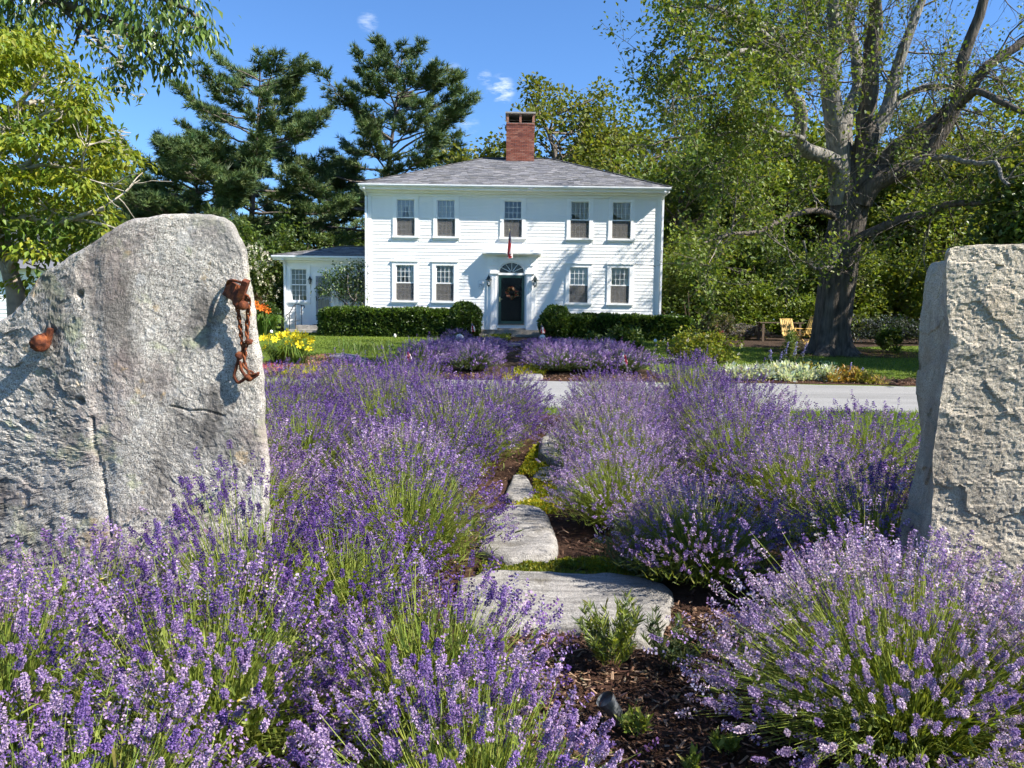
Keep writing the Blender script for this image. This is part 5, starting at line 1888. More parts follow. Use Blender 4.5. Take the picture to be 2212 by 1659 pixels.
shrub('understory_shrub', 'dark shrub directly behind the maple trunk', (11.5, 34.5, zb), (2.6, 1.5, 3.6), 6500, .16, DCOLS, 106, group='shrubs under the wood')
shrub('understory_shrub', 'shrub mostly hidden behind the squared granite block', (18.0, 32, zb), (2.8, 1.6, 3.4), 6000, .16, GCOLS, 107, group='shrubs under the wood')
shrub('understory_shrub', 'dark glossy shrub rising over the top of the squared granite block', (13.6, 20.6, gz(20.6)), (1.9, 1.5, 4.6), 9000, .17, DCOLS, 108, mat=LEAFG, zc=.55)
shrub('catmint', 'pale mauve catmint mound at the lawn edge near the table', (9.15, 30.2, .85), (1.15, .5, .42), 2600, .09, [(.20, .18, .20), (.28, .24, .28), (.16, .17, .12)], 109, T=LEAF, cat='plant', stems=14)
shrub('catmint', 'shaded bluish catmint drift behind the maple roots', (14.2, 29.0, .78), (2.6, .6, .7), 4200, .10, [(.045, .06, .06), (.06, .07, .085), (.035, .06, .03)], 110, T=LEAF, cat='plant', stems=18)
shrub('low_plant', 'dark rounded plant at the foot of the maple roots', (12.4, 25.3, gz(25.3)), (.55, .5, .6), 1600, .10, DCOLS, 111, cat='plant')
shrub('peony', 'salmon pink flower clump at the lawn edge', (7.9, 30.0, .85), (.2, .2, .32), 320, .09, SC1, 112, cat='plant', flowers=(12, .11, (.75, .20, .18)))

# left of the side wing
shrub('flowering_dogwood', 'white flowering shrub at the corner of the side wing', (-10.7, 32.2, zb), (1.0, .9, 2.2), 3800, .13, [(.10, .14, .03), (.13, .17, .04), (.07, .11, .025)], 121, flowers=(160, .10, (.72, .68, .52)))
shrub('dark_shrub', 'dark shrub beneath the pines behind the sloping stone', (-12.6, 35.5, zb), (2.4, 1.2, 3.6), 5200, .17, DCOLS, 122)
shrub('dark_shrub', 'dark leafy shrub behind the side wing corner', (-10.6, 36.5, zb), (1.8, 1.1, 3.8), 5000, .17, DCOLS, 123)
shrub('border_shrub', 'rounded green shrub beside the iron handrail', (-9.85, 30.6, zb), (.62, .55, .85), 2600, .085, [(.05, .09, .02), (.075, .12, .03), (.10, .15, .04)], 124)
shrub('border_shrub', 'brownish low shrub below the orange daylilies', (-10.35, 31.2, zb), (.6, .5, 1.05), 1900, .09, [(.09, .06, .025), (.07, .08, .025), (.12, .07, .03)], 125)
shrub('border_shrub', 'grey green feathery plant at the lawn edge near the handrail', (-10.2, 29.3, gz(29.3)), (.55, .45, .5), 2000, .10, [(.13, .15, .09), (.10, .13, .06)], 126, T=LEAF)

# ================================================================== NEAR TREES, LEFT
LEAFL = T_of([(0, 0, 0), (.25, .42, .06), (0, 1, -.16), (-.25, .42, .06), (0, .45, -.03)], tris=[[0, 1, 4], [1, 2, 4], [2, 3, 4], [3, 0, 4]])


def kousa():
    Y0 = 7.6
    B = Branching(201, (.34, .30, .24))
    def L(pts, ys):
        return [tuple(P(u, v, y)) for (u, v), y in zip(pts, ys)]
    px = Y0 / FPX
    limbs = []
    def add(pts, ys, w0, w1, n=16):
        p, _ = B.limb(L(pts, ys), w0 * px, w1 * px, 7, n, .03); limbs.append(p); return p
    base = P(36, 660, Y0); base.z = 0.0
    tr = smooth_path([(base.x + .02, Y0, -.05), (base.x, Y0, .5), tuple(P(36, 655, Y0)), tuple(P(25, 600, Y0)), tuple(P(12, 545, Y0)), tuple(P(-2, 470, 7.5)), tuple(P(-10, 420, 7.4))], 24)
    tube(B.mb, tr, np.linspace(.10, .055, 24), 9, B.bark * np.array([.75, .7, .68]))
    add([(20, 590), (45, 545), (70, 540), (95, 545)], [7.6, 7.5, 7.4, 7.3], 9, 4)
    add([(-5, 500), (20, 480), (60, 468), (105, 483), (150, 478), (190, 465), (225, 452)], [7.5, 7.4, 7.3, 7.1, 7.0, 6.9, 6.9], 10, 3)
    add([(150, 478), (190, 478), (240, 490), (262, 500)], [7.0, 7.0, 7.0, 7.0], 4, 2)
    add([(-12, 440), (10, 400), (40, 370), (75, 345), (100, 320), (120, 290)], [7.4, 7.4, 7.3, 7.2, 7.1, 7.0], 10, 3)
    add([(40, 370), (90, 355), (150, 362), (190, 365)], [7.3, 7.1, 6.9, 6.8], 5, 2)
    add([(-12, 420), (-5, 330), (20, 250), (50, 190), (100, 150)], [7.4, 7.5, 7.6, 7.6, 7.6], 10, 3)
    add([(-5, 330), (40, 280), (110, 240), (180, 230)], [7.5, 7.3, 7.1, 7.0], 6, 2)
    add([(20, 250), (90, 220), (190, 270), (250, 280)], [7.6, 7.8, 7.9, 8.0], 6, 2)
    add([(-20, 420), (-60, 330), (-110, 240), (-120, 120)], [7.4, 7.6, 7.9, 8.2], 9, 3)
    r = B.r
    for p in limbs:
        ln = np.sum(np.linalg.norm(np.diff(p, axis=0), axis=1))
        B.sprout(p, int(ln * 5), .5, .010, .2, kids=(3, 2), up=.0, spread=.7, leaf_from=0, maxlev=1)
    cm = MB(); fm = MB()
    # layered flat sprays; (u, v, Y, half width px, half height px)
    sprays = []
    for k in range(230):
        v = r.uniform(60, 655)
        umax = np.interp(v, [60, 120, 150, 200, 250, 300, 330, 400, 440, 480, 520, 560, 600, 655], [110, 150, 190, 205, 215, 235, 300, 205, 225, 250, 268, 250, 240, 150])
        u = r.uniform(-110, 1) * .0 + r.uniform(-120, umax - 22)
        sprays.append((u, v, r.uniform(6.6, 8.4)))
    for k in range(40):   # rim
        v = r.uniform(180, 640)
        umax = np.interp(v, [150, 200, 250, 300, 330, 400, 440, 480, 520, 560, 600, 655], [190, 205, 215, 235, 300, 205, 225, 250, 268, 250, 240, 150])
        sprays.append((umax - r.uniform(10, 50), v, r.uniform(6.8, 7.8)))
    yel = np.array([(.26, .30, .03), (.31, .33, .034), (.215, .275, .03), (.175, .24, .03)])
    grn = np.array([(.13, .20, .03), (.16, .23, .035), (.11, .18, .03)])
    stone_top = lambda u: np.interp(u, [0, 60, 100, 150, 235, 300], [690, 645, 588, 553, 499, 470])
    for (u, v, y) in sprays:
        if u > -10 and 505 < v < 640 and r.uniform() < .35: continue
        if u < 125 and v > 548 and r.uniform() < .9: continue
        c = np.array(P(u, v, y)); n = int(r.integers(55, 120))
        hw = r.uniform(.16, .34)
        d = norm(r.normal(size=(n, 3))); q = r.uniform(0, 1, n) ** .5
        p = c + d * q[:, None] * np.array([hw, hw, hw * .30])
        p[:, 2] -= .25 * (np.linalg.norm(p[:, :2] - c[:2], axis=1) ** 2) / hw
        dirs = norm(d * np.array([.8, .8, .1]) + r.normal(size=(n, 3)) * .35 + np.array([0, 0, -.45]))
        cols = (yel if (v < 430 and r.uniform() < .85) or r.uniform() < .4 else grn) * r.uniform(.85, 1.15)
        scatter(cm, LEAFL, p, basis(dirs, r.uniform(-.6, .6, n)), .074 * r.uniform(.6, 1.2, n), mixcol(r, cols, n, .14))
    # lower part: larger rounder leaves hanging in front of the white barn
    for k in range(26):
        u = r.uniform(-40, 210); v = r.uniform(490, 540 if u < 125 else 585); y = r.uniform(6.9, 8.2)
        n = int(r.integers(14, 40))
        c = np.array(P(u, v, y))
        p = c + r.normal(size=(n, 3)) * np.array([.16, .16, .10])
        dirs = norm(r.normal(size=(n, 3)) * .6 + np.array([0, -.2, -.8]))
        scatter(cm, LEAFL, p, basis(dirs, r.uniform(-.6, .6, n)), .10 * r.uniform(.7, 1.2, n), mixcol(r, grn, n, .15))
    # white bracts
    for (u, v, y) in ((275, 205, 7.6), (262, 300, 7.4), (288, 330, 7.4), (240, 78, 7.8), (250, 130, 7.8), (210, 95, 7.8), (268, 345, 7.3)):
        n = 7
        c = np.array(P(u, v, y)) + r.normal(size=(n, 3)) * np.array([.06, .08, .05])
        for q in range(4):
            a = q * math.pi / 2
            scatter(fm, LEAFW, c, basis(norm(np.array([[math.cos(a), math.sin(a), .15]]).repeat(n, 0) + r.normal(size=(n, 3)) * .15)), .042, jit(r, (.80, .76, .70), n, .05, .02))
        m = 18
        p = c[r.integers(0, n, m)] + r.normal(size=(m, 3)) * .07
        scatter(cm, LEAFL, p, basis(norm(r.normal(size=(m, 3)) + np.array([0, 0, -.5]))), .085, mixcol(r, grn, m))
    t = finish_tree('kousa_dogwood', 'bright yellow green dogwood with pale curved branches behind the sloping stone', 'tree', (base.x, Y0, 0), B.mb, cm, bark=BARKS)
    fm.build('blossoms', PETAL, t)


kousa()


def overhang():
    """dark leaved tree whose bough hangs into the top corner; trunk stands off to the side"""
    B = Branching(221, (.10, .085, .07))
    Y0 = 8.6
    trunk = smooth_path([(-8.2, 8.8, -.1), (-8.2, 8.8, 2.2), (-8.0, 8.7, 4.2), (-7.4, 8.6, 6.0)], 14)
    tube(B.mb, trunk, np.linspace(.22, .13, 14), 9, B.bark)
    r = B.r
    def L(pts, y): return [tuple(P(u, v, y)) for u, v in pts]
    paths = []
    paths.append(B.limb([trunk[8], tuple(P(-200, -60, 8.5))] + L([(0, -20), (120, 5), (230, 40), (310, 70), (360, 90)], 8.5), .09, .012, 6, 18)[0])
    paths.append(B.limb([trunk[9], tuple(P(-180, -200, 8.4))] + L([(60, -110), (220, -50), (340, -10), (410, 25), (445, 60)], 8.4), .09, .012, 6, 18)[0])
    paths.append(B.limb(L([(120, 5), (180, 60), (235, 110), (265, 140)], 8.5), .03, .008, 5, 10)[0])
    paths.append(B.limb(L([(230, 40), (290, 90), (330, 130), (360, 150)], 8.5), .03, .008, 5, 10)[0])
    paths.append(B.limb(L([(60, -110), (150, -40), (170, 60), (150, 120)], 8.8), .03, .008, 5, 10)[0])
    cm = MB()
    dk = np.array([(.085, .145, .03), (.11, .175, .034), (.145, .205, .04), (.065, .115, .026)])
    cl = []
    for k in range(120):
        u = r.uniform(-120, 400)
        vmax = np.interp(u, [-120, 0, 60, 120, 180, 220, 260, 300, 350, 400, 455], [120, 110, 95, 80, 70, 110, 165, 150, 150, 100, 75])
        cl.append((u, r.uniform(-160, vmax - 18), r.uniform(8.0, 9.0)))
    cl += [(445, 66, 8.5), (430, 58, 8.4), (415, 45, 8.4), (400, 35, 8.5), (375, 128, 8.5), (362, 148, 8.5), (355, 135, 8.4), (330, 110, 8.5), (300, 75, 8.5), (280, 140, 8.5), (250, 150, 8.5), (395, 65, 8.5), (380, 20, 8.5), (350, 60, 8.4), (345, 95, 8.4), (235, 165, 8.6), (270, 165, 8.6)]
    for (u, v, y) in cl:
        c = np.array(P(u, v, y)); n = int(r.integers(26, 52))
        p = c + r.normal(size=(n, 3)) * np.array([.14, .16, .085])
        dirs = norm((p - c) * np.array([1.5, 1.5, .3]) + r.normal(size=(n, 3)) * .3 + np.array([0, 0, -.75]))
        scatter(cm, LEAFL, p, basis(dirs, r.uniform(-.7, .7, n)), (.108 * r.uniform(.6, 1.25, n))[:, None] * np.array([[.78, 1, 1]]), mixcol(r, dk * r.uniform(.85, 1.25), n, .15))
        i = np.argmin(np.min([np.linalg.norm(q - c, axis=1).min() for q in paths]))
        best = min(((np.linalg.norm(q - c, axis=1).min(), q[np.argmin(np.linalg.norm(q - c, axis=1))]) for q in paths), key=lambda z: z[0])[1]
        tube(B.mb, smooth_path([best, (best + c) / 2 + r.normal(size=3) * .06, c], 6), np.linspace(.012, .004, 6), 3, B.bark)
    finish_tree('shade_tree', 'dark leaved bough drooping into the sky over the yellow green tree', 'tree', (-8.2, 8.8, 0), B.mb, cm, bark=BARKS, leafmat=LEAFG)


overhang()

# trees off the maple side of the garden, their shade falls across the lawn
copy_tree(T6, (19.2, 20.2, .3), 1.2, .95, 'shade tree at the edge of the lawn beyond the old maple', RW)
copy_tree(T5, (24.5, 17.8, .3), 2.6, 1.0, 'shade tree standing farther off beside the driveway', RW)


# ================================================================== LAVENDER
def spike_template(seed, whorls, per, petals, size):
    r = np.random.default_rng(seed)
    v, q, c = [], [], []

    def quad(ctr, ax, bx, colr):
        b = len(v)
        v.extend([ctr - ax, ctr - bx * .9, ctr + ax, ctr + bx * .9]); q.append([b, b + 1, b + 2, b + 3]); c.extend([np.asarray(colr)] * 4)
    ys = np.linspace(.06, .95, whorls)
    if r.uniform() < .5: ys[0] = -.22
    for w, y in enumerate(ys):
        rr = .155 * (1 - .45 * max(0, (y - .6) / .4)) * r.uniform(.85, 1.15)
        for k in range(per):
            a = 2 * math.pi * (k + .5 * (w % 2) + r.normal() * .18) / per
            h = np.array([math.cos(a), 0, math.sin(a)])
            d = norm((h * .8 + np.array([0, .75, 0]) + r.normal(size=3) * .15)[None])[0]
            side = norm(np.cross(d, [0, 1, 0])[None])[0]
            # calyx, darker
            quad(h * rr * .55 + np.array([0, y, 0]), d * .085, side * .035, (.50, .42, .62))
            # corolla lobes, lighter, turned every way
            if r.uniform() < .86:
                for _ in range(petals):
                    e = norm((h + r.normal(size=3) * .7)[None])[0]; f2 = norm(np.cross(e, r.normal(size=3))[None])[0]
                    k2 = r.uniform(.6, 1.2)
                    quad(h * rr * r.uniform(.85, 1.25) + np.array([0, y + .05 + r.normal() * .03, 0]), e * size * r.uniform(.7, 1.1), f2 * size * r.uniform(.6, 1), (k2 * 1.1, k2 * 1.0, k2))
    return T_of(np.array(v), quads=q, c=np.array(c))


HI = [spike_template(300 + k, 7, 7, 3, .062) for k in range(10)]
MID = [spike_template(330 + k, 5, 4, 1, .115) for k in range(6)]
LOW = [spike_template(350 + k, 4, 3, 1, .14) for k in range(4)]
VIOLET = np.array([(.13, .073, .275), (.17, .10, .335), (.098, .054, .215), (.22, .135, .365)])
LILAC = np.array([(.34, .245, .455), (.41, .315, .51), (.275, .19, .41), (.475, .385, .545), (.205, .135, .36)])
PALE = np.array([(.46, .38, .505), (.54, .465, .55), (.39, .31, .47), (.32, .235, .44)])
LGREEN = np.array([(.20, .26, .04), (.26, .31, .05), (.165, .22, .045), (.30, .34, .07)])
GREY = np.array([(.12, .155, .075), (.155, .19, .09), (.09, .125, .055)])


def stems_of(r, n, rad, h, maxang=72, spread=.32, bias=1.0):
    ph = r.uniform(0, 2 * np.pi, n)
    ct = 1 - (1 - math.cos(math.radians(maxang))) * r.uniform(0, 1, n) ** bias
    st = np.sqrt(1 - ct ** 2)
    hd = np.stack([np.cos(ph), np.sin(ph)], -1)
    k = r.uniform(.86, 1.06, n) * (1 + .05 * np.sin(ph * 3 + r.uniform(0, 6)) + .04 * np.sin(ph * 5 + r.uniform(0, 6)))
    low = r.uniform(size=n) < .24
    k[low] *= r.uniform(.66, .92, low.sum())
    tall = r.uniform(size=n) < .05
    k[tall] *= r.uniform(1.08, 1.25, tall.sum())
    tip = np.concatenate([hd * (st * rad * k)[:, None], ((.20 + .80 * ct) * h * k)[:, None]], 1)
    base = np.concatenate([hd * (st * rad * spread * r.uniform(.3, 1, n))[:, None], np.full((n, 1), .10 * h)], 1)
    mid = base * .45 + tip * .55; mid[:, 2] += .10 * h * st; mid[:, :2] += r.normal(size=(n, 2)) * .015
    d = norm(tip - mid + np.array([0, 0, .10 * h]) + r.normal(size=(n, 3)) * .035)
    return base, mid, tip, d


def ribbons(mb, r, base, mid, tip, w, cols):
    n = len(base)
    side = norm(np.stack([r.normal(size=n), r.normal(size=n), np.zeros(n)], -1)) * (w / 2)
    V = np.stack([base - side, base + side, mid - side * .85, mid + side * .85, tip - side * .6, tip + side * .6], 1).reshape(-1, 3)
    f = np.array([[0, 1, 3, 2], [2, 3, 5, 4]])[None] + (np.arange(n) * 6)[:, None, None]
    mb.add(V, f.reshape(-1, 4), np.repeat(cols, 6, 0))


def lav_foliage(mb, r, n, rad, h, L, w, cols, top=.74):
    """narrow upright leaves through the lower dome"""
    b, m, t, d = stems_of(r, n, rad * .95, h * top, 80)
    f = r.uniform(.35, 1.0, (n, 1))
    p = b + (t - b) * f
    dirs = norm(d * .8 + r.normal(size=(n, 3)) * .42 + np.array([0, 0, .35]))
    sc = np.stack([w * r.uniform(.7, 1.3, n), L * r.uniform(.6, 1.3, n), np.full(n, L)], -1)
    scatter(mb, LAVLEAF, p, basis(dirs, r.uniform(0, 6.28, n)), sc, mixcol(r, cols, n, .2))


LAVLEAF = T_of([(-.35, 0, 0), (.35, 0, 0), (.5, .5, .06), (0, 1, -.02), (-.5, .5, .06)], quads=[[0, 1, 2, 4]], tris=[[4, 2, 3]])
SPIKE_MESH = {}


def spike_mesh(pal, k):
    key = (pal, k)
    if key not in SPIKE_MESH:
        r = np.random.default_rng(900 + k * 7 + len(pal))
        cols = {'violet': VIOLET, 'lilac': LILAC, 'pale': PALE, 'mixed': np.vstack([VIOLET, LILAC])}[pal]
        mb = MB(); scatter(mb, HI[k % len(HI)], np.zeros((1, 3)), np.eye(3)[None], 1.0, cols[r.integers(0, len(cols), 1)] * r.uniform(.85, 1.15))
        me = mb.mesh('flower_spike'); me.materials.append(PETAL); SPIKE_MESH[key] = me
    return SPIKE_MESH[key]


LAVG = {}


def lavender_near(label, x, y, rad, h, nsp, seed, pal, singles=150, fol=LGREEN, maxang=74, group='lavender bushes before the granite stones', spl=.052, nfol=3400, zoff=0.0, gap=.22):
    """front bushes: every large flower spike near the viewer is its own part"""
    r = np.random.default_rng(seed)
    t = thing('lavender_bush', label, 'lavender', (x, y, zoff), group)
    o = np.array([x, y, zoff])
    nsp = int(nsp * 1.45)
    b, m, tp, d = stems_of(r, nsp, rad, h, maxang)
    # flowers stand in drifts: drop some so that the green shows through
    dens = fbm((tp + o) * np.array([3.2, 3.2, 2.0]), seed, 3)
    keep = dens + r.normal(size=nsp) * .35 > -gap
    b, m, tp, d = b[keep], m[keep], tp[keep], d[keep]
    n = len(tp)
    sm = MB()
    ribbons(sm, r, b + o, m + o, tp + o, .0030, mixcol(r, fol, n, .18))
    ex = int(n * .9)   # bare stems and long leaves between
    b2, m2, t2, d2 = stems_of(r, ex, rad * .95, h * .84, maxang + 4)
    ribbons(sm, r, b2 + o, m2 + o, t2 + o, .0038, mixcol(r, fol, ex, .22))
    s_o = sm.build('stems', STEMM, t); s_o['kind'] = 'stuff'
    fm = MB(); lav_foliage(fm, r, nfol, rad, h, .058, .0075, fol); fm.V = [v + o.astype(np.float32) for v in fm.V]
    f_o = fm.build('foliage', LEAFM, t); f_o['kind'] = 'stuff'
    L = spl * r.uniform(.65, 1.35, n)
    W = spl * r.uniform(.85, 1.2, n)
    wp = tp + o
    dist = np.linalg.norm(wp - np.array([0, 0, CAM_H]), axis=1) - .4 * wp[:, 2]
    order = np.argsort(dist)
    R = basis(d, r.uniform(0, 6.28, n))
    for i in order[:singles]:
        ob = inst('flower_spike', spike_mesh(pal, int(r.integers(0, 24))), t, wp[i], (W[i], L[i], W[i]), Matrix(R[i].tolist()).to_euler())
    rest = order[singles:]
    if len(rest):
        mb = MB(); cols = {'violet': VIOLET, 'lilac': LILAC, 'pale': PALE, 'mixed': np.vstack([VIOLET, LILAC])}[pal]
        wh = r.integers(0, len(MID), len(rest))
        for k in range(len(MID)):
            s = rest[wh == k]
            scatter(mb, MID[k], wp[s], R[s], np.stack([W[s], L[s], W[s]], -1), mixcol(r, cols, len(s), .14))
        q = mb.build('flower_spikes', PETAL, t); q['kind'] = 'stuff'
    return t


def lavender_proto(seed, rad, h, nsp, pal, fol, T, spl, sw, nfol, wl, maxang=76):
    r = np.random.default_rng(seed)
    b, m, tp, d = stems_of(r, nsp, rad, h, maxang)
    dens = fbm(tp * 2.6, seed, 3)
    keep = dens + r.normal(size=nsp) * .35 > -.30
    b, m, tp, d = b[keep], m[keep], tp[keep], d[keep]; n = len(tp)
    sm, fm, mb = MB(), MB(), MB()
    ribbons(sm, r, b, m, tp, sw, mixcol(r, fol, n, .2))
    b2, m2, t2, d2 = stems_of(r, n, rad * .95, h * .85, maxang + 4)
    ribbons(sm, r, b2, m2, t2, sw * 1.2, mixcol(r, fol, n, .22))
    lav_foliage(fm, r, nfol, rad, h, .07, wl, fol)
    L = spl * r.uniform(.65, 1.35, n); R = basis(d, r.uniform(0, 6.28, n)); wh = r.integers(0, len(T), n)
    cols = mixcol(r, pal, n, .15)
    for k in range(len(T)):
        s = wh == k
        scatter(mb, T[k], tp[s], R[s], L[s], cols[s])
    out = []
    for mm, nm, mt in ((sm, 'stems', STEMM), (fm, 'foliage', LEAFM), (mb, 'flower_spikes', PETAL)):
        me = mm.mesh(nm); me.materials.append(mt); out.append((nm, me))
    return out


def lavender_place(proto, label, group, x, y, z, rz, s):
    t = thing('lavender_bush', label, 'lavender', (x, y, z), group)
    t.rotation_euler = (0, 0, rz); t.scale = s
    for nm, me in proto:
        o = bpy.data.objects.new(nm, me); reg(o, t); o['kind'] = 'stuff'
    return t


# --- front bushes
FR = 'lavender bushes before the granite stones'
lavender_near('nearest lavender bush filling the bottom corner below the sloping stone', -1.05, 1.72, .52, .62, 480, 401, 'lilac', 260)
lavender_near('lavender bush at the bottom edge between dark mulch and sloping stone', -.10, 1.96, .50, .58, 430, 402, 'lilac', 240)
lavender_near('lavender bush overhanging the near paving slab on the chain stone side', -.27, 2.58, .50, .64, 430, 403, 'mixed', 150)
lavender_near('lavender bush with green gaps before the foot of the sloping stone', -1.02, 2.45, .58, .68, 460, 404, 'mixed', 150)
lavender_near('lavender bush at the picture edge under the rusty bolt', -1.72, 2.45, .55, .66, 420, 405, 'lilac', 110)
lavender_near('tall sparse lavender standing against the sloping stone below its chain', -1.12, 3.22, .52, .84, 230, 406, 'violet', 90, maxang=58)
lavender_near('lavender bush hiding the dark foot of the sloping stone', -1.78, 3.15, .50, .62, 300, 407, 'mixed', 60)
lavender_near('lavender bush just past the sloping stone beside the slab path', -.72, 3.35, .46, .68, 360, 408, 'violet', 60)
lavender_near('large pale domed lavender bush in the corner before the squared granite block', 1.42, 2.62, 0.74, .70, 1050, 411, 'pale', 295, maxang=84, nfol=4200, gap=1.2)
lavender_near('pale lavender bush cut by the picture edge before the squared granite block', 2.02, 2.55, 0.55, .62, 560, 412, 'pale', 140, gap=.6)
lavender_near('lilac lavender bush at the foot of the squared granite block', 1.62, 3.22, .50, .66, 360, 413, 'lilac', 90)
lavender_near('pale lavender bush at the bottom edge before the big domed bush', 1.45, 1.75, 0.46, .44, 300, 414, 'pale', 160, gap=.8)

# --- the two long beds up to the driveway
MIDP = []
for k, (pal, fol) in enumerate(((VIOLET, LGREEN), (np.vstack([VIOLET, VIOLET, LILAC[:2]]), LGREEN), (LILAC * .85, LGREEN), (LILAC, LGREEN), (np.vstack([LILAC, VIOLET, VIOLET]), LGREEN))):
    MIDP.append(lavender_proto(420 + k, .68, .80, 1150, pal, fol, MID, .054, .0034, 1700, .009))
PATHX = lambda Y: float(np.interp(Y, [3, 4.1, 5.4, 6.9, 8.6, 10.5, 13], [.40, .33, .08, .12, .46, .60, .75]))
rl = np.random.default_rng(77)
LB, RB = 'lavender bed on the sloping stone side of the path', 'lavender bed on the squared block side of the path'
y = 4.55
row = 0
while y < 11.9:
    for side in (-1, 1):
        for k in range(4):
            off = (.31 if y < 6.6 else .16) if side < 0 else .24
            off = off + .58 + k * 1.02 + (row % 2) * .2 * (k > 0)
            x = PATHX(y) + side * off + rl.normal() * .06
            if side < 0 and x < -.34 * y - .25: continue
            if side > 0 and (x > 3.05 or x > .54 * y): continue
            yy = y + rl.normal() * .08
            if side < 0:
                pi = rl.choice([2, 3, 2, 1]) if y < 6.3 else rl.choice([0, 0, 1, 4]) if y < 10 else rl.choice([0, 0, 1])
            else:
                pi = rl.choice([3, 2, 3, 4]) if (y < 8.6 and k < 2) else rl.choice([0, 1, 2, 1])
            hh = np.interp(y, [4.5, 7, 11.5], [.90, 1.02, 1.32]) * rl.uniform(.92, 1.10)
            s = rl.uniform(.92, 1.08)
            ue = 1106 + x / y * FPX
            if side < 0 and y > 7: hh *= float(np.interp(ue, [600, 700, 800], [.74, .86, 1.0]))
            if k == 0 and y > 8: hh *= .80
            if side > 0 and k == 0 and y < 7: s *= .86; hh *= .82
            lavender_place(MIDP[pi], ('lavender bush in the bed behind the sloping stone, %s row back, %s from the path' if side < 0 else 'lavender bush in the bed behind the squared block, %s row back, %s from the path') % (ORD[row], ORD[k]), LB if side < 0 else RB, x, yy, 0, rl.uniform(0, 6.28), (s, s, hh))
    y += .92; row += 1

# --- beds in the far lawn
FARP = [lavender_proto(440 + k, 0.75, .50, 620, pal, fol, LOW, .075, .009, 800, .018) for k, (pal, fol) in enumerate(((np.vstack([LILAC, VIOLET]), GREY), (LILAC, GREY), (np.vstack([VIOLET, LILAC]), GREY)))]
for (x0, sg) in ((-1.0, -1), (1.15, 1)):
    yy = 19.2; k = 0
    while yy < 27.0:
        for c in range(2 if sg < 0 else 3):
            x = x0 * (1 - .028 * (yy - 19)) + sg * (c * (1.1 if sg < 0 else .86)) * (1 - .03 * (yy - 19)) + rl.normal() * .1
            if sg > 0 and c == 2 and yy > 23: continue
            if sg < 0 and c == 1 and yy > 25: continue
            s = rl.uniform(.95, 1.2)
            lavender_place(FARP[int(rl.integers(0, 3))], ('lavender mound across the driveway, plaque side, %s row back, %s from the far path' if sg < 0 else 'lavender mound across the driveway, maple side, %s row back, %s from the far path') % (ORD[k], ORD[c]),
                           'lavender mounds in the lawn', x, yy + rl.normal() * .1, gz(yy), rl.uniform(0, 6.28), (s, s, float(np.interp(yy, [19, 26], [1.35, .55])) * rl.uniform(.9, 1.1)))
        yy += 1.15; k += 1
lavender_place(FARP[2], 'lone lavender mound beside the egg shaped white stone', 'lavender mounds in the lawn', -1.95, 26.9, gz(26.9), 1, (.75, .75, .9))

# --- young plants without many flowers beside the slabs
lavender_near('young green lavender with few flowers at the slab edge', .92, 4.55, .42, .48, 120, 451, 'lilac', 20, fol=GREY, nfol=3800, group='young lavender by the slabs')


def sprig(label, x, y, rad, h, n, seed, cols=GREY, L=.05, w=.007):
    r = np.random.default_rng(seed)
    t = thing('young_lavender', label, 'plant', (x, y, 0), 'young lavender by the slabs')
    o = np.array([x, y, 0], np.float32)
    sm, fm = MB(), MB()
    b, m, tp, d = stems_of(r, max(10, n // 45), rad, h, 60)
    ribbons(sm, r, b + o, m + o, tp + o, .004, mixcol(r, cols, len(b), .1)); sm.build('stems', STEMM, t)
    k = r.integers(0, len(b), n); f = r.uniform(.25, 1.05, (n, 1))
    p = b[k] + (tp[k] - b[k]) * f + o
    a = r.uniform(0, 6.28, n)
    dirs = norm(d[k] * .7 + np.stack([np.cos(a), np.sin(a), np.zeros(n)], -1) * .7 + np.array([0, 0, .15]))
    scatter(fm, LAVLEAF, p, basis(dirs, r.uniform(0, 6.28, n)), np.stack([np.full(n, w), L * r.uniform(.6, 1.2, n), np.full(n, L)], -1), mixcol(r, cols, n, .18))
    q = fm.build('foliage', LEAFM, t); q['kind'] = 'stuff'


sprig('young silvery lavender without flowers at the lower slab corner', .46, 3.30, .20, .30, 1500, 461, np.vstack([GREY, LGREEN]))
sprig('low dark green sprigs between slab corner and domed lavender', .72, 3.30, .18, .20, 900, 462)
sprig('tiny green seedling in the dark mulch', .47, 2.72, .07, .13, 120, 463, LGREEN, .045, .011)
sprig('small leafy weed on the mulch near the bottom edge', .78, 2.62, .06, .08, 60, 464, LGREEN, .05, .016)
sprig('lone tiny weed in the mulch below the domed bush', .63, 2.50, .05, .07, 45, 465, LGREEN, .045, .016)

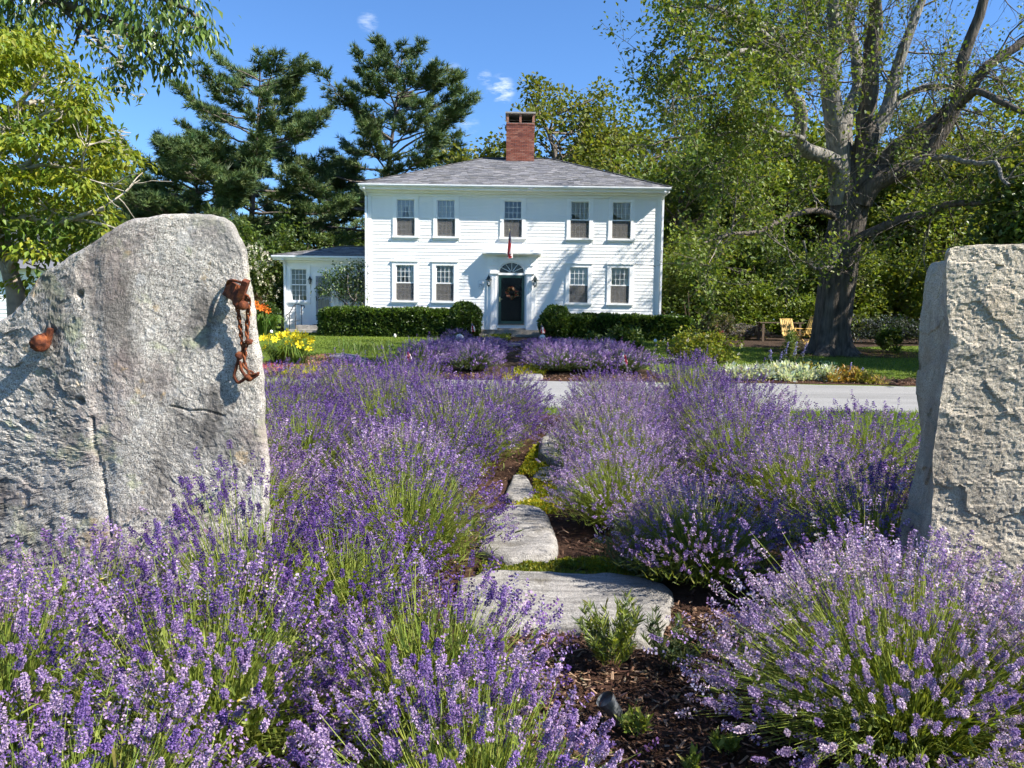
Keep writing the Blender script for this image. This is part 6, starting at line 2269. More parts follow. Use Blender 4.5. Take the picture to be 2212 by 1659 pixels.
# ================================================================== PATH
def slab(label, pts_uv, h, seed, cat='paving slab', name='path_slab', mat=None, group='stepping stones of the path', Yfix=None):
    pts = np.array([[G(u, v).x, G(u, v).y] for u, v in pts_uv])
    c = pts.mean(0)
    n = 90
    ring = np.vstack([pts, pts[:1]])
    O = smooth_path(ring, n + 1)[:-1]
    O = c + (O - c) * (1 + .05 * fbm(np.stack([O[:, 0] * 4, O[:, 1] * 4, O[:, 0] * 0], -1), seed, 3))[:, None]
    z0 = gz(c[1])
    rows = []
    for t in np.concatenate([[0], np.linspace(0, 1, 26) ** 1.0])[1:]:
        q = c + (O - c) * (1 - t * .985)
        d = np.linalg.norm(q - O, axis=1)
        z = h * (1 - .55 * np.exp(-d / .03)) + .010 * fbm(np.stack([q[:, 0] * 5, q[:, 1] * 11, q[:, 0] * 0], -1), seed + 3, 4) + .012 * fbm(np.stack([q[:, 0] * 2, q[:, 1] * 2, q[:, 0] * 0 + 3], -1), seed + 9, 2)
        rows.append(np.stack([q[:, 0], q[:, 1], z0 + z], -1))
    A = [np.stack([O[:, 0] * 1, O[:, 1], np.full(n, z0 - .05)], -1)] + rows
    A = np.array(A); m = len(A)
    i, j = np.meshgrid(np.arange(m - 1), np.arange(n), indexing='ij'); j2 = (j + 1) % n
    f = np.stack([i * n + j, i * n + j2, (i + 1) * n + j2, (i + 1) * n + j], -1).reshape(-1, 4)
    mb = MB(); mb.add(A.reshape(-1, 3), f)
    V = np.concatenate([A[-1], A[-1].mean(0, keepdims=True)])
    mb.add(V, np.stack([np.arange(n), np.roll(np.arange(n), -1), np.full(n, n)], -1))
    o = mb.build(name, mat or SLAB, smooth=True, loc=(0, 0, 0))
    return tag(o, label, cat, group)


slab('broad pale paving slab crossing the path between the two granite stones', [(985, 1262), (1050, 1248), (1150, 1246), (1280, 1252), (1400, 1262), (1452, 1300), (1440, 1360), (1400, 1400), (1290, 1385), (1180, 1372), (1050, 1380), (985, 1340)], .06, 501)
slab('rounded paving stone with a dark hollow, second along the path', [(1035, 1205), (1050, 1150), (1085, 1112), (1130, 1104), (1172, 1118), (1195, 1150), (1205, 1195), (1190, 1222), (1100, 1226)], .09, 502)
slab('small flat paving stone beside the yellow stonecrop', [(1090, 1085), (1098, 1055), (1112, 1036), (1135, 1040), (1152, 1060), (1150, 1084), (1115, 1092)], .06, 503)
slab('pale boulder like stone where the path bends', [(1160, 1000), (1168, 968), (1195, 952), (1222, 958), (1240, 985), (1235, 1015), (1200, 1022)], .14, 504)
slab('dark shaded stone under the lavender at the path bend', [(1200, 1075), (1205, 1040), (1235, 1022), (1262, 1040), (1262, 1078), (1230, 1088)], .08, 505)
slab('flat pale stone edging the path behind the rounded stone', [(1092, 1120), (1100, 1098), (1150, 1096), (1170, 1108), (1130, 1118)], .04, 508)
slab('small grey stone tucked under the lavender below the path bend', [(1150, 1040), (1160, 1020), (1195, 1018), (1200, 1040), (1175, 1048)], .05, 509)
slab('flat grey stone at the start of the far path across the driveway', [(1120, 822), (1128, 806), (1160, 803), (1172, 812), (1168, 822)], .06, 506)
slab('thin pale flagstone on the far path near the front step', [(1092, 748), (1096, 742), (1122, 742), (1126, 748)], .06, 507)


def groundcover(name, label, regions, n, size, cols, seed, cat='ground cover', hgt=.05, wide=.5, T=None, blooms=None, kindstuff=True):
    """regions: polygons in picture survey points -> uneven mat of little upright shoots"""
    r = np.random.default_rng(seed)
    mb = MB(); cen = []
    for poly in regions:
        pts = np.array([[G(u, v).x, G(u, v).y] for u, v in poly])
        lo, hi = pts.min(0), pts.max(0)
        p = r.uniform(lo, hi, (n * 3, 2))
        ins = np.zeros(len(p), bool)
        for a, b in zip(pts, np.roll(pts, -1, 0)):
            cond = ((a[1] > p[:, 1]) != (b[1] > p[:, 1])) & (p[:, 0] < (b[0] - a[0]) * (p[:, 1] - a[1]) / (b[1] - a[1] + 1e-12) + a[0])
            ins ^= cond
        p = p[ins][:n]
        d = fbm(np.stack([p[:, 0] * 9, p[:, 1] * 9, p[:, 0] * 0], -1), seed, 3)
        p = p[d > -.55]; d = d[d > -.55]
        z = g(p[:, 1]) + hgt * (.35 + .35 * (d + .5)) * r.uniform(.4, 1, len(p))
        P3 = np.stack([p[:, 0], p[:, 1], z], -1); cen.append(P3.mean(0))
        c = mixcol(r, cols, len(p), .2) * (1 + .25 * d[:, None])
        dirs = norm(r.normal(size=(len(p), 3)) * .55 + np.array([0, 0, .9]))
        for rep in range(4):
            dd = norm(dirs + r.normal(size=(len(p), 3)) * .6)
            scatter(mb, LEAF, P3 + r.normal(size=P3.shape) * size * .25, basis(dd, r.uniform(0, 6.28, len(p))), size * r.uniform(.6, 1.3, len(p)), c)
    o = mb.build(name, LEAFM, loc=(0, 0, 0))
    return tag(o, label, cat, None, 'stuff')


YG = [(.20, .22, .02), (.26, .25, .022), (.15, .19, .022), (.12, .17, .025)]
YL = [(.50, .42, .02), (.42, .38, .02), (.30, .32, .025), (.20, .25, .025)]
groundcover('stonecrop', 'low yellow green stonecrop mat along the broad slab edge', [[(1035, 1250), (1040, 1222), (1150, 1228), (1260, 1215), (1400, 1220), (1425, 1262), (1300, 1258), (1180, 1250)]], 4200, .022, YG, 511)
groundcover('stonecrop', 'bright yellow flowering stonecrop between the small path stones', [[(1095, 1100), (1150, 1085), (1155, 1045), (1130, 1015), (1160, 990), (1205, 1030), (1225, 1085), (1195, 1115), (1150, 1108)], [(1120, 1035), (1150, 975), (1170, 960), (1165, 1010)]], 3000, .028, YL, 512)
groundcover('stonecrop', 'yellow stonecrop at the start of the far path', [[(1085, 828), (1110, 800), (1150, 792), (1190, 800), (1175, 812), (1120, 815)]], 600, .06, YL, 513, hgt=.10)
groundcover('stonecrop', 'pink and green stonecrop mat beside the daylilies', [[(600, 790), (650, 775), (720, 770), (770, 782), (740, 795), (640, 800)]], 1500, .055, [(.45, .20, .17), (.40, .28, .12), (.26, .30, .06), (.50, .26, .22)], 514, hgt=.10)
groundcover('stonecrop', 'yellow stonecrop edging below the pink mat', [[(600, 812), (640, 795), (740, 795), (765, 790), (740, 805), (640, 812)]], 1200, .05, YL, 515, hgt=.09)
groundcover('creeping_phlox', 'bright pink low flowers at the chain stone edge', [[(560, 800), (575, 785), (605, 785), (620, 798), (590, 806)]], 420, .055, [(.65, .16, .24), (.60, .20, .28), (.30, .25, .08)], 516, hgt=.09)
groundcover('step_weeds', 'yellowish weeds in front of the lowest door step', [[(1045, 735), (1060, 728), (1100, 728), (1105, 738), (1080, 740)]], 260, .10, YG, 517, hgt=.14)


def mulch_chips(label, n, x0, x1, y0, y1, seed, size):
    r = np.random.default_rng(seed)
    mb = MB()
    p = np.stack([r.uniform(x0, x1, n), r.uniform(y0, y1, n)], -1)
    z = g(p[:, 1]) + .008 + r.uniform(0, .018, n)
    T = T_of([(-.5, -.2, 0), (.5, -.14, .05), (.46, .16, .02), (-.44, .2, .06), (-.4, -.1, .12), (.4, .05, .14)], quads=[[0, 1, 2, 3], [0, 1, 5, 4], [4, 5, 2, 3]])
    d = norm(np.stack([r.normal(size=n), r.normal(size=n), r.normal(size=n) * .25], -1))
    cols = [(.10, .05, .03), (.15, .08, .05), (.06, .03, .02), (.22, .13, .08), (.30, .20, .13), (.045, .026, .018)]
    scatter(mb, T, np.stack([p[:, 0], p[:, 1], z], -1), basis(d, r.normal(size=n) * .35), np.stack([size * r.uniform(.5, 1.8, n), size * r.uniform(.5, 1.2, n), size * r.uniform(.4, 1, n)], -1), mixcol(r, cols, n, .25))
    o = mb.build('mulch', m_vcol('chip_%d' % seed, .9, .2, 60, .4, 200, .15), loc=(0, 0, 0))
    return tag(o, label, 'mulch', None, 'stuff')


mulch_chips('shredded bark mulch at the bottom edge between the lavender bushes', 5200, .02, 1.35, 2.15, 4.0, 521, .030)
mulch_chips('bark mulch in the shade of the path and lavender beds', 3500, -.6, 2.6, 4.0, 9.5, 522, .038)
mulch_chips('red brown bark mulch along the far driveway edge', 4200, -9, 10.4, 17.7, 18.9, 523, .07)


def litter():
    r = np.random.default_rng(5)


# ------------------------------------------------------------------ grass blades
def grass(label, n, x0, x1, y0, y1, seed, h, w, avoid=None, cols=((.14, .20, .022), (.17, .24, .03), (.20, .255, .04), (.10, .165, .02))):
    r = np.random.default_rng(seed)
    p = np.stack([r.uniform(x0, x1, n), r.uniform(y0, y1, n)], -1)
    if avoid is not None:
        p = p[~avoid(p[:, 0], p[:, 1])]
    n = len(p)
    P3 = np.stack([p[:, 0], p[:, 1], g(p[:, 1])], -1)
    dirs = norm(np.stack([r.normal(size=n) * .35, r.normal(size=n) * .35, np.ones(n)], -1))
    patch = 1 + .22 * fbm(np.stack([p[:, 0] * .7, p[:, 1] * .7, p[:, 0] * 0], -1), seed, 3)
    mb = MB()
    scatter(mb, BLADE, P3, basis(dirs, r.uniform(0, 6.28, n)), np.stack([np.full(n, w), h * r.uniform(.5, 1.4, n), np.full(n, h)], -1), mixcol(r, cols, n, .16) * patch[:, None])
    o = mb.build('grass', LEAFM, loc=(0, 0, 0))
    return tag(o, label, 'grass', None, 'stuff')


def beds(x, y):
    a = (y < 18.9) & (x > -9.3) & (x < 10.4)
    b = (x > -3.0 + .12 * (y - 18) - .1) & (x < 3.9 - .2 * (y - 18) + .1) & (y < 29.9)
    c = (y > 18.3) & (y < 20.5) & (x < -4.0) & (x > -9.4)
    d = (y > 27.3 + .8 * np.sin(x * .5)) & (x > 7)
    return a | b | c | d


grass('mown grass of the lawn in front of the house', 120000, -13, 16, 18.2, 31.0, 531, .055, .016, beds)
grass('rougher grass strip between lavender and driveway', 26000, 3.2, 9.0, 9.5, 13.15, 532, .09, .010, lambda x, y: x < 3.4 + 0 * y)
grass('grass fringe along the near driveway edge', 9000, -6, 3.6, 12.2, 13.2, 533, .07, .012)


# ------------------------------------------------------------------ daylilies
def lily_flower_mesh(cols, seed):
    r = np.random.default_rng(seed); mb = MB()
    for k in range(6):
        a = k * math.pi / 3 + r.normal() * .08
        h = np.array([math.cos(a), 0, math.sin(a)]); s = np.array([-math.sin(a), 0, math.cos(a)])
        w = .30 if k % 2 else .22
        c0, c1, c2, c3 = h * .06, h * .45 + np.array([0, .42, 0]), h * .85 + np.array([0, .55, 0]), h * 1.10 + np.array([0, .38, 0])
        v = [c0 - s * .05, c0 + s * .05, c1 - s * w * .8, c1 + s * w * .8, c2 - s * w, c2 + s * w, c3]
        mb.add(v, [[0, 1, 3, 2], [2, 3, 5, 4]], np.asarray(cols[k % 2]))
        mb.add([v[4], v[5], v[6]], [[0, 1, 2]], np.asarray(cols[k % 2]))
    for k in range(6):
        a = k * 1.05; d = np.array([.12 * math.cos(a), .6, .12 * math.sin(a)])
        tube(mb, [np.zeros(3), d], [.015, .01], 3, (.5, .35, .03))
    me = mb.mesh('flower'); me.materials.append(PETAL)
    return me


def daylily(name, label, u, v, Y, flowers, leaves, h, seed, cols, size, leafcol, lw=.018, lh=.55):
    r = np.random.default_rng(seed)
    b = P(u, v, Y); b.z = gz(Y)
    t = thing(name, label, 'flower', b)
    lm = MB()
    for k in range(leaves):
        a = r.uniform(0, 6.28); L = lh * r.uniform(.7, 1.2); ba = np.array(b) + np.array([math.cos(a), math.sin(a), 0]) * r.uniform(0, .35) * np.array([1.3, .7, 0])
        hd = np.array([math.cos(a), math.sin(a), 0])
        pts = smooth_path([ba, ba + hd * L * .18 + (0, 0, L * .55), ba + hd * L * .5 + (0, 0, L * .85), ba + hd * L * .95 + (0, 0, L * (.65 * r.uniform(.6, 1.2)))], 7)
        sd = np.array([-hd[1], hd[0], 0]) * lw
        wds = np.array([.7, 1, 1, .9, .7, .4, .05])[:, None]
        V = np.concatenate([pts - sd * wds, pts + sd * wds]); n = 7
        lm.add(V, [[i, i + 1, n + i + 1, n + i] for i in range(n - 1)], jit(r, leafcol, 1, .2)[0])
    lm.build('leaves', LEAFM, t)
    me = [lily_flower_mesh(cols, seed + k) for k in range(3)]
    sm = MB()
    for (fu, fv) in flowers:
        p = np.array(P(fu, fv, Y + r.uniform(-.35, .2)))
        ba = np.array(b) + np.array([r.normal() * .25, r.normal() * .12, 0])
        tube(sm, smooth_path([ba, (ba + p) / 2 + np.array([0, 0, .08]), p], 6), .006, 4, (.12, .18, .04))
        d = norm((np.array([r.normal() * .45, -.8, .45 + r.normal() * .3]))[None])
        inst('flower', me[int(r.integers(0, 3))], t, p, (size * r.uniform(.85, 1.15),) * 3, Matrix(basis(d, r.uniform(0, 6.28, 1))[0].tolist()).to_euler())
        for q in range(2):
            pp = p + r.normal(size=3) * np.array([.12, .1, .06])
            tube(sm, [pp, pp + np.array([r.normal() * .02, -.02, .07])], [.014, .006], 4, np.asarray(cols[0]) * .8)
    sm.build('flower_stalks', STEMM, t)
    return t


YELL = ((.88, .66, .02), (.92, .74, .04))
ORNG = ((.75, .16, .02), (.80, .22, .03))
Yd = G(640, 790).y
daylily('daylily', 'large clump of open yellow daylilies beside the chain stone', 622, 788, Yd,
        [(591, 735), (602, 726), (617, 724), (626, 716), (634, 728), (638, 736), (622, 742), (652, 730), (660, 726), (668, 733), (676, 731), (655, 752), (666, 756), (647, 745), (640, 722), (672, 742), (574, 752), (583, 730), (567, 733)], 260, .8, 541, YELL, .105, (.13, .20, .03))
daylily('daylily', 'orange daylilies beyond the lawn behind the chain stone edge', 566, 700, 29.5,
        [(553, 657), (560, 662), (567, 666), (575, 668), (563, 668), (556, 665), (580, 672), (570, 661)], 110, .9, 542, ORNG, .12, (.10, .17, .03), .03, .8)
r_ir = np.random.default_rng(9)
for k, (u, v) in enumerate(((745, 762), (775, 768), (812, 764), (838, 766))):
    daylily('iris_clump', ['upright iris leaves at the lawn edge nearest the daylilies', 'second iris clump along the lawn edge', 'tall fan of iris leaves beside the dark lavender', 'last small iris fan before the dark lavender crest'][k], u, v, G(u, v).y, [], 20, .5, 550 + k, YELL, .05, (.16, .22, .06), .012, .44)


# border rocks
for k, (lab_, pts) in enumerate((('long flat grey border rock behind the pink stonecrop', [(708, 777), (722, 769), (750, 768), (776, 772), (772, 779), (735, 780)]), ('pale tilted border rock at the dark lavender edge', [(760, 786), (768, 779), (788, 777), (794, 783), (780, 790)]))):
    slab(lab_, pts, .10, 560 + k, 'rock', 'border_rock', SLAB, 'rocks edging the flower bed')


def stone_egg(label, u, v, Y, s, seed):
    p = P(u, v, Y); p.z = gz(Y)
    mb = MB(); sphere(mb, (p.x, p.y, p.z + s * .85), (s * .72, s * .72, s), 18, 14, noise=.06, seed=seed)
    tag(mb.build('marker_stone', ROCKW, smooth=True, loc=(0, 0, 0)), label, 'stone')


stone_egg('white egg shaped stone beside the lone lavender mound', 993, 748, 25.4, .24, 571)
stone_egg('white stone under the small flag on the maple side of the step', 1172, 728, 27.4, .17, 572)
stone_egg('flat white pebble lying on the lawn before the hedge', 853, 728, 28.9, .08, 573)

# garden flags
wood_stick = m_plain('flag_stick', (.35, .25, .12), .6)
FG = 'small garden flags'
def gflag(label, u, v, Y, hgt, seed, limp=.75, s=.42):
    b = P(u, v, Y); b.z = gz(Y)
    stars_stripes('garden_flag', label, (b.x, b.y, b.z), (b.x + .02, b.y - .06, b.z + hgt), .20, .30, seed, limp, s, FG, wood_stick)
gflag('small flag leaning at the ball hedge on the plaque side of the step', 1018, 726, 29.0, .62, 5)
gflag('small flag before the ball hedge on the maple side of the step', 1168, 722, 28.6, .62, 6)
gflag('small flag among lavender at the driveway edge on the maple side', 1341, 810, 18.9, .62, 7)
gflag('small flag half hidden behind the dark lavender on the plaque side', 878, 806, 18.9, .62, 8)

# ------------------------------------------------------------------ right-hand garden
bp = G(1345, 775)
shrub('peony_bush', 'leafy peony bush between far lavender and clipped hedge', (bp.x, 23.6, gz(23.6)), (.85, .7, .62), 1500, .17, [(.08, .13, .025), (.11, .17, .035), (.06, .10, .02), (.15, .20, .06)], 581, T=LEAF, cat='plant', up=.8)
bp = G(1530, 800)
shrub('rose_bush', 'sprawling yellow green rose bush with a few white blooms', (5.3, 21.6, gz(21.6)), (1.15, .8, .66), 3000, .085, [(.22, .26, .03), (.27, .29, .035), (.16, .21, .03), (.30, .28, .06)], 582, cat='plant', stems=16, flowers=(9, .07, (.8, .76, .68)))
shrub('rose_bush', 'greyish leggy shrub with pale dead blooms at the hedge end', (7.35, 28.3, gz(28.3)), (.75, .6, .85), 1500, .10, [(.10, .13, .04), (.14, .15, .06), (.20, .16, .12)], 583, cat='plant')


def drift(name, label, u0, u1, v, h, n, size, cols, seed, depth=.6, T=LEAF, cat='plant', up=.5):
    r = np.random.default_rng(seed)
    a, b = G(u0, v), G(u1, v + (u1 - u0) * .012)
    t = thing(name, label, cat, ((a.x + b.x) / 2, a.y + depth / 2, gz(a.y)))
    k = max(3, int((b.x - a.x) / .32)); mb = MB(); sm = MB()
    for i in range(k):
        for j in range(3):
            c = np.array([a.x + (b.x - a.x) * (i + r.uniform(.1, .9)) / k, a.y + depth * (j + r.uniform(.1, .9)) / 3, 0]); c[2] = gz(c[1])
            m = n // (k * 3); hh = h * r.uniform(.7, 1.15)
            d = norm(r.normal(size=(m, 3)) + np.array([0, 0, .5])); d[:, 2] = np.abs(d[:, 2])
            p = c + d * r.uniform(.3, 1, (m, 1)) * np.array([.26, .26, hh])
            scatter(mb, T, p, basis(norm(d * .8 + r.normal(size=(m, 3)) * .4 + np.array([0, 0, up])), r.uniform(-1, 1, m)), size * r.uniform(.6, 1.3, m), mixcol(r, cols, m, .14))
            for q in range(5):
                tube(sm, [c, c + np.array([r.normal() * .1, r.normal() * .1, hh * .8])], [.006, .004], 3, (.1, .12, .06))
    sm.build('stems', STEMM, t)
    mb.build('foliage', LEAFM, t)
    return t


drift('lambs_ear', 'silver white drift of woolly lambs ear along the driveway bed', 1582, 1800, 822, .34, 4200, .11, [(.50, .55, .47), (.58, .62, .54), (.40, .46, .36), (.62, .64, .58)], 591)
drift('coral_bells', 'orange green leafy clump at the end of the silver drift', 1795, 1868, 826, .33, 1900, .085, [(.30, .17, .04), (.34, .22, .06), (.22, .20, .04), (.40, .26, .09)], 592)
drift('coral_bells', 'yellow green leafy clump next to the orange one', 1862, 1895, 829, .26, 700, .085, [(.30, .28, .04), (.25, .27, .04), (.36, .30, .08)], 593)
drift('coral_bells', 'pale pink low clump at the very end of the driveway bed', 1893, 1912, 831, .16, 260, .08, [(.45, .30, .24), (.30, .26, .12)], 594)
drift('creeping_juniper', 'blue green creeping juniper behind the silver drift', 1715, 1800, 800, .22, 2400, .07, [(.05, .12, .085), (.07, .15, .10), (.04, .09, .06)], 595)
drift('flower_border', 'yellow orange little blooms within the silver drift', 1742, 1765, 812, .30, 220, .07, [(.45, .32, .05), (.30, .28, .05)], 596, .3)


def delphinium(label, u, v, vtop, lean, seed, Y=None, dark=(.22, .20, .52)):
    r = np.random.default_rng(seed)
    b = G(u, v) if Y is None else Vector((P(u, v, Y).x, Y, gz(Y)))
    top = np.array(P(u + lean, vtop, b.y - .1))
    ba = np.array(b)
    t = thing('blue_salvia', label, 'flower', b, 'blue flower spires by the driveway')
    pth = smooth_path([ba, ba * .5 + top * .5 + np.array([-.02, 0, .03]), top], 12)
    mb = MB(); tube(mb, pth, np.linspace(.008, .003, 12), 4, (.12, .17, .05)); mb.build('stem', STEMM, t)
    mb = MB(); n = 90; f = r.uniform(0, .5, n); p = np.array([np.interp(f * 11, np.arange(12), pth[:, k]) for k in range(3)]).T
    scatter(mb, LEAF, p, basis(norm(r.normal(size=(n, 3)) + np.array([0, 0, .2]))), .09 * r.uniform(.5, 1.1, n), mixcol(r, [(.12, .18, .04), (.16, .21, .05)], n)); mb.build('foliage', LEAFM, t)
    mb = MB(); n = 130; f = r.uniform(.45, 1.0, n); p = np.array([np.interp(f * 11, np.arange(12), pth[:, k]) for k in range(3)]).T
    sp = (.035 * (1.15 - f))[:, None]
    scatter(mb, LEAFW, p + r.normal(size=(n, 3)) * sp, basis(norm(r.normal(size=(n, 3)))), .035 * r.uniform(.6, 1.2, n), mixcol(r, [dark, (.30, .27, .55), (.38, .36, .50)], n, .1)); mb.build('blossoms', PETAL, t)


for k, (u, v, vt, ln, lb_) in enumerate(((1662, 800, 755, 4, 'short blue flower spire nearest the rose bush'), (1682, 800, 760, 8, 'blue flower spire second from the rose bush'), (1690, 800, 738, 14, 'tall leaning blue flower spire below the wooden chair'), (1712, 800, 738, 10, 'tall upright blue flower spire in line with the wooden chair'), (1726, 800, 740, 18, 'far leaning blue flower spire toward the maple trunk'), (1833, 820, 785, 6, 'lone blue flower spire above the orange leafy clump'), (1862, 822, 795, 2, 'faint mauve flower spire beside the yellow green clump'))):
    delphinium(lb_, u, v, vt, ln, 600 + k)
shrub('salvia_clump', 'leafy green base of the blue flower spires', (G(1708, 800).x, G(1708, 800).y + .2, gz(G(1708, 800).y)), (.34, .28, .72), 900, .08, [(.13, .18, .045), (.17, .21, .06)], 610, cat='plant', T=LEAF)

# mulch ring round the maple, driveway bed soil
def disc_sheet(name, label, cx, cy, rx, ry, mat, dz, seed):
    a = np.linspace(0, 2 * math.pi, 60, endpoint=False); mb = MB()
    rr = 1 + .08 * fbm(np.stack([np.cos(a) * 2, np.sin(a) * 2, a * 0], -1), seed, 3)
    rows = [np.stack([cx + q * rx * rr * np.cos(a), cy + q * ry * rr * np.sin(a), g(cy + q * ry * rr * np.sin(a)) + dz + .03 * (1 - q)], -1) for q in (1, .75, .5, .25, .02)]
    A = np.concatenate(rows); n = 60
    f = np.concatenate([np.stack([i * n + np.arange(n), i * n + np.roll(np.arange(n), -1), (i + 1) * n + np.roll(np.arange(n), -1), (i + 1) * n + np.arange(n)], -1) for i in range(4)])
    mb.add(A, f); tag(mb.build(name, mat, smooth=True), label, None, None, 'structure')


disc_sheet('mulch_ring', 'brown mulch ring round the maple roots', 10.9, 25.3, 2.7, 1.6, MULCHM, .008, 3)


# ------------------------------------------------------------------ garden furniture
def garden_chair(u, v, rz, label):
    b = G(u, v); z0 = gz(b.y)
    t = thing('garden_chair', label, 'chair', (b.x, b.y, z0))
    c, s = math.cos(rz), math.sin(rz)
    def W(p): return (b.x + c * p[0] - s * p[1], b.y + s * p[0] + c * p[1], z0 + p[2])
    def B_(name, a, d, w, th, side=(1, 0, 0), parent=t):
        mb = MB(); sd = (c * side[0] - s * side[1], s * side[0] + c * side[1], side[2]); bar(mb, W(a), W(d), w, th, side=sd); return mb.build(name, WOOD, parent)
    for sx in (-.27, .27):
        B_('leg', (sx, -.28, 0), (sx, .22, .52), .045, .03); B_('leg', (sx * .92, .30, 0), (sx * .92, -.24, .46), .045, .03)
        B_('armrest', (sx * 1.08, -.32, .60), (sx * 1.08, .26, .58), .07, .025)
        B_('arm_post', (sx, -.26, .42), (sx, -.26, .59), .045, .03, (0, 1, 0))
        B_('back_stile', (sx * .85, .18, .36), (sx * .85, .42, 1.02), .05, .03)
    for k in range(6):
        x = -.19 + k * .076; B_('back_slat', (x, .20, .42), (x, .415, .985), .045, .014)
    B_('back_rail', (-.23, .425, 1.0), (.23, .425, 1.0), .06, .025, (0, 0, 1)); B_('back_rail', (-.23, .20, .42), (.23, .20, .42), .05, .025, (0, 0, 1))
    for k in range(7):
        y = -.28 + k * .075; B_('seat_slat', (-.27, y, .44 - .004 * k), (.27, y, .44 - .004 * k), .055, .016, (0, 1, 0))
    B_('foot_rail', (-.27, -.2, .12), (.27, -.2, .12), .04, .025, (0, 0, 1)); B_('foot_rail', (-.27, -.33, .06), (.27, -.33, .06), .05, .02, (0, 1, 0))
    return t


garden_chair(1711, 752, .30, 'yellow wooden slatted folding armchair on the lawn facing the driveway')
garden_chair(1740, 745, -1.15, 'second wooden folding chair seen edge on beside the maple trunk')


def picnic_table():
    b = G(1688, 738); z0 = gz(b.y)
    t = thing('garden_table', 'weathered wooden garden table behind the yellow chair', 'table', (b.x, b.y, z0))
    for k in range(4):
        part_box('plank', t, WOODDK, b.x - .85, b.x + .85, b.y + k * .16, b.y + k * .16 + .145, z0 + .70, z0 + .74)
    for sx in (-.7, .7):
        for sy in (.05, .55):
            part_box('leg', t, WOODDK, b.x + sx - .04, b.x + sx + .04, b.y + sy - .035, b.y + sy + .035, z0, z0 + .699)
    part_box('stretcher', t, WOODDK, b.x - .659, b.x + .659, b.y + .28, b.y + .33, z0 + .18, z0 + .25)


picnic_table()


# ------------------------------------------------------------------ iron on the sloping stone
def PI(u, v, y):
    return P(u, v, 4.075 + (y - 4.06) * .62)


def rusty_bracket():
    p = PI(508, 628, 3.97)
    x, y, z = p.x, 4.09, p.z
    t = thing('iron_bracket', 'rusty iron hinge bracket bolted near the top of the sloping stone', 'bracket', (x, y, z))
    mb = MB()   # stubby strap, bent outward
    a0, a1, a2 = np.array(PI(492, 622, 4.05)), np.array(PI(508, 632, 3.97)), np.array(PI(522, 648, 3.90))
    for k, (a, b, w) in enumerate(((a0, a1, .085), (a1, a2, .075))):
        bar(mb, a, b + (b - a) * .08, .03, w, side=(0, 1, 0))
    mb.build('strap', RUST, t)
    mb = MB(); c0, c1 = np.array(PI(532, 606, 3.86)), np.array(PI(521, 640, 3.90)); bar(mb, c0, c1, .05, .030, side=(0, 1, .3)); bar(mb, c1, np.array(PI(512, 636, 3.98)), .04, .03, side=(0, 0, 1)); mb.build('upright_tongue', RUST, t)
    mb = MB(); tube(mb, smooth_path([tuple(PI(490, 622, 4.06)), tuple(PI(493, 608, 4.0)), tuple(PI(505, 606, 3.94)), tuple(PI(520, 610, 3.90)), tuple(PI(528, 612, 3.88))], 14), .0075, 7, cap=True); mb.build('loop', RUST, t, smooth=True)
    mb = MB(); lathe(mb, [(.001, -.02), (.022, -.018), (.028, -.004), (.026, .012), (.012, .022), (.001, .024)], (0, 0, 0), 12)
    me = mb.mesh('bolt_head', (0, 0, 0), True); me.materials.append(RUST); inst('bolt_head', me, t, PI(523, 657, 3.92), (1.35, 1.1, .9), (1.2, .5, 0))
    mb = MB(); tube(mb, [tuple(PI(505, 640, 3.98)), tuple(PI(506, 655, 3.96)), tuple(PI(511, 662, 3.95))], .010, 7, cap=True); mb.build('hook', RUST, t, smooth=True)


rusty_bracket()


def chain(label, path, n_links, seed, wire=.0058, group='rusty chains on the stone'):
    """hanging chain of oval links, alternately turned"""
    r = np.random.default_rng(seed)
    pts = smooth_path(path, 200)
    s = np.concatenate([[0], np.cumsum(np.linalg.norm(np.diff(pts, axis=0), axis=1))])
    t = thing('iron_chain', label, 'chain', path[0], group)
    step = s[-1] / n_links
    L = step * 1.36; Wd = L * .42
    a = np.linspace(0, 2 * math.pi, 21)
    mb = MB()
    oval = np.stack([Wd * .5 * np.sin(a), L * .5 * np.cos(a), a * 0], -1)
    oval[:, 0] *= (1 - .18 * np.cos(a))
    tube(mb, oval, wire, 6); me = mb.mesh('link', (0, 0, 0), True); me.materials.append(RUST)
    for k in range(n_links):
        q = (k + .5) * step
        c = np.array([np.interp(q, s, pts[:, i]) for i in range(3)])
        d = np.array([np.interp(q + .01, s, pts[:, i]) - np.interp(q - .01, s, pts[:, i]) for i in range(3)])
        R = basis(d[None], np.array([(k % 2) * math.pi / 2 + r.normal() * .25 + .5]))[0]
        inst('link', me, t, c, None, Matrix(R.tolist()).to_euler())
    return t


def Q(u, v, y): return tuple(PI(u, v, y))
chain('rusty chain hanging from the bracket hook nearest the stone face', [Q(511, 655, 3.95), Q(517, 690, 3.97), Q(520, 720, 3.985), Q(524, 750, 3.99), Q(527, 775, 3.99)], 13, 701)
chain('outer rusty chain hanging from the bracket tongue near the stone edge', [Q(532, 640, 3.90), Q(537, 650, 3.92), Q(535, 690, 3.96), Q(533, 715, 3.975), Q(534, 735, 3.98), Q(529, 760, 3.98), Q(528, 785, 3.985), Q(535, 800, 3.98), Q(548, 808, 3.96), Q(557, 805, 3.96)], 17, 702)


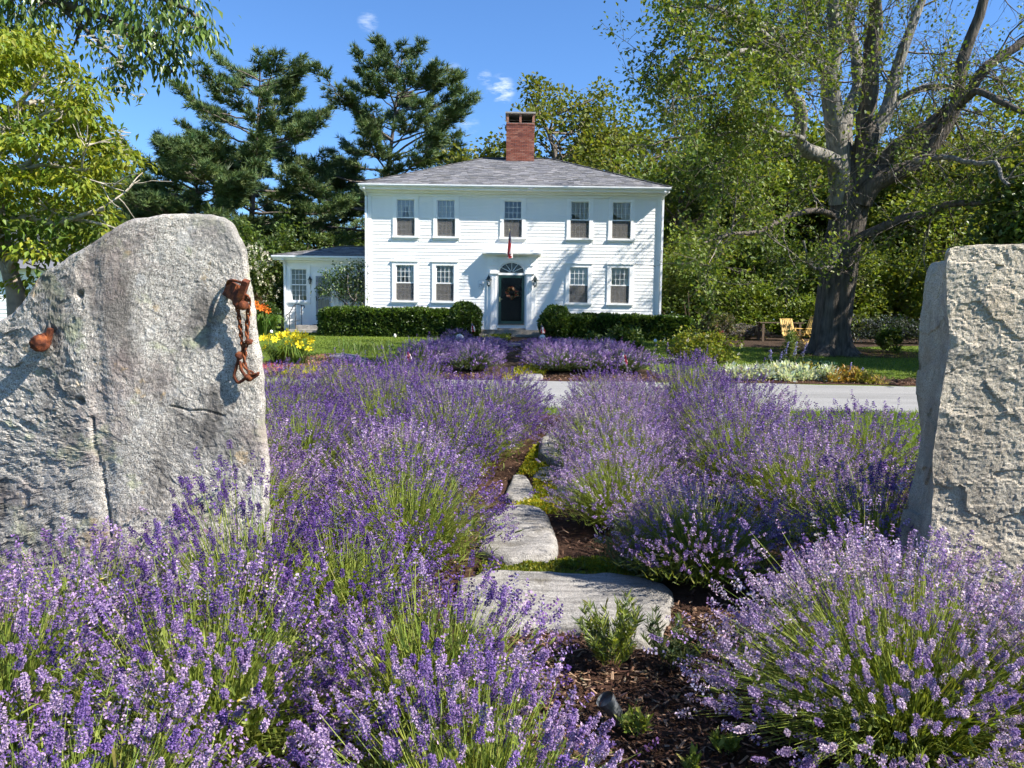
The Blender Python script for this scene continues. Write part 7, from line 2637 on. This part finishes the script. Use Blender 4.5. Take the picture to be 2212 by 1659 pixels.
def shackle():
    t = thing('iron_shackle', 'rusty bent iron ring at the lower end of the chains', 'shackle', PI(525, 790, 3.98))
    mb = MB(); tube(mb, smooth_path([Q(516, 772, 3.98), Q(510, 795, 3.985), Q(506, 812, 3.985), Q(515, 826, 3.98), Q(530, 815, 3.965), Q(522, 800, 3.97), Q(518, 780, 3.97)], 40), .0085, 8); mb.build('ring', RUST, t, smooth=True)
    mb = MB(); sphere(mb, PI(537, 816, 3.965), (.022, .018, .02), 12, 8, noise=.2, seed=3); tube(mb, [Q(537, 818, 3.965), Q(558, 806, 3.955)], .008, 7, cap=True); tube(mb, [Q(540, 822, 3.96), Q(559, 809, 3.95)], .006, 6, cap=True); mb.build('pin', RUST, t, smooth=True)
    mb = MB(); sphere(mb, PI(516, 768, 3.975), (.020, .016, .022), 12, 8, noise=.25, seed=5); sphere(mb, PI(537, 738, 3.965), (.022, .016, .016), 12, 8, noise=.25, seed=8); mb.build('knot', RUST, t, smooth=True)


shackle()


def stone_bolt():
    p = P(94, 736, 4.02)
    t = thing('iron_bolt', 'rusty round bolt head stuck in the rough face of the sloping stone', 'bolt', p)
    mb = MB(); sphere(mb, (p.x - .01, p.y - .02, p.z - .01), (.050, .043, .044), 24, 16, noise=.26, seed=4)
    mb.build('head', RUST, t, smooth=True)
    mb = MB(); tube(mb, [(p.x + .01, p.y + .12, p.z + .03), (p.x, p.y - .02, p.z + .005)], .030, 10, cap=True); mb.build('shank', RUST, t)
    mb = MB(); bar(mb, (p.x + .015, p.y + .01, p.z - .02), (p.x + .04, p.y + .01, p.z + .065), .05, .02, side=(0, 1, 0)); mb.build('strap_end', RUST, t)


stone_bolt()


def lily_tree():
    """small lilac in front of the side wing"""
    B = Branching(801, (.20, .17, .14)); r = B.r
    Y0 = 31.2
    def az(zx, zy, y=Y0): return tuple(P((750 + zx * .19286) / 1.3562, (680 + zy * .19286) / 1.3562, y))
    base = az(1370, 1170)
    cm = MB()
    for pth in ([(1370, 1250), (1380, 1130), (1330, 1060), (1240, 990), (1150, 940), (1100, 900)], [(1370, 1250), (1385, 1120), (1360, 1030), (1300, 940), (1260, 860)], [(1400, 1250), (1430, 1150), (1480, 1070), (1490, 1040), (1420, 960), (1390, 800), (1400, 620)], [(1440, 1250), (1460, 1130), (1500, 1060), (1530, 880), (1560, 640), (1570, 520)], [(1560, 1250), (1600, 1120), (1650, 1040), (1640, 800), (1600, 560)]):
        tube(B.mb, smooth_path([az(a, b, Y0 + r.normal() * .15) for a, b in pth], 14), np.linspace(.045, .014, 14), 5, B.bark)
    cl = [(960, 870), (1010, 860), (1070, 890), (1060, 620), (1100, 640), (1120, 700), (1180, 690), (1240, 560), (1260, 610), (1300, 560), (1390, 540), (1420, 520), (1350, 650), (1300, 720), (1230, 760), (1160, 790), (1200, 860), (1280, 850), (1350, 800), (1420, 760), (1440, 680), (1480, 880), (1430, 900), (1530, 520), (1580, 480), (1610, 520), (1560, 640), (1620, 640), (1650, 720), (1540, 780), (1600, 830), (1640, 900), (1620, 1000), (1460, 980), (1540, 960), (1570, 1080), (1340, 900), (1260, 900), (1130, 740), (1660, 820), (1500, 720), (1480, 600), (1100, 940)]
    for (a, b) in cl:
        c = np.array(az(a, b, Y0 + r.normal() * .2)); n = 46
        p = c + r.normal(size=(n, 3)) * np.array([.15, .16, .12])
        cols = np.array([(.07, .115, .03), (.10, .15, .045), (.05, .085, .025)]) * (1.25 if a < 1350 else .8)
        scatter(cm, LEAFW, p, basis(norm(r.normal(size=(n, 3)) * .5 + np.array([0, 0, -.7])), r.uniform(-.8, .8, n)), .10 * r.uniform(.6, 1.25, n), mixcol(r, cols, n, .15))
    finish_tree('lilac_tree', 'small open multi stemmed lilac before the side wing', 'tree', (base[0], Y0, HOUSE_Z), B.mb, cm, bark=BARKS, leafmat=LEAFG)


lily_tree()


def path_lights():
    for k, (lb_, u, v, Y) in enumerate((('little white path light on the lawn before the dark hedge', 1414, 742, 27.2), ('little white path light near the far wing lawn', 585, 716, 29.0))):
        b = P(u, v, Y); z0 = gz(Y)
        t = thing('path_light', lb_, 'garden light', (b.x, Y, z0), 'path lights')
        mb = MB(); tube(mb, [(b.x, Y, z0), (b.x + .02, Y, z0 + .16)], .012, 6, cap=True); mb.build('stake', BLACKM, t)
        mb = MB(); lathe(mb, [(.05, 0), (.06, .02), (.05, .07), (.02, .10), (.001, .105)], (b.x + .02, Y, z0 + .12), 10); mb.build('lamp_head', PLASTIC, t)


path_lights()


def spotlight():
    b = G(1322, 1580)
    t = thing('garden_spotlight', 'small grey metal garden spotlight poking from the mulch', 'garden light', (b.x, b.y, 0))
    x, y = b.x, b.y
    grey = m_plain('grey_metal', (.16, .17, .18), .4, .2, 60, .3, 300, metal=.6)
    mb = MB(); tube(mb, [(x + .01, y + .03, -.02), (x + .01, y + .03, .06)], .012, 8, cap=True); mb.build('stake', BLACKM, t)
    mb = MB(); tube(mb, [(x + .03, y + .01, .03), (x + .015, y + .005, .07), (x - .02, y - .005, .115)], [.022, .026, .034], 16, cap=True); mb.build('housing', grey, t)
    mb = MB(); tube(mb, [(x - .0203, y - .0051, .1155), (x - .032, y - .008, .132)], [.036, .037], 16); mb.build('hood', grey, t)


spotlight()


def bee(label, u, v, Y):
    p = P(u, v, Y)
    t = thing('bumblebee', label, 'bee', p, 'bumblebees on the lavender')
    fur = m_vcol('bee_fur', .9, .1) if 'bee_fur' not in MATS else MATS['bee_fur']
    mb = MB()
    sphere(mb, p, (.008, .006, .0055), 12, 8, (.45, .33, .04)); sphere(mb, p + Vector((.011, 0, -.001)), (.009, .0065, .006), 12, 8, (.02, .016, .012)); sphere(mb, p + Vector((-.009, 0, 0)), (.0042, .004, .004), 10, 6, (.015, .012, .01))
    mb.build('body', fur, t, smooth=True)
    for s in (-1, 1):
        mb = MB(); mb.addf([p + Vector((.0, s * .004, .004)), p + Vector((.010, s * .014, .007)), p + Vector((.016, s * .010, .006)), p + Vector((.008, s * .004, .005))], [[0, 1, 2, 3]], (.4, .38, .34)); mb.build('wing', PETAL, t)


bee('bumblebee on lilac flowers low in front of the sloping stone', 517, 1515, 2.0)
bee('bumblebee on flowers near the foot of the sloping stone', 220, 1252, 2.6)
